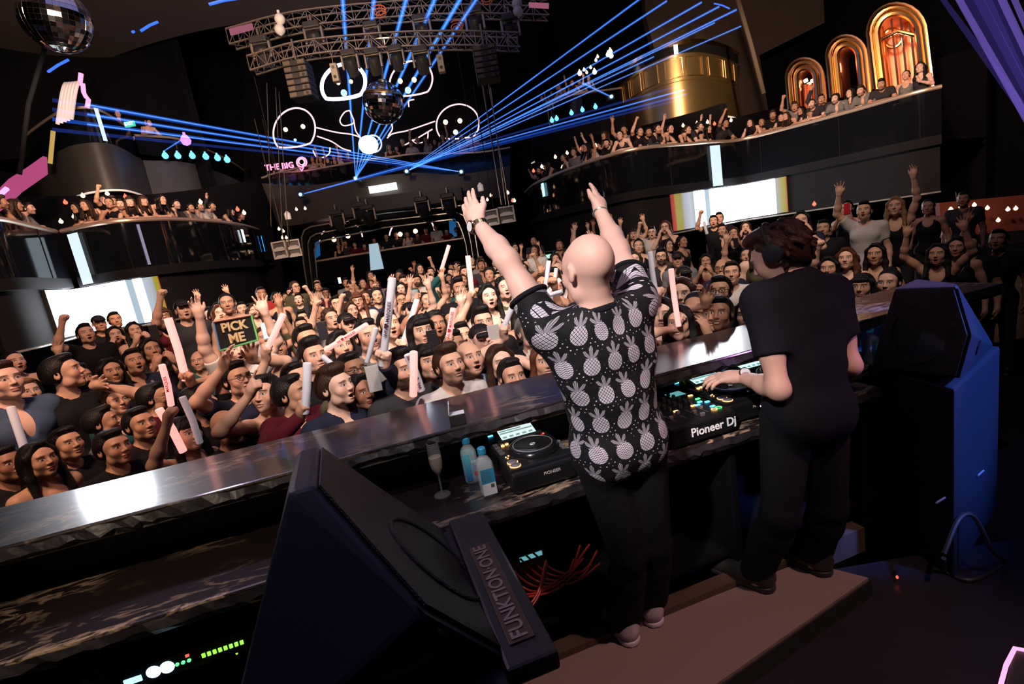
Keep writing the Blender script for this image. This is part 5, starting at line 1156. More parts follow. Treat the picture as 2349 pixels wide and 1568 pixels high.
mx_ = empty('mixer', DK(.41, -.03, .85), (0, 0, DA), 'black mixer with rows of knobs, faders and coloured lights', 'mixer')
b = MB(); b.rbox((-.165, -.02, .012), (.165, .40, .10), .012); b.build('body', M_gear, mx_)
for sx in (-1, 1): MB().cyl((sx * .13, .03, 0), (sx * .13, .03, .014), .02, n=12).build('foot', M_knobtop, mx_); MB().cyl((sx * .13, .36, 0), (sx * .13, .36, .014), .02, n=12).build('foot', M_knobtop, mx_)
for c in range(4):
    for r in range(5):
        x, y = -.10 + .055 * c, .16 + .042 * r; kb = MB().lathe([(.0095, .10), (.0085, .116), (.005, .118)], 12, Matrix.Translation((x, y, 0))).build('knob', M_knob, mx_); MB().box((x - .001, y + .001, .118), (x + .001, y + .009, .1186)).build('pointer', M_knobtop, kb)
    s = MB().box((-.102 + .055 * c, .04, .1), (-.098 + .055 * c, .125, .101)).build('fader_slot', M_btn, mx_); y = (.07, .10, .06, .09)[c]; MB().rbox((-.109 + .055 * c, y - .007, .101), (-.091 + .055 * c, y + .007, .117), .003).build('fader', M_knobtop, mx_)
MB().rbox((.01, .012, .1), (.03, .026, .116), .003).build('crossfader', M_knobtop, mx_)
for x, y, m in ((-.128, .135, G_amber), (-.03, .135, G_amber), (.085, .135, G_led), (.115, .16, G_led), (.135, .20, G_grn), (.12, .08, G_led), (.14, .14, G_led), (-.13, .2, G_redled), (.14, .26, G_amber), (.065, .14, G_amber)): MB().rbox((x - .011, y - .006, .1), (x + .011, y + .006, .105), .002).build('lit_button', m, mx_)
for x, y, m in ((.128, .05, G_grn), (.10, .045, G_amber)): MB().tube([(x + .012 * math.cos(t), y + .012 * math.sin(t), .103) for t in np.linspace(0, 6.283, 17)[:-1]], .002, 5, closed=True).build('lit_ring', m, mx_)
MB().box((.065, .30, .1), (.145, .36, .101)).build('display', G_scrline, mx_)
obj('lettering', text_mesh('Pioneer Dj', .052, frame((.04, -.0215, .058), (1, 0, 0), (0, 0, 1)), .0008, .0008), mat('print_white', (.85, .83, .85), .4, emit=(.5, .48, .5), strength=.35, noemis=True), mx_)
tag(MB().rbox((-.13, -.01, .0), (.13, .01, .02), .004).build('light_bar', glow('violet_white', (.75, .65, 1), 2.2)), 'short glowing violet bar under the edge of the desk', 'light').matrix_world = frame(PY(1763, 925, 1.93), PY(1782, 919, 1.93) - PY(1742, 931, 1.93), (0, 0, 1)) @ Matrix.Scale(.28, 4)
# ---- drinks and small things on the desk
M_clear = mat('clear_plastic', (.9, .97, 1), .05, alpha=.24, spec=.7); M_cap = mat('teal_cap', (.02, .20, .36), .4, emit=(.02, .20, .36), strength=.10); M_glassy = mat('clear_glass', (.95, .95, .95), .03, alpha=.13, spec=1.0)
def blue_label():
    m = mat('blue_label', (.03, .30, .48), .4); b = m.node_tree.nodes['Principled BSDF']; tc = nd(m, 'ShaderNodeTexCoord'); s = nd(m, 'ShaderNodeSeparateXYZ'); r = nd(m, 'ShaderNodeValToRGB'); lk(m, tc.outputs['Generated'], s.inputs[0]); lk(m, s.outputs[2], r.inputs[0]); e = r.color_ramp.elements; e[0].position = .05; e[0].color = (.02, .18, .50, 1); e[1].position = .85; e[1].color = (.12, .62, .66, 1); lk(m, r.outputs[0], b.inputs['Base Color']); return m
def bottle(u, v, back, lab, z=.85):
    r_ = empty('water_bottle', DK(u, v, z), (0, 0, DA), lab, 'bottle', 'water bottles'); w = .031
    def sq(t, rr, z_): 
        pts = []
        for k in range(24):
            a = 2 * math.pi * k / 24; c, s = math.cos(a), math.sin(a); n_ = (abs(c) ** 4 + abs(s) ** 4) ** .25 if t else 1; pts.append(V3((rr * c / n_, rr * s / n_, z_)))
        return pts
    prof = [(1, .026, 0), (1, .031, .006), (1, .032, .02), (1, .032, .128), (1, .030, .140), (0, .020, .158), (0, .014, .165), (0, .0135, .178)]
    m = MB(); R_ = [sq(*p) for p in prof]
    m._add([p for r in R_ for p in r], [(i * 24 + k, i * 24 + (k + 1) % 24, i * 24 + 24 + (k + 1) % 24, i * 24 + 24 + k) for i in range(len(prof) - 1) for k in range(24)] + [tuple(range(24))[::-1]], True); m.build('body', M_clear, r_)
    MB().lathe([(.0165, .172), (.0165, .193), (.013, .197), (.004, .198)], 20).build('cap', M_cap, r_)
    if back:
        MB().box((-.027, -.0335, .06), (.027, -.0325, .118)).build('back_label', mat('label_blue', (.03, .24, .42), .5), r_); l2 = MB().box((-.027, -.0336, .012), (.027, -.0325, .06)).build('white_label', mat('label_white', (.72, .74, .78), .5), r_)
        for k in range(5): MB().box((-.022, -.0338, .105 - .008 * k), (.012 - .003 * (k % 2), -.0336, .107 - .008 * k)).build('text_line', M_knobtop, r_)
        MB().box((.006, -.0342, .040), (.020, -.0337, .055)).build('bar_code', M_btn, r_)
    else:
        MB().box((-.0285, .026, .020), (.0285, .0285, .135)).build('picture_label', blue_label(), r_); MB().box((-.0285, -.0335, .020), (-.004, -.0328, .135)).build('front_label', blue_label(), r_)
        obj('lettering', text_mesh('FIJI', .022, frame((.013, -.0335, .095), (1, 0, 0), (0, 0, 1)), .0004), mat('label_print', (.75, .9, .92), .4), r_)
        f = MB(); 
        for k in range(6): f.lathe([(.001, 0), (.004, .0006), (.001, .001)], 8, Matrix.Translation((.0145 + .005 * math.cos(k * 1.05), -.034, .045 + .005 * math.sin(k * 1.05))) @ Matrix.Rotation(math.pi / 2, 4, 'X'))
        f.build('flower_mark', mat('flower_red', (.6, .03, .05), .4), r_)
    MB().lathe([(.002, .003), (.029, .004), (.030, .012), (.030, .13), (.02, .148)], 20).build('water', mat('water_tint', (.55, .75, .85), .05, alpha=.10, spec=.6), r_); return r_
bottle(-.545, .225, False, 'blue labelled water bottle standing behind the clear one'); bottle(-.515, .075, True, 'clear water bottle with a white back label nearest the desk edge')
bottle(1.70, .23, False, 'teal water bottle beside the white cable at the far end of the desk')
fl = empty('champagne_flute', DK(-.685, .185, .85), None, 'champagne flute of pale bubbly wine on the desk', 'glass')
MB().lathe([(.034, 0), (.033, .003), (.012, .006), (.0045, .012), (.0038, .05), (.0045, .085), (.012, .097), (.023, .118), (.027, .145), (.0265, .175), (.023, .225)], 28, None, False).build('glass_bowl', M_glassy, fl)
MB().lathe([(.002, .096), (.010, .099), (.0215, .119), (.0255, .145), (.0252, .166), (.002, .1665)], 24).build('wine', mat('sparkling_wine', (.80, .60, .48), .1, alpha=.55), fl)
MB().tube([(.0228 * math.cos(t), .0228 * math.sin(t), .225) for t in np.linspace(0, 6.283, 29)[:-1]], .0012, 5, closed=True).build('rim', M_knobtop, fl)
bx = empty('open_box', DK(-.555, .25, 1.10) + V3((0, 0, 0)), (0, 0, DA - .15), 'small black box with an open white lid on the counter edge', 'box'); bx.location = DK(-.555, .262, 1.10)
MB().rbox((-.034, -.026, 0), (.034, .026, .045), .003).build('case', M_fixture, bx); MB().box((-.031, -.023, .0452), (.031, .023, .047)).build('lining', mat('box_white', (.8, .8, .84), .6), bx)
MB().rbox((-.034, -.026, 0), (-.030, .026, .045), .002, Matrix.Translation((0, 0, .046)) @ Matrix.Rotation(math.radians(8), 4, 'Y')).build('lid', mat('lid_white', (.8, .8, .84), .6), bx)
tag(MB().tube([DK(1.74, .22, .856), DK(1.82, .23, .862), DK(1.90, .25, .90), DK(1.98, .27, .90), DK(2.06, .20, .87), DK(2.2, .2, .856)], .004, 6).build('white_cable', mat('white_plastic_cable', (.75, .72, .7), .4)), 'white cable looping over the desk beside the teal bottle', 'cable')
tag(MB().rbox((-.012, -.009, 0), (.012, .009, .011), .002).build('lighter', mat('pink_plastic', (.8, .12, .25), .3)), 'small pink lighter lying on the desk at the left', 'lighter').matrix_world = Matrix.Translation(PZ(572, 1190, .852)) @ Matrix.Rotation(.5, 4, 'Z') @ Matrix.Scale(1.5, 4)
tag(MB().tube([PZ(432, 1183, .95), PZ(395, 1212, .90), PZ(318, 1246, .86)], .004, 6).build('chrome_bar', M_steel), 'thin metal bar slanting over the desk at the left', 'bar')
tag(MB().tube([PZ(252, 1207, .99), PZ(236, 1211, .99), PZ(252, 1258, .90)], .003, 5).build('metal_hook', M_steel), 'small bent metal hook under the counter at the left', 'hook')
tag(MB().tube([PZ(432, 1178, .98) + V3((.02 * math.cos(t), .0, .02 * math.sin(t))) for t in np.linspace(0, 6.283, 17)[:-1]], .004, 6, closed=True).build('cable_port', M_fixture), 'round cable port in the panel under the counter', 'port')
# ---- amplifier and cables below the desk
am = empty('amplifier', DK(-1.62, .06, .57), (0, 0, DA), 'rack amplifier with rows of green level lights under the desk', 'amplifier')
MB().rbox((-.24, 0, 0), (.24, .30, .075), .008).build('case', M_gear, am); MB().rbox((-.25, -.012, .0), (.25, .0, .078), .006).build('front_plate', M_fascia, am); MB().box((-.25, -.014, .066), (.25, -.011, .070)).build('bright_edge', M_gold, am)
for k in range(3): MB().lathe([(.006, 0), (.006, .004)], 8, Matrix.Translation((-.045 + .018 * k, -.012, .035)) @ Matrix.Rotation(math.pi / 2, 4, 'X')).build('level_light', G_grn, am)
for k in range(8): MB().box((.03 + .017 * k, -.016, .028), (.040 + .017 * k, -.012, .042)).build('level_light', glow('amp_green', (.25, .9, .05), 2.0) if k == 0 else bpy.data.materials['amp_green'], am)
MB().box((.195, -.016, .025), (.21, -.012, .05)).build('level_light', G_amber, am); MB().box((-.015, -.016, .05), (-.005, -.012, .058)).build('level_light', G_redled, am)
for x in (-.115, -.075): MB().lathe([(.002, .010), (.016, .006), (.022, .0)], 16, Matrix.Translation((x, -.012, .036)) @ Matrix.Rotation(math.pi / 2, 4, 'X')).build('lit_dial', glow('dial_glow', (.55, .8, 1), 3.0) if x < -.1 else bpy.data.materials['dial_glow'], am)
MB().box((-.20, -.016, .022), (-.15, -.012, .042)).build('display', G_teal, am)
for i, (x, y, m) in enumerate(((543, 1497, G_lime), (563, 1548, G_lime), (578, 1543, G_lime), (384, 1545, G_lime))): bulb(x, y, 1.80, .005, m, 'tiny yellow-green status light on the dark rack below the amplifier', 'status lights under the amplifier', 'status_light')
bulb(2058, 1323, 2.0, .006, G_redled, 'tiny red status light on the floor beside the blue lit speaker', None, 'status_light')
def DKP(u, v, z): return DK(u - .15, v, z + .115)
sw = empty('cable_patch_bay', DKP(-.38, .18, .40), (0, 0, DA), 'dark patch panel with lit sockets below the desk', 'patch panel'); MB().rbox((-.22, -.05, -.17), (.22, .15, .0), .008).build('case', M_gear, sw)
MB().box((-.13, -.056, -.028), (-.06, -.051, -.016)).build('lit_socket', glow('socket_white', (.8, .85, .6), 2.2), sw); MB().box((-.10, -.056, -.05), (-.07, -.051, -.04)).build('lit_socket', G_grn, sw); MB().box((.10, -.056, -.03), (.2, -.051, -.012)).build('label_strip', G_scrline, sw)
M_redc = mat('red_cable', (.42, .035, .02), .45)
for i in range(8):
    p0 = DKP(-.42 + .028 * i, .12, .36 + .006 * i); q = DKP(-.30 + .03 * i, .02, .285 + .004 * i); e = DKP(-.08 + .035 * (i % 4), -.0 + .015 * (i // 4), .33 + .05 * (i % 3))
    tag(MB().tube(smooth_path([p0, p0.lerp(q, .5) - V3((0, 0, .035)), q, q.lerp(e, .55) - V3((0, 0, .03)), e], 6), .0045, 6).build('patch_cable', M_redc), 'thin red patch cable curving out of the panel below the desk', 'cable', 'red patch cables below the desk')
for i, zz in enumerate((.30, .285)): tag(MB().tube(smooth_path([DKP(-.66, .06, .36), DKP(-.58, .0, zz), DKP(-.42, -.03, zz - .03), DKP(-.28, -.01, zz - .01), DKP(-.18, .08, zz + .07)], 7), .005, 6).build('patch_cable', M_redc), ['upper', 'lower'][i] + ' long red cable sweeping in front of the patch panel', 'cable')
tag(MB().tube(smooth_path([DKP(-.68, .08, .44), DKP(-.56, .02, .52), DKP(-.44, .05, .52), DKP(-.42, .03, .46), DKP(-.55, -.02, .38)], 7), .005, 6).build('patch_cable', M_redc), 'red cable loop hanging above the patch panel', 'cable')
# ---- monitor loudspeakers
M_spk = grain(mat('speaker_paint', (.024, .029, .042), .42), 90, .25); M_grl = grain(mat('monitor_grille', (.022, .018, .02), .55), 240, .6, .5)
def hull(name, pts, m, parent, bev=.012):
    bm = bmesh.new(); [bm.verts.new(p) for p in pts]; r = bmesh.ops.convex_hull(bm, input=bm.verts); 
    bmesh.ops.delete(bm, geom=[v for v in bm.verts if not v.link_faces], context='VERTS'); bmesh.ops.dissolve_limit(bm, angle_limit=.03, verts=bm.verts, edges=bm.edges)
    if bev: bmesh.ops.bevel(bm, geom=list(bm.edges), offset=bev, segments=2, profile=.6, affect='EDGES')
    return into(MB().bm(bm).build(name, m), parent)
ml = empty('monitor_speaker', DK(-1.0, -.5, 0), None, 'big angular monitor loudspeaker in the near left with a maker\'s plate', 'speaker')
zs = .92; B1, B2 = PZ(1012, 1217, zs), PZ(1168, 1512, zs); Tp = PZ(727, 1022, 1.30); nrm = (B2 - B1).cross(Tp - B1).normalized(); 
if nrm.x < 0: nrm = -nrm
S1, S2, S3 = PN(718, 1112, B1, nrm), PN(975, 1405, B1, nrm), B2; F1, F3 = Tp, B1; F2 = PN(868, 1122, B1, nrm)
du = -DU; BN, BF = DK(-1.24, -.90, .92), DK(-1.24, -.22, .92)
hull('cabinet', [S1, S2, S3, F1, F2, F3, S1 + du * .055, F1 + du * .055, BN, BF, BN + V3((0, 0, .05)), BF + V3((0, 0, .05))], M_spk, ml)
def shrink(P, k): c = sum(P, V3()) / len(P); return [p.lerp(c, k) for p in P]
gp = [p + nrm * .003 for p in shrink([S1, S2, S3, F3, F2, F1], .05)]; into(MB().prism(gp, nrm * .006).build('grille', M_grl), ml)
cc = sum([S2, S3, F3, F2], V3()) / 4; gx = (F3 - S3).normalized(); gy = nrm.cross(gx)
into(MB().tube([cc + nrm * .010 + gx * .15 * math.cos(t) + gy * .15 * math.sin(t) for t in np.linspace(0, 6.283, 33)[:-1]], .006, 6, closed=True).build('driver_ring', M_grl), ml)
hm = (S2 + S3 + BN) / 3; hn = (S3 - S2).cross(BN - S2).normalized(); hn = hn if hn.y < 0 else -hn; hx = (S3 - BN).normalized(); hy = hn.cross(hx)
h0 = PN(930, 1500, S2, hn)
into(MB().tube(smooth_path([h0 + hn * .004 + hx * (.075 * math.cos(t)) + hy * (.03 * math.sin(t)) for t in np.linspace(-2.9, .6, 8)], 3), .010, 8).build('handle_recess', mat('recess_black', (.003, .003, .004), .6), ), ml)
into(MB().rbox((-1.28, -.92, .0), (-.70, -.20, .915), .015).build('bass_cabinet', M_spk), ml).matrix_local = Matrix.Translation(-V3(ml.location)) @ DT
into(MB().rbox((-.715, -.86, .90), (-.60, -.20, .945), .008).build('front_rail', M_fixture), ml).matrix_local = Matrix.Translation(-V3(ml.location)) @ DT
pl = into(MB().rbox((-.690, -.80, .945), (-.630, -.40, .949), .003).build('name_plate', grain(mat('bronze_plate', (.16, .11, .08), .4, .7), 20, .3)), ml); pl.matrix_local = Matrix.Translation(-V3(ml.location)) @ DT
t_ = obj('lettering', text_mesh('FUNKTION·ONE', .052, frame((-.660, -.60, .950), (0, 1, 0), (-1, 0, 0)), .0012, .001), mat('plate_letters', (.42, .34, .27), .4, .7), pl)
mr = empty('monitor_speaker', (2.0, 2.3, 0), None, 'angular monitor loudspeaker on the right with its side lit deep blue', 'speaker')
q = [V3((1.79, 1.965, 0)), V3((1.77, 2.44, 0)), V3((2.30, 2.60, 0)), V3((2.40, 2.38, 0))]
hull('bass_cabinet', [p + V3((0, 0, z)) for p in q for z in (.0, .90)], M_spk, mr)
a_, b_, c_, d_ = PY(2197, 657, 1.98), PY(2230, 768, 1.90), PY(2202, 868, 1.93), PY(2278, 793, 2.34); e_, f_, g_ = PY(2052, 662, 2.22), PY(2000, 842, 2.36), PY(2010, 800, 2.33)
hull('cabinet', [a_, b_, c_, d_, e_, f_, g_, V3((2.38, 2.40, .915)), V3((2.2, 2.55, .915)), V3((2.1, 2.52, 1.28)), a_ + V3((.05, .06, 0))], M_spk, mr, .008)
gp = [a_, b_, c_, f_, g_, e_]; n2 = (c_ - a_).cross(e_ - a_).normalized(); n2 = n2 if n2.x < 0 else -n2
into(MB().prism([p + n2 * .004 for p in shrink(gp, .06)], n2 * .006).build('grille', M_grl), mr)
ctr_ = sum(gp, V3()) / 6; gx = (e_ - a_).normalized(); gy = n2.cross(gx)
into(MB().tube([ctr_ + n2 * .012 + gx * .11 * math.cos(t) + gy * .12 * math.sin(t) for t in np.linspace(0, 6.283, 33)[:-1]], .005, 6, closed=True).build('driver_ring', M_grl), mr)
hn = (d_ - b_).cross(c_ - b_).normalized(); hn = hn if hn.y < 0 else -hn; h0 = PN(2243, 796, b_, hn); hx = (d_ - c_).normalized(); hy = hn.cross(hx)
into(MB().prism([h0 + hn * .001 + hx * (.024 * x) + hy * (.034 * y) for x, y in ((-1, .2), (-.5, 1), (.6, .8), (1, -.1), (.5, -1), (-.6, -.9))], hn * .003).build('handle_opening', bpy.data.materials['recess_black']), mr)
for x0, y0, x1, y1 in ((2145, 1152, 2165, 1140), (2240, 1090, 2254, 1078)):
    fn = (q[3] - q[0]).cross(V3((0, 0, 1))).normalized(); into(MB().tube([PN(x0, y0, q[0], fn) + fn * .004, PN(x1, y1, q[0], fn) + fn * .004], .004, 5).build('slot_edge', mat('slot_paint', (.25, .25, .3), .3)), mr)
# pink edged case at the lower right, coiled cable on the floor
pc = empty('flight_case', PZ(2300, 1540, .2), None, 'dark case with a glowing pink edge in the lower right corner', 'case')
into(MB().prism([PZ(2295, 1620, .34), PZ(2325, 1490, .34), PZ(2420, 1500, .34), PZ(2420, 1640, .34)], (0, 0, -.33)).build('body', M_fixture), pc); into(MB().tube([PZ(2290, 1590, .345), PZ(2308, 1525, .345), PZ(2328, 1486, .345), PZ(2400, 1500, .345)], .006, 6).build('lit_edge', glow('pink_edge', (1, .35, .6), 1.6)), pc)
tag(MB().tube(smooth_path([PZ(2165, 1270, .2), PZ(2200, 1190, .3), PZ(2235, 1185, .3), PZ(2275, 1260, .15), PZ(2300, 1290, .012), PZ(2230, 1330, .012), PZ(2170, 1310, .012), PZ(2165, 1280, .1)], 6), .010, 7).build('floor_cable', M_fixture), 'thick black cable looped on the floor behind the right speaker', 'cable')
# ---------------------------------------------------------------- the two performers
def on_ray(prev, px, py, L, far=True):
    """point on the sight line of a pixel at distance L from prev (nearest approach if out of reach)"""
    d = ray(px, py).normalized(); w = CAM - prev; b = w.dot(d); c = w.dot(w) - L * L; q = b * b - c
    t = -b + (math.sqrt(q) if q > 0 else 0) * (1 if far else -1); return CAM + d * t
def perf(loc, s):
    """world -> normalised figure coordinates (1.74 m tall figure standing at loc)"""
    return lambda p: (V3(p) - V3(loc)) / s
def grid(lo, hi, st): return tuple(axis([(a, b, st)]) for a, b in zip(lo, hi))
def uv_torso(J, wrap=1.0):
    R = np.array(J['Rt']); p0 = np.array(J['pel'])
    def f(V):
        q = (V - p0) @ R; a = np.arctan2(q[:, 0], q[:, 1] + .02); return np.stack([a * .150, q[:, 2]], 1)
    return f
def pineapple_material():
    """black cloth printed with rows of silver pineapples and small dots"""
    m = mat('pineapple_print', (.008, .008, .010), .75, spec=.25); b = m.node_tree.nodes['Principled BSDF']
    def M_(op, a, c=None, d=None):
        n = nd(m, 'ShaderNodeMath', operation=op)
        for i, x in enumerate((a, c, d)):
            if x is None: continue
            if isinstance(x, (int, float)): n.inputs[i].default_value = x
            else: lk(m, x, n.inputs[i])
        return n.outputs[0]
    uv = nd(m, 'ShaderNodeUVMap'); sp = nd(m, 'ShaderNodeSeparateXYZ'); lk(m, uv.outputs[0], sp.inputs[0]); U, Vv = sp.outputs[0], sp.outputs[1]
    PW, PH = .078, .108
    row = M_('FLOOR', M_('DIVIDE', Vv, PH)); wob = M_('MULTIPLY', M_('SINE', M_('MULTIPLY', row, 2.4)), .35)
    cu = M_('ADD', M_('DIVIDE', U, PW), wob); col = M_('FLOOR', cu)
    x = M_('MULTIPLY', M_('SUBTRACT', M_('FRACT', cu), .5), PW); y0 = M_('MULTIPLY', M_('FRACT', M_('DIVIDE', Vv, PH)), PH)
    rnd = nd(m, 'ShaderNodeTexWhiteNoise', noise_dimensions='2D'); cb = nd(m, 'ShaderNodeCombineXYZ'); lk(m, col, cb.inputs[0]); lk(m, row, cb.inputs[1]); lk(m, cb.outputs[0], rnd.inputs['Vector'])
    R = rnd.outputs['Value']; ang = M_('MULTIPLY', M_('SUBTRACT', R, .5), .75)
    yc = M_('SUBTRACT', y0, .036); ca, sa = M_('COSINE', ang), M_('SINE', ang)
    X = M_('SUBTRACT', M_('MULTIPLY', x, ca), M_('MULTIPLY', yc, sa)); Y = M_('ADD', M_('MULTIPLY', x, sa), M_('MULTIPLY', yc, ca))
    e = M_('ADD', M_('POWER', M_('ABSOLUTE', M_('DIVIDE', X, .0255)), 2.2), M_('POWER', M_('ABSOLUTE', M_('DIVIDE', Y, .031)), 2.2)); body = M_('LESS_THAN', e, 1.0)
    d1 = M_('ABSOLUTE', M_('SUBTRACT', M_('FRACT', M_('MULTIPLY', M_('ADD', X, M_('MULTIPLY', Y, .8)), 95)), .5)); d2 = M_('ABSOLUTE', M_('SUBTRACT', M_('FRACT', M_('MULTIPLY', M_('SUBTRACT', X, M_('MULTIPLY', Y, .8)), 95)), .5))
    net = M_('LESS_THAN', M_('MINIMUM', d1, d2), .10); seed = M_('GREATER_THAN', M_('MINIMUM', d1, d2), M_('ADD', .36, M_('MULTIPLY', R, .14)))
    zig = M_('LESS_THAN', M_('ABSOLUTE', M_('SUBTRACT', M_('FRACT', M_('MULTIPLY', M_('ADD', Y, M_('MULTIPLY', M_('ABSOLUTE', M_('SUBTRACT', M_('FRACT', M_('MULTIPLY', X, 90)), .5)), .008)), 150)), .5)), .17)
    sel = M_('GREATER_THAN', R, .72); lines = M_('MAXIMUM', M_('MULTIPLY', M_('SUBTRACT', 1.0, sel), M_('MAXIMUM', net, seed)), M_('MULTIPLY', sel, zig))
    bodyw = M_('MULTIPLY', body, M_('SUBTRACT', 1.0, lines))
    yt = M_('SUBTRACT', Y, .024); th = M_('ARCTAN2', X, yt); rr_ = M_('SQRT', M_('ADD', M_('MULTIPLY', X, X), M_('MULTIPLY', yt, yt)))
    pet = M_('ABSOLUTE', M_('COSINE', M_('MULTIPLY', th, 4.5))); rmax = M_('MULTIPLY', M_('MULTIPLY', M_('POWER', pet, .7), .046), M_('MAXIMUM', M_('COSINE', M_('MULTIPLY', th, .85)), 0.0))
    leaf = M_('MULTIPLY', M_('LESS_THAN', rr_, rmax), M_('GREATER_THAN', yt, .002)); vein = M_('GREATER_THAN', M_('ABSOLUTE', M_('SUBTRACT', M_('FRACT', M_('MULTIPLY', th, 7)), .5)), .16)
    crown = M_('MULTIPLY', M_('MULTIPLY', leaf, vein), M_('SUBTRACT', 1.0, body))
    gu, gv = M_('SUBTRACT', M_('FRACT', M_('DIVIDE', M_('ADD', U, M_('MULTIPLY', M_('MODULO', M_('FLOOR', M_('DIVIDE', Vv, .0135)), 2.0), .0068)), .0165)), .5), M_('SUBTRACT', M_('FRACT', M_('DIVIDE', Vv, .0135)), .5)
    dot = M_('LESS_THAN', M_('ADD', M_('MULTIPLY', M_('MULTIPLY', gu, gu), 1.5), M_('MULTIPLY', gv, gv)), .022); far = M_('MULTIPLY', M_('GREATER_THAN', e, 1.7), M_('SUBTRACT', 1.0, M_('LESS_THAN', rr_, .047)))
    mask = M_('MINIMUM', M_('ADD', M_('ADD', bodyw, M_('MULTIPLY', crown, .6)), M_('MULTIPLY', dot, far)), 1.0)
    mx = nd(m, 'ShaderNodeMixRGB'); mx.inputs[1].default_value = (.008, .008, .010, 1); mx.inputs[2].default_value = (.60, .58, .68, 1); lk(m, mask, mx.inputs[0]); lk(m, mx.outputs[0], b.inputs['Base Color'])
    nz = nd(m, 'ShaderNodeTexNoise', Scale=9.0, Detail=3.0); tc = nd(m, 'ShaderNodeTexCoord'); lk(m, tc.outputs['Object'], nz.inputs['Vector']); bp = nd(m, 'ShaderNodeBump', Strength=.5, Distance=.03); lk(m, nz.outputs['Fac'], bp.inputs['Height']); lk(m, bp.outputs[0], b.inputs['Normal'])
    return m
def finish(name, J, loc, s, lab, skin, vox, lo, hi):
    G = J['G'] = body_groups(J)
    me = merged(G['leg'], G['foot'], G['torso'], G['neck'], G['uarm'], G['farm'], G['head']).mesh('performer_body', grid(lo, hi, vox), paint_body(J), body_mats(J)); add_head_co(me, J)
    o = bpy.data.objects.new('person', me); COL.objects.link(o); o.location = loc; o.scale = (s, s, s); o.color = (*skin, 1); return tag(o, lab, 'person')
def part(o, name, me, col=(1, 1, 1), mtx=None):
    c = bpy.data.objects.new(name, me); COL.objects.link(c); c.parent = o; c.color = (*col, 1)
    if mtx is not None: c.matrix_local = mtx
    return c
def shirt_sdf(J, sleeve, loose=.012, hem=-.10, hemr=.02):
    R = J['Rt']; T = lambda x, y, z: J['pel'] + R @ V3((x, y, z)); S = SDF()
    for sx in (-1, 1):
        sh, el = J['sh'][sx], V3(J['arms'][sx]['el']); e = sh.lerp(el, sleeve + .12); S.cap(sh, e, .068, .064, .05); S.cut(sh.lerp(el, sleeve), el - sh, .12)
    S.p += J['G']['torso'].grow(loose).p
    S.ell(T(0, .01, .02), (.170 * J.get('wide', 1), .128, .15), R, .06); S.ell(T(0, .01, .18), (.158 * J.get('wide', 1), .118, .13), R, .06)
    for sx in (-1, 1):
        fo = J['sh'][sx].lerp(J['pel'], .12); S.cap(fo, T(sx * .13, .03, .30), .05, .05, .06)
    S.cap(T(0, .012, .45), J['H'] @ V3((0, .01, -.03)), .060, .062, .008, 's'); S.cut(T(0, 0, hem), R @ V3((0, 0, -1)), .35); return S
def trousers_sdf(J, loose=.016):
    R = J['Rt']; T = lambda x, y, z: J['pel'] + R @ V3((x, y, z)); S = J['G']['leg'].grow(loose); q = J['G']['torso'].p[0]; S.p.append((q[0], q[1], q[2] + .010) + q[3:])
    for sx in (-1, 1): S.ell(T(sx * .07, .055, -.03), (.090, .078, .095), R, .05)
    rr = random.Random(3)
    for sx in (-1, 1):
        hip, kn, an, toe = [V3(p) for p in J['legs'][sx]]
        for k in range(5):
            c = kn.lerp(an, .55 + .1 * k); S.cap(c + V3((-.03, 0, rr.uniform(-.01, .01))), c + V3((.03, .01, 0)), .050, .050, .02)
        S.cut(an + V3((0, 0, -.02)), (0, 0, -1), .12)
    S.cut(T(0, 0, .06), R @ V3((0, 0, 1)), .35); return S
def shoe(an, toe, m_upper, m_sole, par, dirn=None):
    an, toe = V3(an), V3(toe); d = (toe - an); d.z = 0; d.normalize(); S = SDF(); h0 = V3((an.x, an.y, 0)) - d * .025
    S.cap(h0 + V3((0, 0, .055)), h0 + d * .10 + V3((0, 0, .055)), .046, .044, .03); S.cap(h0 + d * .08 + V3((0, 0, .045)), h0 + d * .21 + V3((0, 0, .034)), .046, .036, .04); S.cap(h0 + V3((0, 0, .07)), h0 + V3((0, 0, .11)), .044, .046, .03)
    S.cut(h0 + d * .1 + V3((0, 0, .022)), (0, 0, -1), .3)
    P = [h0 + d * x for x in (-.05, .26)]; lo = [min(P[0][i], P[1][i]) - .09 for i in (0, 1)]; hi = [max(P[0][i], P[1][i]) + .09 for i in (0, 1)]
    sh = part(par, 'shoe', S.mesh('shoe', grid((lo[0], lo[1], 0), (hi[0], hi[1], .19), .007), None, [m_upper]))
    S = SDF(); S.cap(h0 + V3((0, 0, .014)), h0 + d * .12 + V3((0, 0, .014)), .048, .044, .03); S.cap(h0 + d * .1 + V3((0, 0, .014)), h0 + d * .215 + V3((0, 0, .016)), .046, .040, .03); S.cut(h0 + V3((0, 0, .028)), (0, 0, 1), .5); S.cut(h0 + V3((0, 0, .002)), (0, 0, -1), .5)
    so = part(sh, 'sole', S.mesh('sole', grid((lo[0], lo[1], -.01), (hi[0], hi[1], .04), .007), None, [m_sole])); return sh
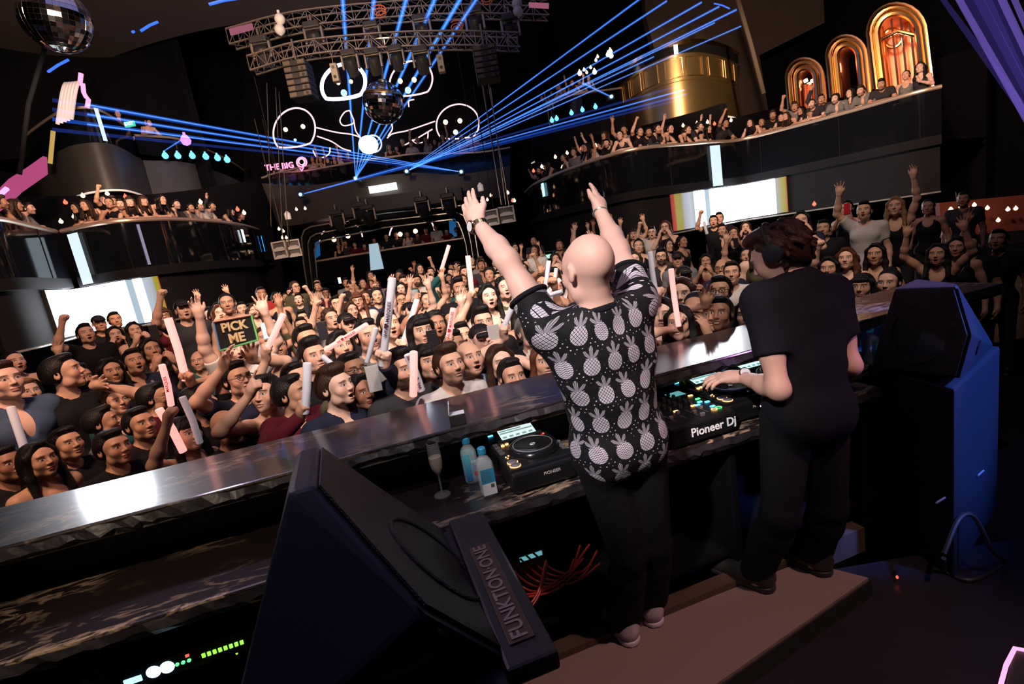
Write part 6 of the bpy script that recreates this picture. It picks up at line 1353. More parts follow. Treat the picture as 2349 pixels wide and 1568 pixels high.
def wristband(par, W, hd, r, m, name, n=0, face=None):
    hd = V3(hd).normalized(); x = hd.orthogonal().normalized(); y = hd.cross(x); w = V3(W) - hd * .012; b = MB()
    if n:
        for k in range(n):
            a = 2 * math.pi * k / n; c = w + (x * math.cos(a) + y * math.sin(a)) * (r + .003); T = frame(c, -x * math.sin(a) + y * math.cos(a), hd); b.rbox((-.0056, -.0105, -.004), (.0056, .0105, .0045), .0018, T)
    else: b.tube([w + (x * math.cos(a) + y * math.sin(a)) * r for a in np.linspace(0, 6.283, 21)[:-1]], .0045, 6, closed=True)
    me = b.mesh(name); me.materials.append(m); o = part(par, name, me)
    if face is not None:
        f = V3(face); f = (f - hd * f.dot(hd)).normalized(); T = frame(w + f * (r + .002), f.cross(hd) * -1, hd); b = MB(); b.lathe([(.023, 0), (.025, .004), (.023, .010), (.019, .0105)], 24, T); me = b.mesh('watch_case'); me.materials.append(m); c = part(o, 'watch_case', me)
        b = MB(); b.lathe([(.019, .0106), (.002, .0107)], 24, T); me = b.mesh('dial'); me.materials.append(mat('watch_dial', (.75, .74, .78), .25)); part(c, 'dial', me)
    return o
M_print = pineapple_material(); M_black = grain(mat('black_cotton', (.012, .012, .018), .9, spec=.15), 12, .3, .35); M_jeans = grain(mat('black_denim', (.010, .010, .013), .85, spec=.2), 30, .4, .3)
# --- bald performer with both arms raised
s = .945; loc = V3((.36, 1.80, .10)); to = perf(loc, s)
J = dict(fem=0, mouth='open', beard=0, arm=.96, wide=1.02); yaw = math.radians(196); pelw = PY(1428, 1085, 1.70); hw = PY(1349, 615, 1.58)
zl = (to(hw) - to(pelw)).normalized(); fx = V3((math.cos(yaw), math.sin(yaw), 0)); fx = (fx - zl * fx.dot(zl)).normalized(); fy = zl.cross(fx)
J['Rt'] = Matrix((fx, fy, zl)).transposed(); hl = (to(hw) - to(pelw)).length; J['pel'] = to(hw) - zl * .655; 
J['H'] = Matrix.Translation(to(hw)) @ (Matrix.Rotation(yaw + .12, 3, 'Z') @ rotm('X', 6)).to_4x4()
Tl = lambda x, y, z: J['pel'] + J['Rt'] @ V3((x, y, z))
J['sh'] = {1: Tl(.172, -.03, .482), -1: Tl(-.172, -.02, .488)}
ar = {}
for sx, pe, pw, ph in ((-1, (1418, 572), (1377, 484), (1368, 424)), (1, (1163, 596), (1097, 514), (1062, 440))):
    shw = V3(loc) + J['sh'][sx] * s; e = on_ray(shw, *pe, .285 * s); w = on_ray(e, *pw, .262 * s); h = on_ray(w, *ph, .17 * s)
    ar[sx] = dict(el=to(e), wr=to(w), hd=(h - w), pn=V3((-.55 * sx * -1, .83, -.1)) if sx == 1 else V3((-.75, .6, -.1)), curl=.12, spread=.05 if sx == -1 else .08)
J['arms'] = ar
# in figure coordinates +1 is the figure's own left, which the photo shows on the left of the picture
def legs(pts): return {sx: [to(p) for p in pts[sx]] for sx in (-1, 1)}
pw_ = V3(loc) + J['pel'] * s
fl_, fr_ = PZ(1462, 1482, .10), PZ(1512, 1425, .10)
J['legs'] = legs({1: (pw_ + V3((-.075, -.015, -.05)), PY(1440, 1270, 1.72), V3((fl_.x - .03, fl_.y + .06, .175)), V3((fl_.x - .10, fl_.y + .25, .125))), -1: (pw_ + V3((.085, .02, -.05)), PY(1500, 1245, 1.78), V3((fr_.x - .02, fr_.y + .03, .175)), V3((fr_.x + .0, fr_.y + .24, .125)))})
pa = finish('person', J, loc, s, 'bald person in black pineapple print t-shirt raising both arms at the decks', (.80, .50, .42), .0052, (-.75, -.55, -.02), (.55, .85, 2.35))
S = shirt_sdf(J, .47, .013, -.095)
part(pa, 't_shirt', S.mesh('t_shirt', grid((-.55, -.5, .7), (.5, .5, 1.75), .0072), None, [M_print], uv_torso(J)))
nk = Tl(0, .010, .507); ring_ = [nk + J['Rt'] @ V3((.066 * math.cos(t), .066 * math.sin(t), .002 + .020 * math.sin(t))) for t in np.linspace(0, 6.283, 31)[:-1]]
me = MB().tube(ring_, .013, 8, closed=True).mesh('collar'); me.materials.append(M_black); part(pa, 'collar', me)
for sx in (-1, 1):
    sh, el = J['sh'][sx], V3(ar[sx]['el']); c = sh.lerp(el, .465); d = (el - sh).normalized(); x = d.orthogonal().normalized(); y = d.cross(x)
    me = MB().tube([c + d * .000 + (x * math.cos(t) + y * math.sin(t)) * .0655 for t in np.linspace(0, 6.283, 31)[:-1]], .009, 8, closed=True).mesh('sleeve_cuff'); me.materials.append(M_black); part(pa, 'sleeve_cuff', me)
part(pa, 'jeans', trousers_sdf(J).mesh('jeans', grid((-.35, -.45, .02), (.45, .45, 1.12), .010), None, [M_jeans]))
bl_pts = [Tl(.172 * math.cos(t), .128 * math.sin(t), -.062 + .01 * math.sin(t)) for t in np.linspace(0, 6.283, 41)[:-1]]
me = MB().tube(bl_pts, .012, 6, closed=True, flat=1.4).mesh('belt'); me.materials.append(mat('belt_leather', (.07, .035, .06), .25)); part(pa, 'belt', me)
M_snk = grain(mat('sneaker_grey', (.70, .60, .66), .5), 30, .6); M_sole = mat('sole_white', (.62, .55, .6), .6)
for sx in (-1, 1): shoe(J['legs'][sx][2], J['legs'][sx][3], M_snk, M_sole, pa)
wristband(pa, ar[1]['wr'], ar[1]['hd'], .031, mat('steel_gold', (.75, .62, .45), .2, 1), 'wrist_watch', 20, V3((-.8, -.6, 0)))
wristband(pa, ar[-1]['wr'], ar[-1]['hd'], .030, M_knobtop, 'bracelet')
# --- performer in the plain black tee looking down at the players
s = 1.0; loc = V3((1.08, 1.93, .10)); to = perf(loc, s)
J = dict(fem=0, mouth='closed', beard=0, wide=1.0, arm=.95); yaw = math.radians(200); hw = PY(1786, 584, 2.02); pelp = PY(1850, 985, 1.90); nkw = PY(1828, 655, 1.97)
zl = (to(nkw) - to(pelp)); print('torso2', zl.length); zl.normalize(); fx = V3((math.cos(yaw), math.sin(yaw), 0)); fx = (fx - zl * fx.dot(zl)).normalized(); fy = zl.cross(fx); J['Rt'] = Matrix((fx, fy, zl)).transposed()
J['pel'] = to(nkw) - zl * .49; Tl = lambda x, y, z: J['pel'] + J['Rt'] @ V3((x, y, z))
J['H'] = Matrix.Translation(to(hw)) @ (Matrix.Rotation(yaw + .42, 3, 'Z') @ rotm('X', 24)).to_4x4()
J['sh'] = {1: Tl(.185, -.005, .445), -1: Tl(-.185, -.0, .445)}
ar = {}
shw = V3(loc) + J['sh'][1] * s; e = on_ray(shw, 1786, 893, .30 * s, False); w = on_ray(e, 1700, 864, .25 * s); ar[1] = dict(el=to(e), wr=to(w), hd=PY(1640, 866, w.y + .03) - w, pn=V3((.1, .1, -1)), curl=.32, spread=.12)
shw = V3(loc) + J['sh'][-1] * s; e = on_ray(shw, 1950, 838, .30 * s, True); w = PY(1905, 860, 2.42); ar[-1] = dict(el=to(e), wr=to(e + (w - e).normalized() * .255 * s), hd=w - e, pn=V3((0, 0, -1)), curl=.4, spread=.1)
J['arms'] = ar; pw_ = V3(loc) + J['pel'] * s; f1, f2 = PZ(1752, 1372, .10), PZ(1902, 1330, .10)
J['legs'] = legs({1: (pw_ + V3((-.085, -.01, -.05)), PY(1790, 1180, 1.88), V3((f1.x + .02, f1.y + .08, .18)), V3((f1.x - .10, f1.y + .22, .125))), -1: (pw_ + V3((.085, .03, -.05)), PY(1900, 1160, 1.96), V3((f2.x - .01, f2.y + .08, .18)), V3((f2.x - .10, f2.y + .24, .125)))})
pb = finish('person', J, loc, s, 'person with dark wavy hair and headphones in plain black tee working the decks', (.74, .45, .36), .0055, (-.62, -.55, -.02), (.55, .75, 1.85))
S = shirt_sdf(J, .62, .016, -.13)
part(pb, 't_shirt', S.mesh('t_shirt', grid((-.55, -.5, .65), (.5, .6, 1.65), .0085), None, [M_black]))
part(pb, 'trousers', trousers_sdf(J, .018).mesh('trousers', grid((-.4, -.45, .02), (.45, .5, 1.12), .011), None, [M_jeans]))
for sx in (-1, 1): shoe(J['legs'][sx][2], J['legs'][sx][3], M_fixture, M_fixture, pb)
S = SDF(); rr = random.Random(8); S.ell((0, .03, .030), (.082, .100, .088)); S.ell((0, .06, -.02), (.074, .062, .07), None, .04)
for i in range(120):
    a = rr.uniform(0, 6.283); z = rr.uniform(-.075, .115); r_ = math.sqrt(max(.05, 1 - ((z - .025) / .1) ** 2)); x, y = math.cos(a) * r_ * .080, .03 + math.sin(a) * r_ * .097
    if y > -.055 or z > .06: S.cap((x, y, z), (x * 1.06 + rr.uniform(-.012, .012), y * 1.05 + rr.uniform(-.005, .02), z - .02), rr.uniform(.011, .017), .007, .008)
S.ell((0, -.04, .10), (.07, .06, .035), None, .03)
S.cut((0, -.082, .050), (0, -.88, -.48), .3)
for sx in (-1, 1): S.ell((sx * .085, -.03, -.03), (.03, .045, .05), None, .01, 's')
hr = part(pb, 'hair', S.mesh('hair', grid((-.13, -.14, -.13), (.13, .17, .16), .0045), None, [MT['hair']]), (.07, .026, .018), J['H'])
hp = MB(); hp.tube([(.088 * math.cos(t), .012, .01 + .118 * math.sin(t)) for t in np.linspace(0, math.pi, 17)], .009, 8, flat=1.8); me = hp.mesh('headphones'); me.materials.append(M_fixture); hp_ = part(pb, 'headphones', me, mtx=J['H'])
for sx in (-1, 1):
    b = MB(); b.lathe([(.036, 0), (.040, .008), (.036, .022), (.02, .027)], 20, Matrix.Translation((sx * .080, .012, .012)) @ Matrix.Rotation(sx * math.pi / 2, 4, 'Y')); me = b.mesh('ear_cup'); me.materials.append(M_gear if sx < 0 else M_spk); part(hp_, 'ear_cup', me)
wristband(pb, ar[1]['wr'], ar[1]['hd'], .030, mat('dark_leather', (.05, .025, .015), .4), 'wrist_watch', 18, V3((-.2, -.7, .7)))
# ---------------------------------------------------------------- the crowd
STAGE = V3((0.3, 1.8, 0)); HEADZ = 1.63
def facing(x, y, jit=0): return math.atan2(STAGE.x - x, -(STAGE.y - y)) + jit
def stand(px, py, Y, h):
    """where a person of about height h has to stand so that the head is seen at that pixel, near Y metres in"""
    best = None; y = 1.7
    while y < Y + 1.2:
        p = PY(px, py, y); y += 0
        if (p - DO).dot(DV) < .93: y += .03; continue
        e = p.z - floor_z(p.x, p.y) - HEADZ * h / 1.74; cost = abs(e) * 2.5 + abs(y - Y) * 1.6
        if best is None or cost < best[0]: best = (cost, y, p, e)
        y += .03
    _, y, p, e = best; h2 = min(1.93, max(1.50, h + e * 1.74 / HEADZ)); return V3((p.x, p.y, floor_z(p.x, p.y))), h2
TAKEN = []
def hero(px, py, Y, p, top, cloth, hair, hcol, skin, label, h=1.72, mirror=False, legs='charcoal', glasses=False, turn=0, group=None):
    loc, h2 = stand(px, py, Y, h); TAKEN.append((px, py, loc)); return person(loc, facing(loc.x, loc.y, turn), p, top, cloth, hair, hcol, skin, h2, label, group, mirror, legs, glasses)
NH = [0]
def ik(sh, wr, a, b, pole):
    d = wr - sh; L = min(d.length, (a + b) * .995); d.normalize(); x = (a * a - b * b + L * L) / (2 * L); hgt = math.sqrt(max(0, a * a - x * x)); q = (pole - d * pole.dot(d)).normalized(); return sh + d * x + q * hgt
def custom(px, py, Y, arms, fem=0, mouth='open', beard=0, tilt=8, yaw=0, top='tee', cloth='black', hair='short', hcol='black', skin='fair', label='', h=1.72, legs='charcoal', glasses=False, turn=0):
    """a person whose raised hands are seen at given pixels; arms: {side: (wrist px, hand px, curl, palm)}; side -1 is the person's right"""
    loc, h2 = stand(px, py, Y, h); s = h2 / 1.74; TAKEN.append((px, py, loc)); th = facing(loc.x, loc.y, turn); R = rotm('Z', math.degrees(th)); inv = lambda p: R.inverted() @ (V3(p) - loc) / s
    J = pose(fem, 'down', 'down', mouth, beard, tilt, yaw); J['arm'] = .9
    hands = {}
    for sx, (pw, ph, curl, pal) in arms.items():
        J['sh'][sx] = V3((sx * .165, .0, 1.445)); shw = loc + R @ (J['sh'][sx] * s); w = PY(*pw, shw.y - .17); w = w if (w - shw).length < .52 * s else on_ray(shw, *pw, .50 * s, False)
        wl = inv(w); el = ik(J['sh'][sx], wl, .285, .255, V3((sx * .8, .2, -.5))); hd = inv(w + (PY(*ph, w.y - .02) - w).normalized() * .1) - wl
        wl = el + (wl - el).normalized() * .255
        J['arms'][sx] = dict(el=el, wr=wl, hd=hd, pn=V3((-sx * .5, -.85, 0)) if pal == 'front' else V3((-sx, -.3, 0)), curl=curl, spread=.30 if curl < .5 else 0, point=(pal == 'point')); hands[sx] = loc + R @ ((wl + hd.normalized() * .075) * s)
    NH[0] += 1; k = 'hero%d' % NH[0]; POSES[k] = lambda: J
    return person(loc, th, k, top, cloth, hair, hcol, skin, h2, label, None, False, legs, glasses), hands
M_pstick = mat('lit_pink_foam', (.8, .4, .4), .5, emit=(1, .40, .36), strength=1.15); M_wstick = mat('white_foam', (.75, .76, .84), .55, emit=(.75, .78, 1), strength=.10); M_letter = mat('stick_print', (.06, .02, .03), .5)
def stick(a, b, r, m, lab, txt=None, red=False):
    a, b = V3(a), V3(b); d = (b - a).normalized(); o = MB().tube([a, a + d * .004, a.lerp(b, .5) + V3((0, .01, .0)), b - d * .004, b], [r * .9, r, r, r, r * .9], 12).build('glow_stick', m); tag(o, lab, 'foam stick', 'foam glow sticks in the crowd')
    if txt:
        L = (b - a).length; vdir = (CAM - (a + b) / 2); x = d; z = (vdir - x * vdir.dot(x)).normalized(); y = z.cross(x); c = a.lerp(b, .55) + z * (r + .002); me = text_mesh(txt, r * 1.15, frame(c, x, y), .0006, .0004); obj('lettering', me, mat('red_print', (.6, .03, .05), .5) if red else M_letter, o)
    return o
M_phone = mat('phone_body', (.5, .5, .52), .3); M_phoneb = mat('phone_black', (.02, .02, .025), .3); G_phone = glow('phone_glow', (.75, .85, 1), 1.2)
def phone(p, lab, m=None, lit=False, tilt=0, sc=1):
    p = V3(p); d = (CAM - p); d.z *= .4; T = frame(p, V3((-d.y, d.x, 0)) * -1, V3((0, 0, 1)) + V3((tilt, 0, 0))); r_ = MB().rbox((-.036 * sc, -.075 * sc, -.004), (.036 * sc, .075 * sc, .004), .004).build('phone', m or M_phone); r_.matrix_world = T; tag(r_, lab, 'phone')
    MB().rbox((-.032 * sc, -.068 * sc, -.0048), (.032 * sc, .068 * sc, -.0042), .001).build('screen', G_phone if lit else (m or M_phone), r_); MB().rbox((-.030 * sc, .045 * sc, .004), (-.014 * sc, .068 * sc, .0055), .002).build('camera_lens', M_phoneb, r_); return r_
# -- people of the front rows, one by one
o, hd = custom(764, 884, 2.72, {1: ((882, 838), (884, 790), 1.3, 'side')}, top='long', cloth='navy', hair='quiff', hcol='brown', skin='pale', yaw=14, label='man in navy jacket shouting with his fist around the tall white stick', h=1.74)
hh = hd[1]; stick(hh + (PY(872, 858, hh.y) - hh) * .6, PY(900, 637, hh.y - .03), .021, M_wstick, 'tallest white foam stick with WE ♥ MARQUEE lettering, held by the shouting man', 'WE ♥ MARQUEE')
wristp = hd[1]
o, hd = custom(664, 900, 2.9, {-1: ((690, 955), (692, 930), 1.3, 'side')}, top='long', cloth='burgundy', hair='short', skin='tan', label='person in burgundy sleeve holding the bent lilac stick beside the navy jacket', mouth='closed', yaw=30)
stick(PY(699, 948, hd[-1].y), PY(705, 832, hd[-1].y), .022, M_wstick, 'bent lilac foam stick left of the shouting man in navy')
o, hd = custom(606, 898, 2.95, {-1: ((573, 905), (586, 868), 1.3, 'point')}, top='tank', cloth='black', hair='short', skin='fair', yaw=-62, label='man in black tank top turned away and pointing one finger up', mouth='smile', h=1.78)
o, hd = custom(452, 918, 3.2, {1: ((438, 880), (432, 858), 1.3, 'side')}, top='tee', cloth='black', hair='short', skin='tan', yaw=40, label='man in profile stretching up the tall pink stick on the left', mouth='closed')
stick(PY(427, 872, hd[1].y), PY(385, 729, hd[1].y), .024, M_pstick, 'tall glowing pink stick held high on the left of the crowd')
o, hd = custom(541, 866, 3.25, {-1: ((512, 842), (516, 814), .2, 'front'), 1: ((578, 826), (576, 798), .2, 'front')}, glasses=True, mouth='smile', top='tee', cloth='navy', hair='short', skin='fair', label='smiling man with glasses holding up the PICK ME sign', h=1.76)
sy = hd[1].y - .17; q = [PY(490, 738, sy), PY(505, 804, sy), PY(592, 779, sy), PY(577, 722, sy)]; sg = empty('hand_sign', q[1], None, 'black handwritten PICK ME sign with coloured tape edges held above the crowd', 'sign'); sn = (q[1] - q[0]).cross(q[3] - q[0]).normalized(); sn = sn if sn.y > 0 else -sn
into(MB().prism(q, sn * .012).build('board', mat('black_board', (.012, .012, .015), .7)), sg)
for i, c in enumerate(((.65, .3, .3), (.15, .55, .2), (.2, .7, .2), (.7, .35, .3))):
    a, b = q[i], q[(i + 1) % 4]; into(MB().tube([a - sn * .004, b - sn * .004], .006, 5).build('tape_edge', mat('tape_colour', c if i != 0 else (.25, .4, .75), .4)), sg)
T = lambda x, y: q[0].lerp(q[3], x).lerp(q[1].lerp(q[2], x), y) - sn * .004
xd = (q[3] - q[0]); M_paint = mat('cream_paint', (.78, .56, .30), .5, emit=(.78, .5, .25), strength=.12)
for t_, cx_, cy_, sz in (('PICK', .50, .29, .074), ('ME', .50, .72, .078)): into(obj('lettering', text_mesh(t_, sz, frame(T(cx_, cy_), xd, V3((0, 0, 1))), .002, .0025), M_paint), sg)
o, hd = custom(676, 866, 3.3, {-1: ((612, 822), (607, 800), 1.3, 'side')}, top='tee', cloth='white', hair='short', skin='fair', label='person in white tee raising a glowing stick right of the PICK ME sign', mouth='open')
stick(PY(606, 812, hd[-1].y), PY(650, 720, hd[-1].y), .018, M_pstick, 'glowing pale pink stick slanting right of the PICK ME sign')
o, hd = custom(1104, 778, 3.35, {1: ((1140, 812), (1138, 782), .6, 'side')}, top='tee', cloth='black', hair='cap', skin='pale', label='shouting man in black cap filming with a white phone', mouth='open')
phone(PY(1135, 773, hd[1].y - .02), 'white phone held by the man in the black cap', sc=1.1, tilt=-.15)
o, hd = custom(1213, 756, 3.35, {-1: ((1158, 775), (1152, 752), 1.3, 'side')}, top='tee', cloth='black', hair='short', hcol='grey', skin='pale', label='older man with grey hair and black tee shouting beside the bald performer', mouth='open', yaw=20, h=1.8)
stick(PY(1152, 762, hd[-1].y), PY(1184, 680, hd[-1].y), .019, M_wstick, 'white stick slanting right held by the grey haired man')
tag(obj('shirt_mark', text_mesh('dr', .07, frame(PY(1217, 812, 3.15), (1, 0, .2), (0, 0, 1)), .001, .002), mat('white_print', (.7, .7, .7), .5)), None); bpy.data.objects['shirt_mark'].parent = o; bpy.data.objects['shirt_mark'].matrix_parent_inverse = o.matrix_basis.inverted()
o, hd = custom(1058, 768, 3.9, {-1: ((1078, 690), (1079, 664), 1.3, 'side')}, top='tank', cloth='black', hair='short', skin='fair', label='person stretching a bare arm straight up with the tall pink stick', mouth='open')
stick(PY(1083, 676, hd[-1].y), PY(1073, 586, hd[-1].y), .020, M_pstick, 'tall pink stick straight up in the middle of the crowd')
o, hd = custom(1000, 742, 4.4, {-1: ((960, 702), (952, 684), 1.0, 'side')}, top='tank', cloth='charcoal', hair='curly', skin='brown', label='person with a bare brown arm lifting an empty glass', mouth='open')
gl_ = empty('drinking_glass', PY(952, 678, hd[-1].y), None, 'clear tumbler lifted above the crowd', 'glass'); MB().lathe([(.026, -.04), (.032, .0), (.034, .05)], 16, None, False).build('tumbler', M_glassy, gl_); MB().lathe([(.002, -.039), (.028, -.036), (.031, -.005), (.002, -.004)], 16).build('drink', M_clear, gl_)
o, hd = custom(1640, 716, 3.2, {-1: ((1620, 700), (1616, 662), .15, 'front')}, top='tank', cloth='charcoal', hair='bun', fem=1, skin='tan', label='person holding one big open palm up left of the black tee', mouth='smile')
o, hd = custom(1560, 735, 2.95, {-1: ((1557, 752), (1554, 726), 1.3, 'side')}, fem=1, top='tank', cloth='grey', hair='long', skin='fair', label='woman holding the glowing pink stick in front of her face', mouth='smile')
stick(PY(1557, 748, hd[-1].y - .05), PY(1539, 616, hd[-1].y - .05), .016, M_pstick, 'glowing pink stick upright right of the bald performer')
o, hd = custom(1521, 717, 3.25, {-1: ((1508, 690), (1505, 668), 1.3, 'side')}, fem=1, top='tank', cloth='black', hair='long', skin='pale', label='smiling woman beneath the white stick right of the bald performer', mouth='smile')
stick(PY(1505, 674, hd[-1].y), PY(1491, 577, hd[-1].y), .016, M_wstick, 'white stick upright just right of the bald performer')
o, hd = custom(141, 852, 3.7, {1: ((215, 884), (240, 876), .2, 'front')}, top='tee', cloth='black', hair='short', skin='fair', yaw=50, label='man in black tee stretching one arm out to the right, far left', mouth='closed')
o, hd = custom(1040, 790, 3.5, {-1: ((1026, 800), (1025, 778), 1.3, 'side')}, top='tee', cloth='black', hair='short', skin='tan', label='man half hidden behind the red lettered glowing stick', mouth='open')
stick(PY(1026, 792, hd[-1].y), PY(1040, 706, hd[-1].y), .020, M_pstick, 'glowing pink stick with red lettering in the middle of the crowd', 'WE ♥ MARQUEE', True)
o, hd = custom(1022, 662, 7.4, {-1: ((1014, 630), (1013, 614), 1.3, 'side')}, top='long', cloth='teal', hair='short', skin='tan', label='person in dark teal sleeve raising a glowing stick far back', mouth='closed')
stick(PY(1012, 620, hd[-1].y), PY(1030, 562, hd[-1].y), .026, M_pstick, 'glowing stick high up far back in the crowd')
o, hd = custom(890, 742, 4.1, {1: ((922, 806), (925, 784), 1.3, 'side')}, top='tee', cloth='white', hair='short', skin='fair', label='person in white tee holding the glowing stick right of the tallest white one', mouth='open')
stick(PY(923, 792, hd[1].y), PY(957, 686, hd[1].y), .022, M_pstick, 'glowing stick slanting right of the tallest white one')
o, hd = custom(778, 792, 3.7, {-1: ((745, 822), (749, 802), 1.3, 'side')}, fem=1, top='tank', cloth='black', hair='long', skin='fair', label='person swinging a pale stick almost flat through the air', mouth='smile')
stick(PY(744, 804, hd[-1].y), PY(842, 744, hd[-1].y - .1), .018, M_pstick, 'pale stick lying almost flat in the air in mid crowd', 'WE ♥ MARQUEE', True)
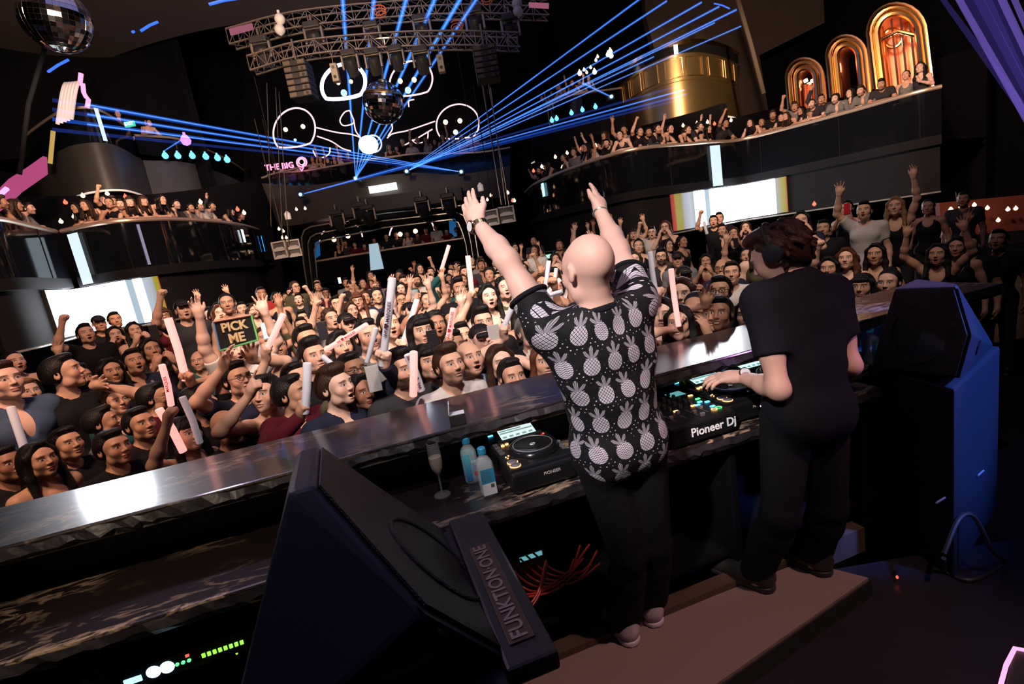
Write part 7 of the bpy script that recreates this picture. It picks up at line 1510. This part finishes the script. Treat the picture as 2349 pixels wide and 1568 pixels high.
HEROES = [
 (917, 845, 2.85, 'm_beard', 'tee', 'charcoal', 'quiff', 'black', 'fair', 'man with thick black beard and dark shirt behind the crossed sticks'),
 (1027, 834, 2.85, 'm_stub', 'long', 'white', 'quiff', 'brown', 'fair', 'smiling man in open white shirt at the counter'),
 (1075, 818, 3.0, 'm_shout', 'tee', 'light blue', 'bald', 'black', 'fair', 'man with shaved head and light blue shirt shouting at the counter'),
 (820, 896, 2.85, 'f_stand', 'tank', 'black', 'wavy', 'black', 'brown', 'woman with long black wavy hair looking down by the counter'),
 (803, 846, 3.1, 'm_stand', 'tee', 'olive', 'short', 'black', 'brown', 'young man with glasses looking down behind the navy jacket'),
 (975, 826, 3.05, 'f_smile', 'tank', 'orange', 'fringe', 'black', 'fair', 'woman in orange top left of the white shirt'),
 (1247, 824, 2.9, 'f_smile', 'tee', 'black', 'long', 'auburn', 'tan', 'woman with chin behind the counter left of the bald performer'),
 (1144, 826, 3.0, 'f_stand', 'tank', 'black', 'long', 'brown', 'pale', 'woman half hidden behind a dark head at the counter'),
 (1172, 858, 2.75, 'm_stand', 'tee', 'black', 'short', 'black', 'tan', 'dark haired person ducking low at the counter by the performer'),
 (962, 757, 3.6, 'f_smile', 'tee', 'white', 'fringe', 'black', 'fair', 'person in white shirt pressing both hands together'),
 (714, 815, 3.4, 'm_smile', 'tee', 'black', 'quiff', 'black', 'fair', 'man in black tee looking up, above the navy jacket'),
 (841, 768, 3.6, 'm_stand', 'tee', 'grey', 'short', 'black', 'fair', 'man with head tipped back right of the flying stick'),
 (700, 778, 3.9, 'm_stand', 'tee', 'charcoal', 'short', 'black', 'tan', 'serious man in charcoal tee near the sign'),
 (1106, 736, 3.9, 'm_stand', 'tee', 'black', 'quiff', 'black', 'fair', 'man with black hair right behind the black cap'),
 (599, 673, 9.0, 'm_stand', 'tee', 'red', 'short', 'black', 'brown', 'man in red polo shirt standing tall by the exit sign'),
 (582, 712, 7.6, 'f_stand', 'tank', 'black', 'wavy', 'brown', 'fair', 'woman with brown waves in front of the red polo'),
 (554, 708, 7.8, 'm_stand', 'long', 'charcoal', 'short', 'black', 'fair', 'man in charcoal shirt left of the red polo'),
 (62, 898, 4.3, 'm_smile', 'long', 'light blue', 'short', 'blond', 'pale', 'fair haired man in light blue dress shirt at far left'),
 (-22, 800, 3.4, 'm_stand', 'long', 'denim blue', 'short', 'brown', 'pale', 'person in grey-blue shirt cut off by the left edge'),
 (181, 868, 4.0, 'm_smile', 'tee', 'charcoal', 'short', 'black', 'tan', 'smiling man next to the outstretched arm'),
 (262, 767, 6.4, 'f_cup', 'dress', 'burgundy', 'long', 'black', 'fair', 'woman in wine red velvet dress with hand at her mouth'),
 (306, 757, 6.4, 'f_phone', 'tank', 'cream', 'long', 'black', 'fair', 'woman in cream dress with long straight hair'),
 (344, 800, 5.2, 'f_phone', 'tank', 'charcoal', 'wavy', 'black', 'tan', 'woman holding a phone up high under the left screen'),
 (196, 764, 5.9, 'm_fist', 'tee', 'black', 'short', 'black', 'fair', 'man in black shirt raising one arm under the left screen'),
 (263, 733, 7.6, 'm_stand', 'tee', 'charcoal', 'short', 'black', 'tan', 'person silhouetted against the left video screen'),
 (227, 741, 7.4, 'm_stand', 'tee', 'black', 'cap', 'black', 'tan', 'person in cap silhouetted against the left video screen'),
 (305, 829, 4.7, 'm_shout', 'long', 'navy', 'short', 'black', 'tan', 'man in dark blue shirt left of the tall pink stick'),
 (251, 850, 4.4, 'f_stand', 'tank', 'black', 'long', 'black', 'tan', 'woman with long hair looking down left of the pink stick'),
 (317, 970, 3.05, 'm_smile', 'tee', 'black', 'short', 'black', 'tan', 'man in black tee grinning near the left counter'),
 (227, 968, 3.3, 'm_stand', 'long', 'grey', 'short', 'black', 'tan', 'man in grey checked shirt looking sideways at left'),
 (263, 917, 3.8, 'f_stand', 'long', 'teal', 'bun', 'brown', 'fair', 'woman in grey-green sleeve behind the checked shirt'),
 (348, 912, 3.6, 'm_stand', 'tee', 'burgundy', 'short', 'black', 'tan', 'man with glasses in profile behind the grinning man'),
 (150, 1018, 3.0, 'm_smile', 'tee', 'black', 'short', 'black', 'tan', 'bearded laughing man low at the left counter'),
 (516, 976, 2.75, 'm_stand', 'tee', 'black', 'bald', 'black', 'tan', 'bald head seen low beside the pointing man'),
 (427, 1020, 2.75, 'f_fist', 'tank', 'black', 'fringe', 'black', 'fair', 'woman at the very edge of the counter with a raised fist'),
 (30, 1120, 2.75, 'm_stand', 'tee', 'black', 'short', 'black', 'brown', 'dark figure low in the left corner of the crowd'),
 (100, 1100, 2.72, 'f_stand', 'tank', 'black', 'long', 'black', 'tan', 'woman lit orange low in the left corner'),
 (262, 1045, 2.72, 'm_stand', 'tee', 'black', 'short', 'black', 'tan', 'dark haired head low between the laughing man and grinning man'),
 (1565, 670, 3.6, 'f_stand', 'tank', 'charcoal', 'long', 'brown', 'pale', 'pale woman with dark hair right of the pink stick'),
 (1653, 715, 3.05, 'm_stub', 'tee', 'black', 'short', 'black', 'brown', 'young man with short hair looking up at the counter'),
 (1653, 664, 3.7, 'm_beard', 'tee', 'black', 'short', 'black', 'tan', 'bearded man with glasses behind the counter at right'),
 (1597, 704, 3.3, 'f_cup', 'tank', 'black', 'tail', 'black', 'tan', 'woman with tied back hair shouting at the right counter'),
 (1720, 716, 3.0, 'f_stand', 'tee', 'black', 'long', 'black', 'fair', 'woman peeping out behind the black tee performer'),
 (1711, 521, 9.0, 'f_cup', 'long', 'black', 'long', 'brown', 'pale', 'woman screaming with hands on her cheeks below the right screen'),
 (1657, 527, 9.0, 'm_smile', 'long', 'black', 'short', 'black', 'fair', 'smiling man in black below the right screen'),
 (1684, 538, 8.6, 'f_phone', 'dress', 'black', 'long', 'brown', 'fair', 'woman in short black dress typing on her phone'),
 (1637, 507, 10.0, 'm_fist', 'tee', 'black', 'short', 'black', 'fair', 'person holding a stick in front of the right screen'),
 (1650, 500, 10.2, 'm_stand', 'tee', 'black', 'short', 'black', 'fair', 'dark haired person against the lower right screen edge'),
 (1555, 594, 7.0, 'm_stand', 'tee', 'grey', 'cap', 'black', 'tan', 'man in black cap and pale grey tee'),
 (1517, 588, 7.2, 'm_beard', 'long', 'charcoal', 'quiff', 'black', 'fair', 'man with glasses and open blazer over a white shirt'),
 (1465, 563, 8.6, 'f_stand', 'tank', 'black', 'bun', 'black', 'fair', 'woman in black with hair up, near the bald performer'),
 (1456, 594, 7.4, 'f_smile', 'tank', 'charcoal', 'wavy', 'brown', 'pale', 'woman with brown waves right beside the raised arm'),
 (1528, 563, 8.8, 'f_smile', 'tank', 'olive', 'long', 'black', 'fair', 'laughing woman in profile below the right gallery'),
 (1563, 558, 8.6, 'f_stand', 'tank', 'black', 'tail', 'black', 'tan', 'woman in black dress standing sideways below the right gallery'),
 (1620, 598, 7.0, 'f_phone', 'tank', 'burgundy', 'long', 'black', 'tan', 'woman with hand by her face left of the black dress'),
 (1983, 482, 6.1, 'm_one', 'tee', 'white', 'short', 'black', 'fair', 'tall man in white tee standing above the crowd at right'),
 (2055, 472, 6.0, 'f_one', 'tank', 'black', 'long', 'blond', 'fair', 'woman with long fair hair stretching beside the white tee'),
 (1943, 477, 7.4, 'f_phone', 'tank', 'black', 'bun', 'black', 'fair', 'woman filming with a red phone left of the white tee'),
 (1943, 590, 5.4, 'f_fist', 'tank', 'gold', 'wavy', 'auburn', 'fair', 'woman in gold sequin dress right of the black tee performer'),
 (2010, 580, 5.2, 'f_stand', 'dress', 'charcoal', 'long', 'black', 'tan', 'woman in dark lace dress beside the gold sequins'),
 (1981, 662, 3.75, 'f_smile', 'tee', 'black', 'fringe', 'black', 'tan', 'smiling woman low behind the right end of the counter'),
 (2041, 659, 3.75, 'f_stand', 'tee', 'black', 'bun', 'black', 'fair', 'round faced woman low behind the right end of the counter'),
 (1892, 567, 6.0, 'm_smile', 'tee', 'black', 'short', 'black', 'tan', 'man in black right behind the headphones'),
 (1845, 560, 6.2, 'm_stand', 'tee', 'charcoal', 'short', 'black', 'tan', 'man half hidden behind the performer\'s headphones'),
 (1903, 612, 4.6, 'f_stand', 'tee', 'black', 'long', 'black', 'tan', 'woman with covered mouth left of the gold sequins'),
 (2153, 622, 4.7, 'f_two', 'tank', 'black', 'long', 'black', 'tan', 'woman raising both arms behind the right speaker'),
 (2197, 590, 5.4, 'f_stand', 'tank', 'black', 'long', 'black', 'tan', 'woman in the dark right of the raised arms'),
 (2225, 600, 5.2, 'm_stand', 'tee', 'black', 'short', 'black', 'tan', 'man in black in the dark right corner'),
 (2290, 575, 5.4, 'm_one', 'tee', 'black', 'short', 'black', 'brown', 'tall dark figure raising a hand in the right corner'),
 (2130, 540, 6.8, 'f_stand', 'tank', 'black', 'tail', 'black', 'tan', 'woman with bare back in the dark by the side room'),
 (2210, 545, 7.2, 'm_stand', 'tee', 'charcoal', 'short', 'black', 'brown', 'short haired figure before the red side room'),
]
for q in HEROES:
    gl = any(w in q[9] for w in ('glasses',)); hero(*q, glasses=gl, mirror=False, turn=(.9 if 'profile' in q[9] or 'sideways' in q[9] else 0), legs='white' if 0 else 'charcoal')
# sticks not tied to a particular hand
def held(a, b, Y, r, m, lab, txt=None, red=False): return stick(PY(*a, Y), PY(*b, Y - .03), r, m, lab, txt, red)
held((948, 908), (949, 806), 2.62, .021, M_pstick, 'glowing pink stick straight up in front of the bearded man'); held((967, 896), (935, 812), 2.66, .022, M_wstick, 'white stick with dark lettering leaning behind the glowing one', 'WE ♥ MARQUEE')
held((421, 1036), (364, 937), 2.62, .020, M_pstick, 'glowing pink stick slanting at the left counter edge'); held((393, 930), (371, 836), 3.0, .019, M_pstick, 'pink stick with red lettering behind the slanting one', 'MARQUEE', True); held((459, 1016), (418, 910), 2.68, .018, M_wstick, 'white unlit stick slanting at the left counter edge')
held((842, 830), (862, 752), 3.1, .016, M_wstick, 'short white stick right of the flat one'); held((784, 856), (738, 816), 2.95, .016, M_wstick, 'white stick slanting down above the navy jacket')
held((1251, 666), (1259, 598), 4.5, .020, M_wstick, 'lilac stick left of the bald head'); held((1268, 684), (1276, 615), 4.2, .016, M_wstick, 'lettered white stick beside the bald head', 'MARQUEE'); held((1262, 676), (1290, 668), 3.6, .016, M_wstick, 'short white stick pointing at the bald head'); held((1285, 640), (1240, 690), 4.4, .02, M_pstick, 'peach stick crossing behind the bald head')
held((1412, 735), (1407, 690), 3.6, .02, M_pstick, 'glowing stick peeking out right of the bald neck'); held((1622, 536), (1615, 508), 9.6, .028, M_wstick, 'thin white stick in front of the right screen'); held((24, 932), (75, 1110), 2.75, .020, M_wstick, 'long grey-lilac stick at the far left edge'); held((1803 - 180, 545), (1792 - 180, 500), 9.9, .02, M_wstick, 'second thin white stick before the right screen') if 0 else None
held((1980, 660), (1978, 640), 9, .01, M_wstick, 'x') if 0 else None
for x, y, Y, lab, m, lit in ((611, 758, 4.4, 'phone with a bright screen held up right of the sign', M_phone, 1), (585, 797, 3.5, 'white phone held sideways below the sign', M_phone, 0), (353, 762, 5.0, 'dark phone held up under the left screen', M_phoneb, 0), (857, 868, 2.75, 'white phone with three lenses beside the wavy haired woman', M_phone, 0), (740, 758, 4.0, 'dark phone held up in mid crowd', M_phoneb, 0), (1943, 478, 7.1, 'red phone in front of a woman\'s face', mat('phone_red', (.6, .03, .04), .3), 0), (1688, 556, 8.2, 'phone held by the woman in the black dress', M_phoneb, 0), (779, 643, 12, 'tiny lit phone in the far crowd', M_phone, 1), (993, 782, 3.3, 'dark lit tumbler shaped phone case in mid crowd', M_phoneb, 0)): phone(PY(x, y, Y), lab, m, lit, sc=1.0)
# -- the rows behind
rr = random.Random(11)
OR2 = ['first', 'second', 'third', 'fourth', 'fifth', 'sixth', 'seventh', 'eighth', 'ninth', 'tenth', 'eleventh', 'twelfth', 'thirteenth', 'fourteenth', 'fifteenth', 'sixteenth', 'seventeenth', 'eighteenth', 'nineteenth', 'twentieth', 'twenty-first', 'twenty-second', 'twenty-third', 'twenty-fourth', 'twenty-fifth', 'twenty-sixth', 'twenty-seventh', 'twenty-eighth', 'twenty-ninth', 'thirtieth', 'thirty-first', 'thirty-second', 'thirty-third', 'thirty-fourth', 'thirty-fifth', 'thirty-sixth', 'thirty-seventh', 'thirty-eighth', 'thirty-ninth']
MP = ['m_stand', 'm_shout', 'm_one', 'm_two', 'm_fist', 'm_phone', 'm_smile', 'm_stub', 'm_stand', 'm_point', 'm_beard']; FP = ['f_smile', 'f_stand', 'f_one', 'f_two', 'f_phone', 'f_cup', 'f_cheer', 'f_fist', 'f_stand']
PTXT = {'m_stand': 'arms down', 'm_shout': 'shouting', 'm_one': 'one hand up', 'm_two': 'both hands up', 'm_fist': 'fist raised', 'm_phone': 'hand at face', 'm_smile': 'smiling', 'm_stub': 'smiling', 'm_point': 'pointing', 'm_beard': 'bearded', 'f_smile': 'smiling', 'f_stand': 'arms down', 'f_one': 'one arm up', 'f_two': 'both arms up', 'f_phone': 'hands at face', 'f_cup': 'hands cupped', 'f_cheer': 'cheering', 'f_fist': 'fist raised'}
HT = {'short': 'short hair', 'quiff': 'swept hair', 'curly': 'curly hair', 'long': 'long hair', 'wavy': 'wavy hair', 'fringe': 'fringe', 'bun': 'hair bun', 'tail': 'ponytail', 'cap': 'cap', 'bald': 'bald head'}
TT = {'tee': 'tee', 'long': 'shirt', 'tank': 'top', 'dress': 'dress'}
v = 1.02; row = 0; total = 0
while v < 12.6 and total < 205:
    row += 1; sp = .47 + .012 * row; u = -8.5 if v > 2.4 else -3.6 - v; k = 0; u += rr.uniform(0, .3); items = []
    while u < 8.5:
        p = DK(u + rr.uniform(-.07, .07), v + rr.uniform(-.10, .10)); u += sp * rr.uniform(.9, 1.25)
        fz = floor_z(p.x, p.y); h = rr.uniform(1.56, 1.84); hp = V3((p.x, p.y, fz + HEADZ * h / 1.74)); x, y = proj(hp)
        if not (-30 < x < 2380) or p.y < 2.72: continue
        if p.y > 5.2 and abs(p.x + .1 * p.y) > 3.6 + .12 * p.y: continue
        if p.y > 7 and (p.x < -5.6 or p.x > 3.4): continue
        if p.x > 2.4 and p.y < 4.4: continue
        sz = FPX * .23 / p.y
        if any(abs(x - a) < sz * .62 and abs(y - b) < sz * .72 or (loc - p).to_2d().length < .36 for a, b, loc in TAKEN): continue
        if v > 6 and rr.random() < .10: continue
        items.append((x, p, fz, h))
    items.sort(key=lambda t: t[0])
    for i, (x, p, fz, h) in enumerate(items):
        fem = rr.random() < .45; lively = v > 1.5
        ps = rr.choice(FP if fem else MP)
        if not lively and ps in ('m_two', 'f_two', 'm_one', 'f_one', 'm_fist', 'f_fist'): ps = rr.choice(('m_smile', 'm_shout', 'm_stand')) if not fem else rr.choice(('f_smile', 'f_stand', 'f_cup'))
        if lively and 3 < v < 8 and -2.5 < p.x < 2.5 and rr.random() < .22: ps = rr.choice(('f_two', 'f_one')) if fem else rr.choice(('m_two', 'm_one'))
        if v > 5.5 and rr.random() < .7 and ps in ('m_two', 'f_two', 'm_one', 'f_one'): ps = 'f_smile' if fem else 'm_smile'
        if fem: top = rr.choice(('tank', 'tank', 'dress', 'tee')); hair = rr.choice(('long', 'long', 'wavy', 'fringe', 'bun', 'tail')); hc = rr.choice(('black', 'black', 'dark', 'brown', 'dark', 'black', 'auburn'))
        else: top = rr.choice(('tee', 'tee', 'tee', 'long')); hair = rr.choice(('short', 'short', 'quiff', 'quiff', 'curly', 'cap', 'bald')); hc = rr.choice(('black', 'black', 'black', 'dark', 'brown'))
        cl = rr.choice(('black', 'black', 'black', 'black', 'charcoal', 'charcoal', 'navy', 'white', 'grey', 'white', 'teal', 'olive', 'black', 'burgundy')); sk = rr.choice(('pale', 'fair', 'fair', 'fair', 'tan', 'tan', 'brown'))
        lab = 'person in %s %s, %s, %s, %s from left in %s crowd row' % (cl, TT[top], HT[hair], PTXT[ps], OR2[min(i, 29)], OR2[row - 1])
        person(V3((p.x, p.y, fz)), facing(p.x, p.y, rr.gauss(0, .22)), ps, top, cl, hair, hc, sk, h, lab, 'dance floor crowd', rr.random() < .5, rr.choice(('charcoal', 'black', 'denim blue', 'black')), rr.random() < .10); total += 1; TAKEN.append((-999, -999, p))
    v += .60 + .018 * row
# -- people at the gallery rails
def rail_people(P, xs, z0, rail, back, grp, where, standing=.25, y_off=.02):
    xs = sorted(xs)
    for i, x in enumerate(xs):
        q = between(P, x, x + 1, rail + .3, 2)[0]; j = min(range(len(P)), key=lambda k: (P[k][0] - q[0]) ** 2 + (P[k][1] - q[1]) ** 2); a, b = P[max(j - 1, 0)], P[min(j + 1, len(P) - 1)]; t = V3((b[0] - a[0], b[1] - a[1], 0)).normalized(); n_ = V3((-t.y, t.x, 0)); pos = V3((q[0], q[1], z0)) + n_ * back
        fem = rr.random() < .45; st = rr.random() < standing; ps = (rr.choice(('f_two', 'f_cheer', 'f_stand', 'f_smile')) if fem else rr.choice(('m_one', 'm_stand', 'm_stand', 'm_smile'))) if st else ('f_rail' if fem else rr.choice(('m_rail', 'm_rail', 'm_railup')))
        top = 'tank' if fem else rr.choice(('tee', 'tee', 'long')); hair = rr.choice(('long', 'wavy', 'fringe', 'tail')) if fem else rr.choice(('short', 'quiff', 'short', 'curly')); cl = rr.choice(('black', 'black', 'charcoal', 'white', 'black', 'charcoal', 'grey')); sk = rr.choice(('pale', 'fair', 'fair', 'tan'))
        act = {'f_rail': 'leaning', 'm_rail': 'leaning', 'm_railup': 'leaning, fist up'}.get(ps, PTXT.get(ps, 'standing'))
        person(pos + n_ * (.22 if st else 0), math.atan2(-n_.x, n_.y) + rr.gauss(0, .2), ps, top, cl, hair, rr.choice(('black', 'black', 'brown')), sk, rr.uniform(1.58, 1.75), 'person in %s %s, %s, %s, %s from left %s' % (cl, TT[top], HT[hair], act, OR2[i], where), grp)
rail_people(L1a, [8, 26, 46, 78, 108], 2.6, RZ1, .40, 'people on the near left gallery', 'on near left gallery', .3)
rail_people(L1b, [152, 172, 196, 220, 238, 258, 282, 312, 345, 396, 430, 462, 486, 510, 536, 552, 576, 592], 2.6, RZ1, .40, 'people on the left gallery', 'on left gallery', .30)
rail_people(R1, [1208, 1222, 1238, 1256, 1279, 1304, 1332, 1353, 1374, 1408, 1424, 1482, 1506, 1526, 1554, 1572, 1592, 1620, 1644, 1658, 1684, 1722, 1742, 1762, 1782, 1798, 1814, 1838, 1854, 1872, 1908, 1930, 1964, 2005, 2050, 2095], 2.6, RZ1, .40, 'people on the right gallery', 'on right gallery', .28)
rail_people(R2, [1200, 1214, 1236, 1252, 1272, 1290, 1310, 1338, 1365], 6.1, 7.0, .5, 'people on the upper right gallery', 'on upper right gallery', .3)
rail_people(U2, [370, 388, 470, 490, 508], 6.4, 7.2, .9, 'people on the upper left gallery', 'on upper left gallery', .6)
pos = offset(U1, .5); q = between(pos, 281, 282, 7.6, 2)[0]; person(V3((*q, 6.43)), facing(*q), 'm_stand', 'long', 'black', 'short', 'black', 'fair', 1.74, 'lone person in black suit standing on the upper left drum')
fz_ = E3(960, 352).z - 1.0
struct('floor_far_gallery', MB().prism([E3(560, 400, .3) * 1, E3(1200, 340, .3), V3((E3(1200, 340).x, 24.5, 0)), V3((E3(560, 400).x, 24.5, 0))], (0, 0, .01)).mesh('ffg') if 0 else MB().box((-12.5, YE + .25, fz_ - .1), (1.5, 24.5, fz_)).mesh('floor_far_gallery'), M_dark, 'dark floor of the far gallery')
def far_people(xs, y, z, grp, where, jit=.15):
    for i, x in enumerate(xs):
        p = PY(x, 400, y + rr.uniform(0, .3)); fem = rr.random() < .45; ps = rr.choice(('f_rail', 'f_stand', 'f_one')) if fem else rr.choice(('m_rail', 'm_stand', 'm_one')); cl = rr.choice(('black', 'charcoal', 'white', 'black', 'burgundy')); top = 'tank' if fem else 'tee'; hair = 'long' if fem else 'short'
        person(V3((p.x, p.y, z)), facing(p.x, p.y), ps, top, cl, hair, 'black', rr.choice(('fair', 'tan')), rr.uniform(1.6, 1.78), 'person in %s %s, %s, %s, %s from left %s' % (cl, TT[top], HT[hair], {'f_rail': 'leaning', 'm_rail': 'leaning'}.get(ps, PTXT.get(ps)), OR2[i], where), grp)
far_people([640, 656, 672, 690, 706, 724, 742, 758, 774, 790, 806, 905, 922, 938, 956, 972, 990, 1010, 1030, 1052, 1074, 1096, 1110], 21.5, fz_, 'people on the far gallery', 'on far gallery')
mz_ = E3(890, 572).z - 1.05; struct('floor_mezzanine', MB().box((-9.5, YE + .6, mz_ - .1), (-1.0, 24, mz_)).mesh('floor_mezzanine'), M_dark, 'dark mezzanine floor of the far room')
far_people([738, 756, 778, 800, 826, 856, 880, 906, 930, 952, 976, 1000, 1022, 1044], 21.9, mz_, 'people on the mezzanine of the far room', 'on far mezzanine')
print('PEOPLE', len(PEOPLE), 'rows', row, total)
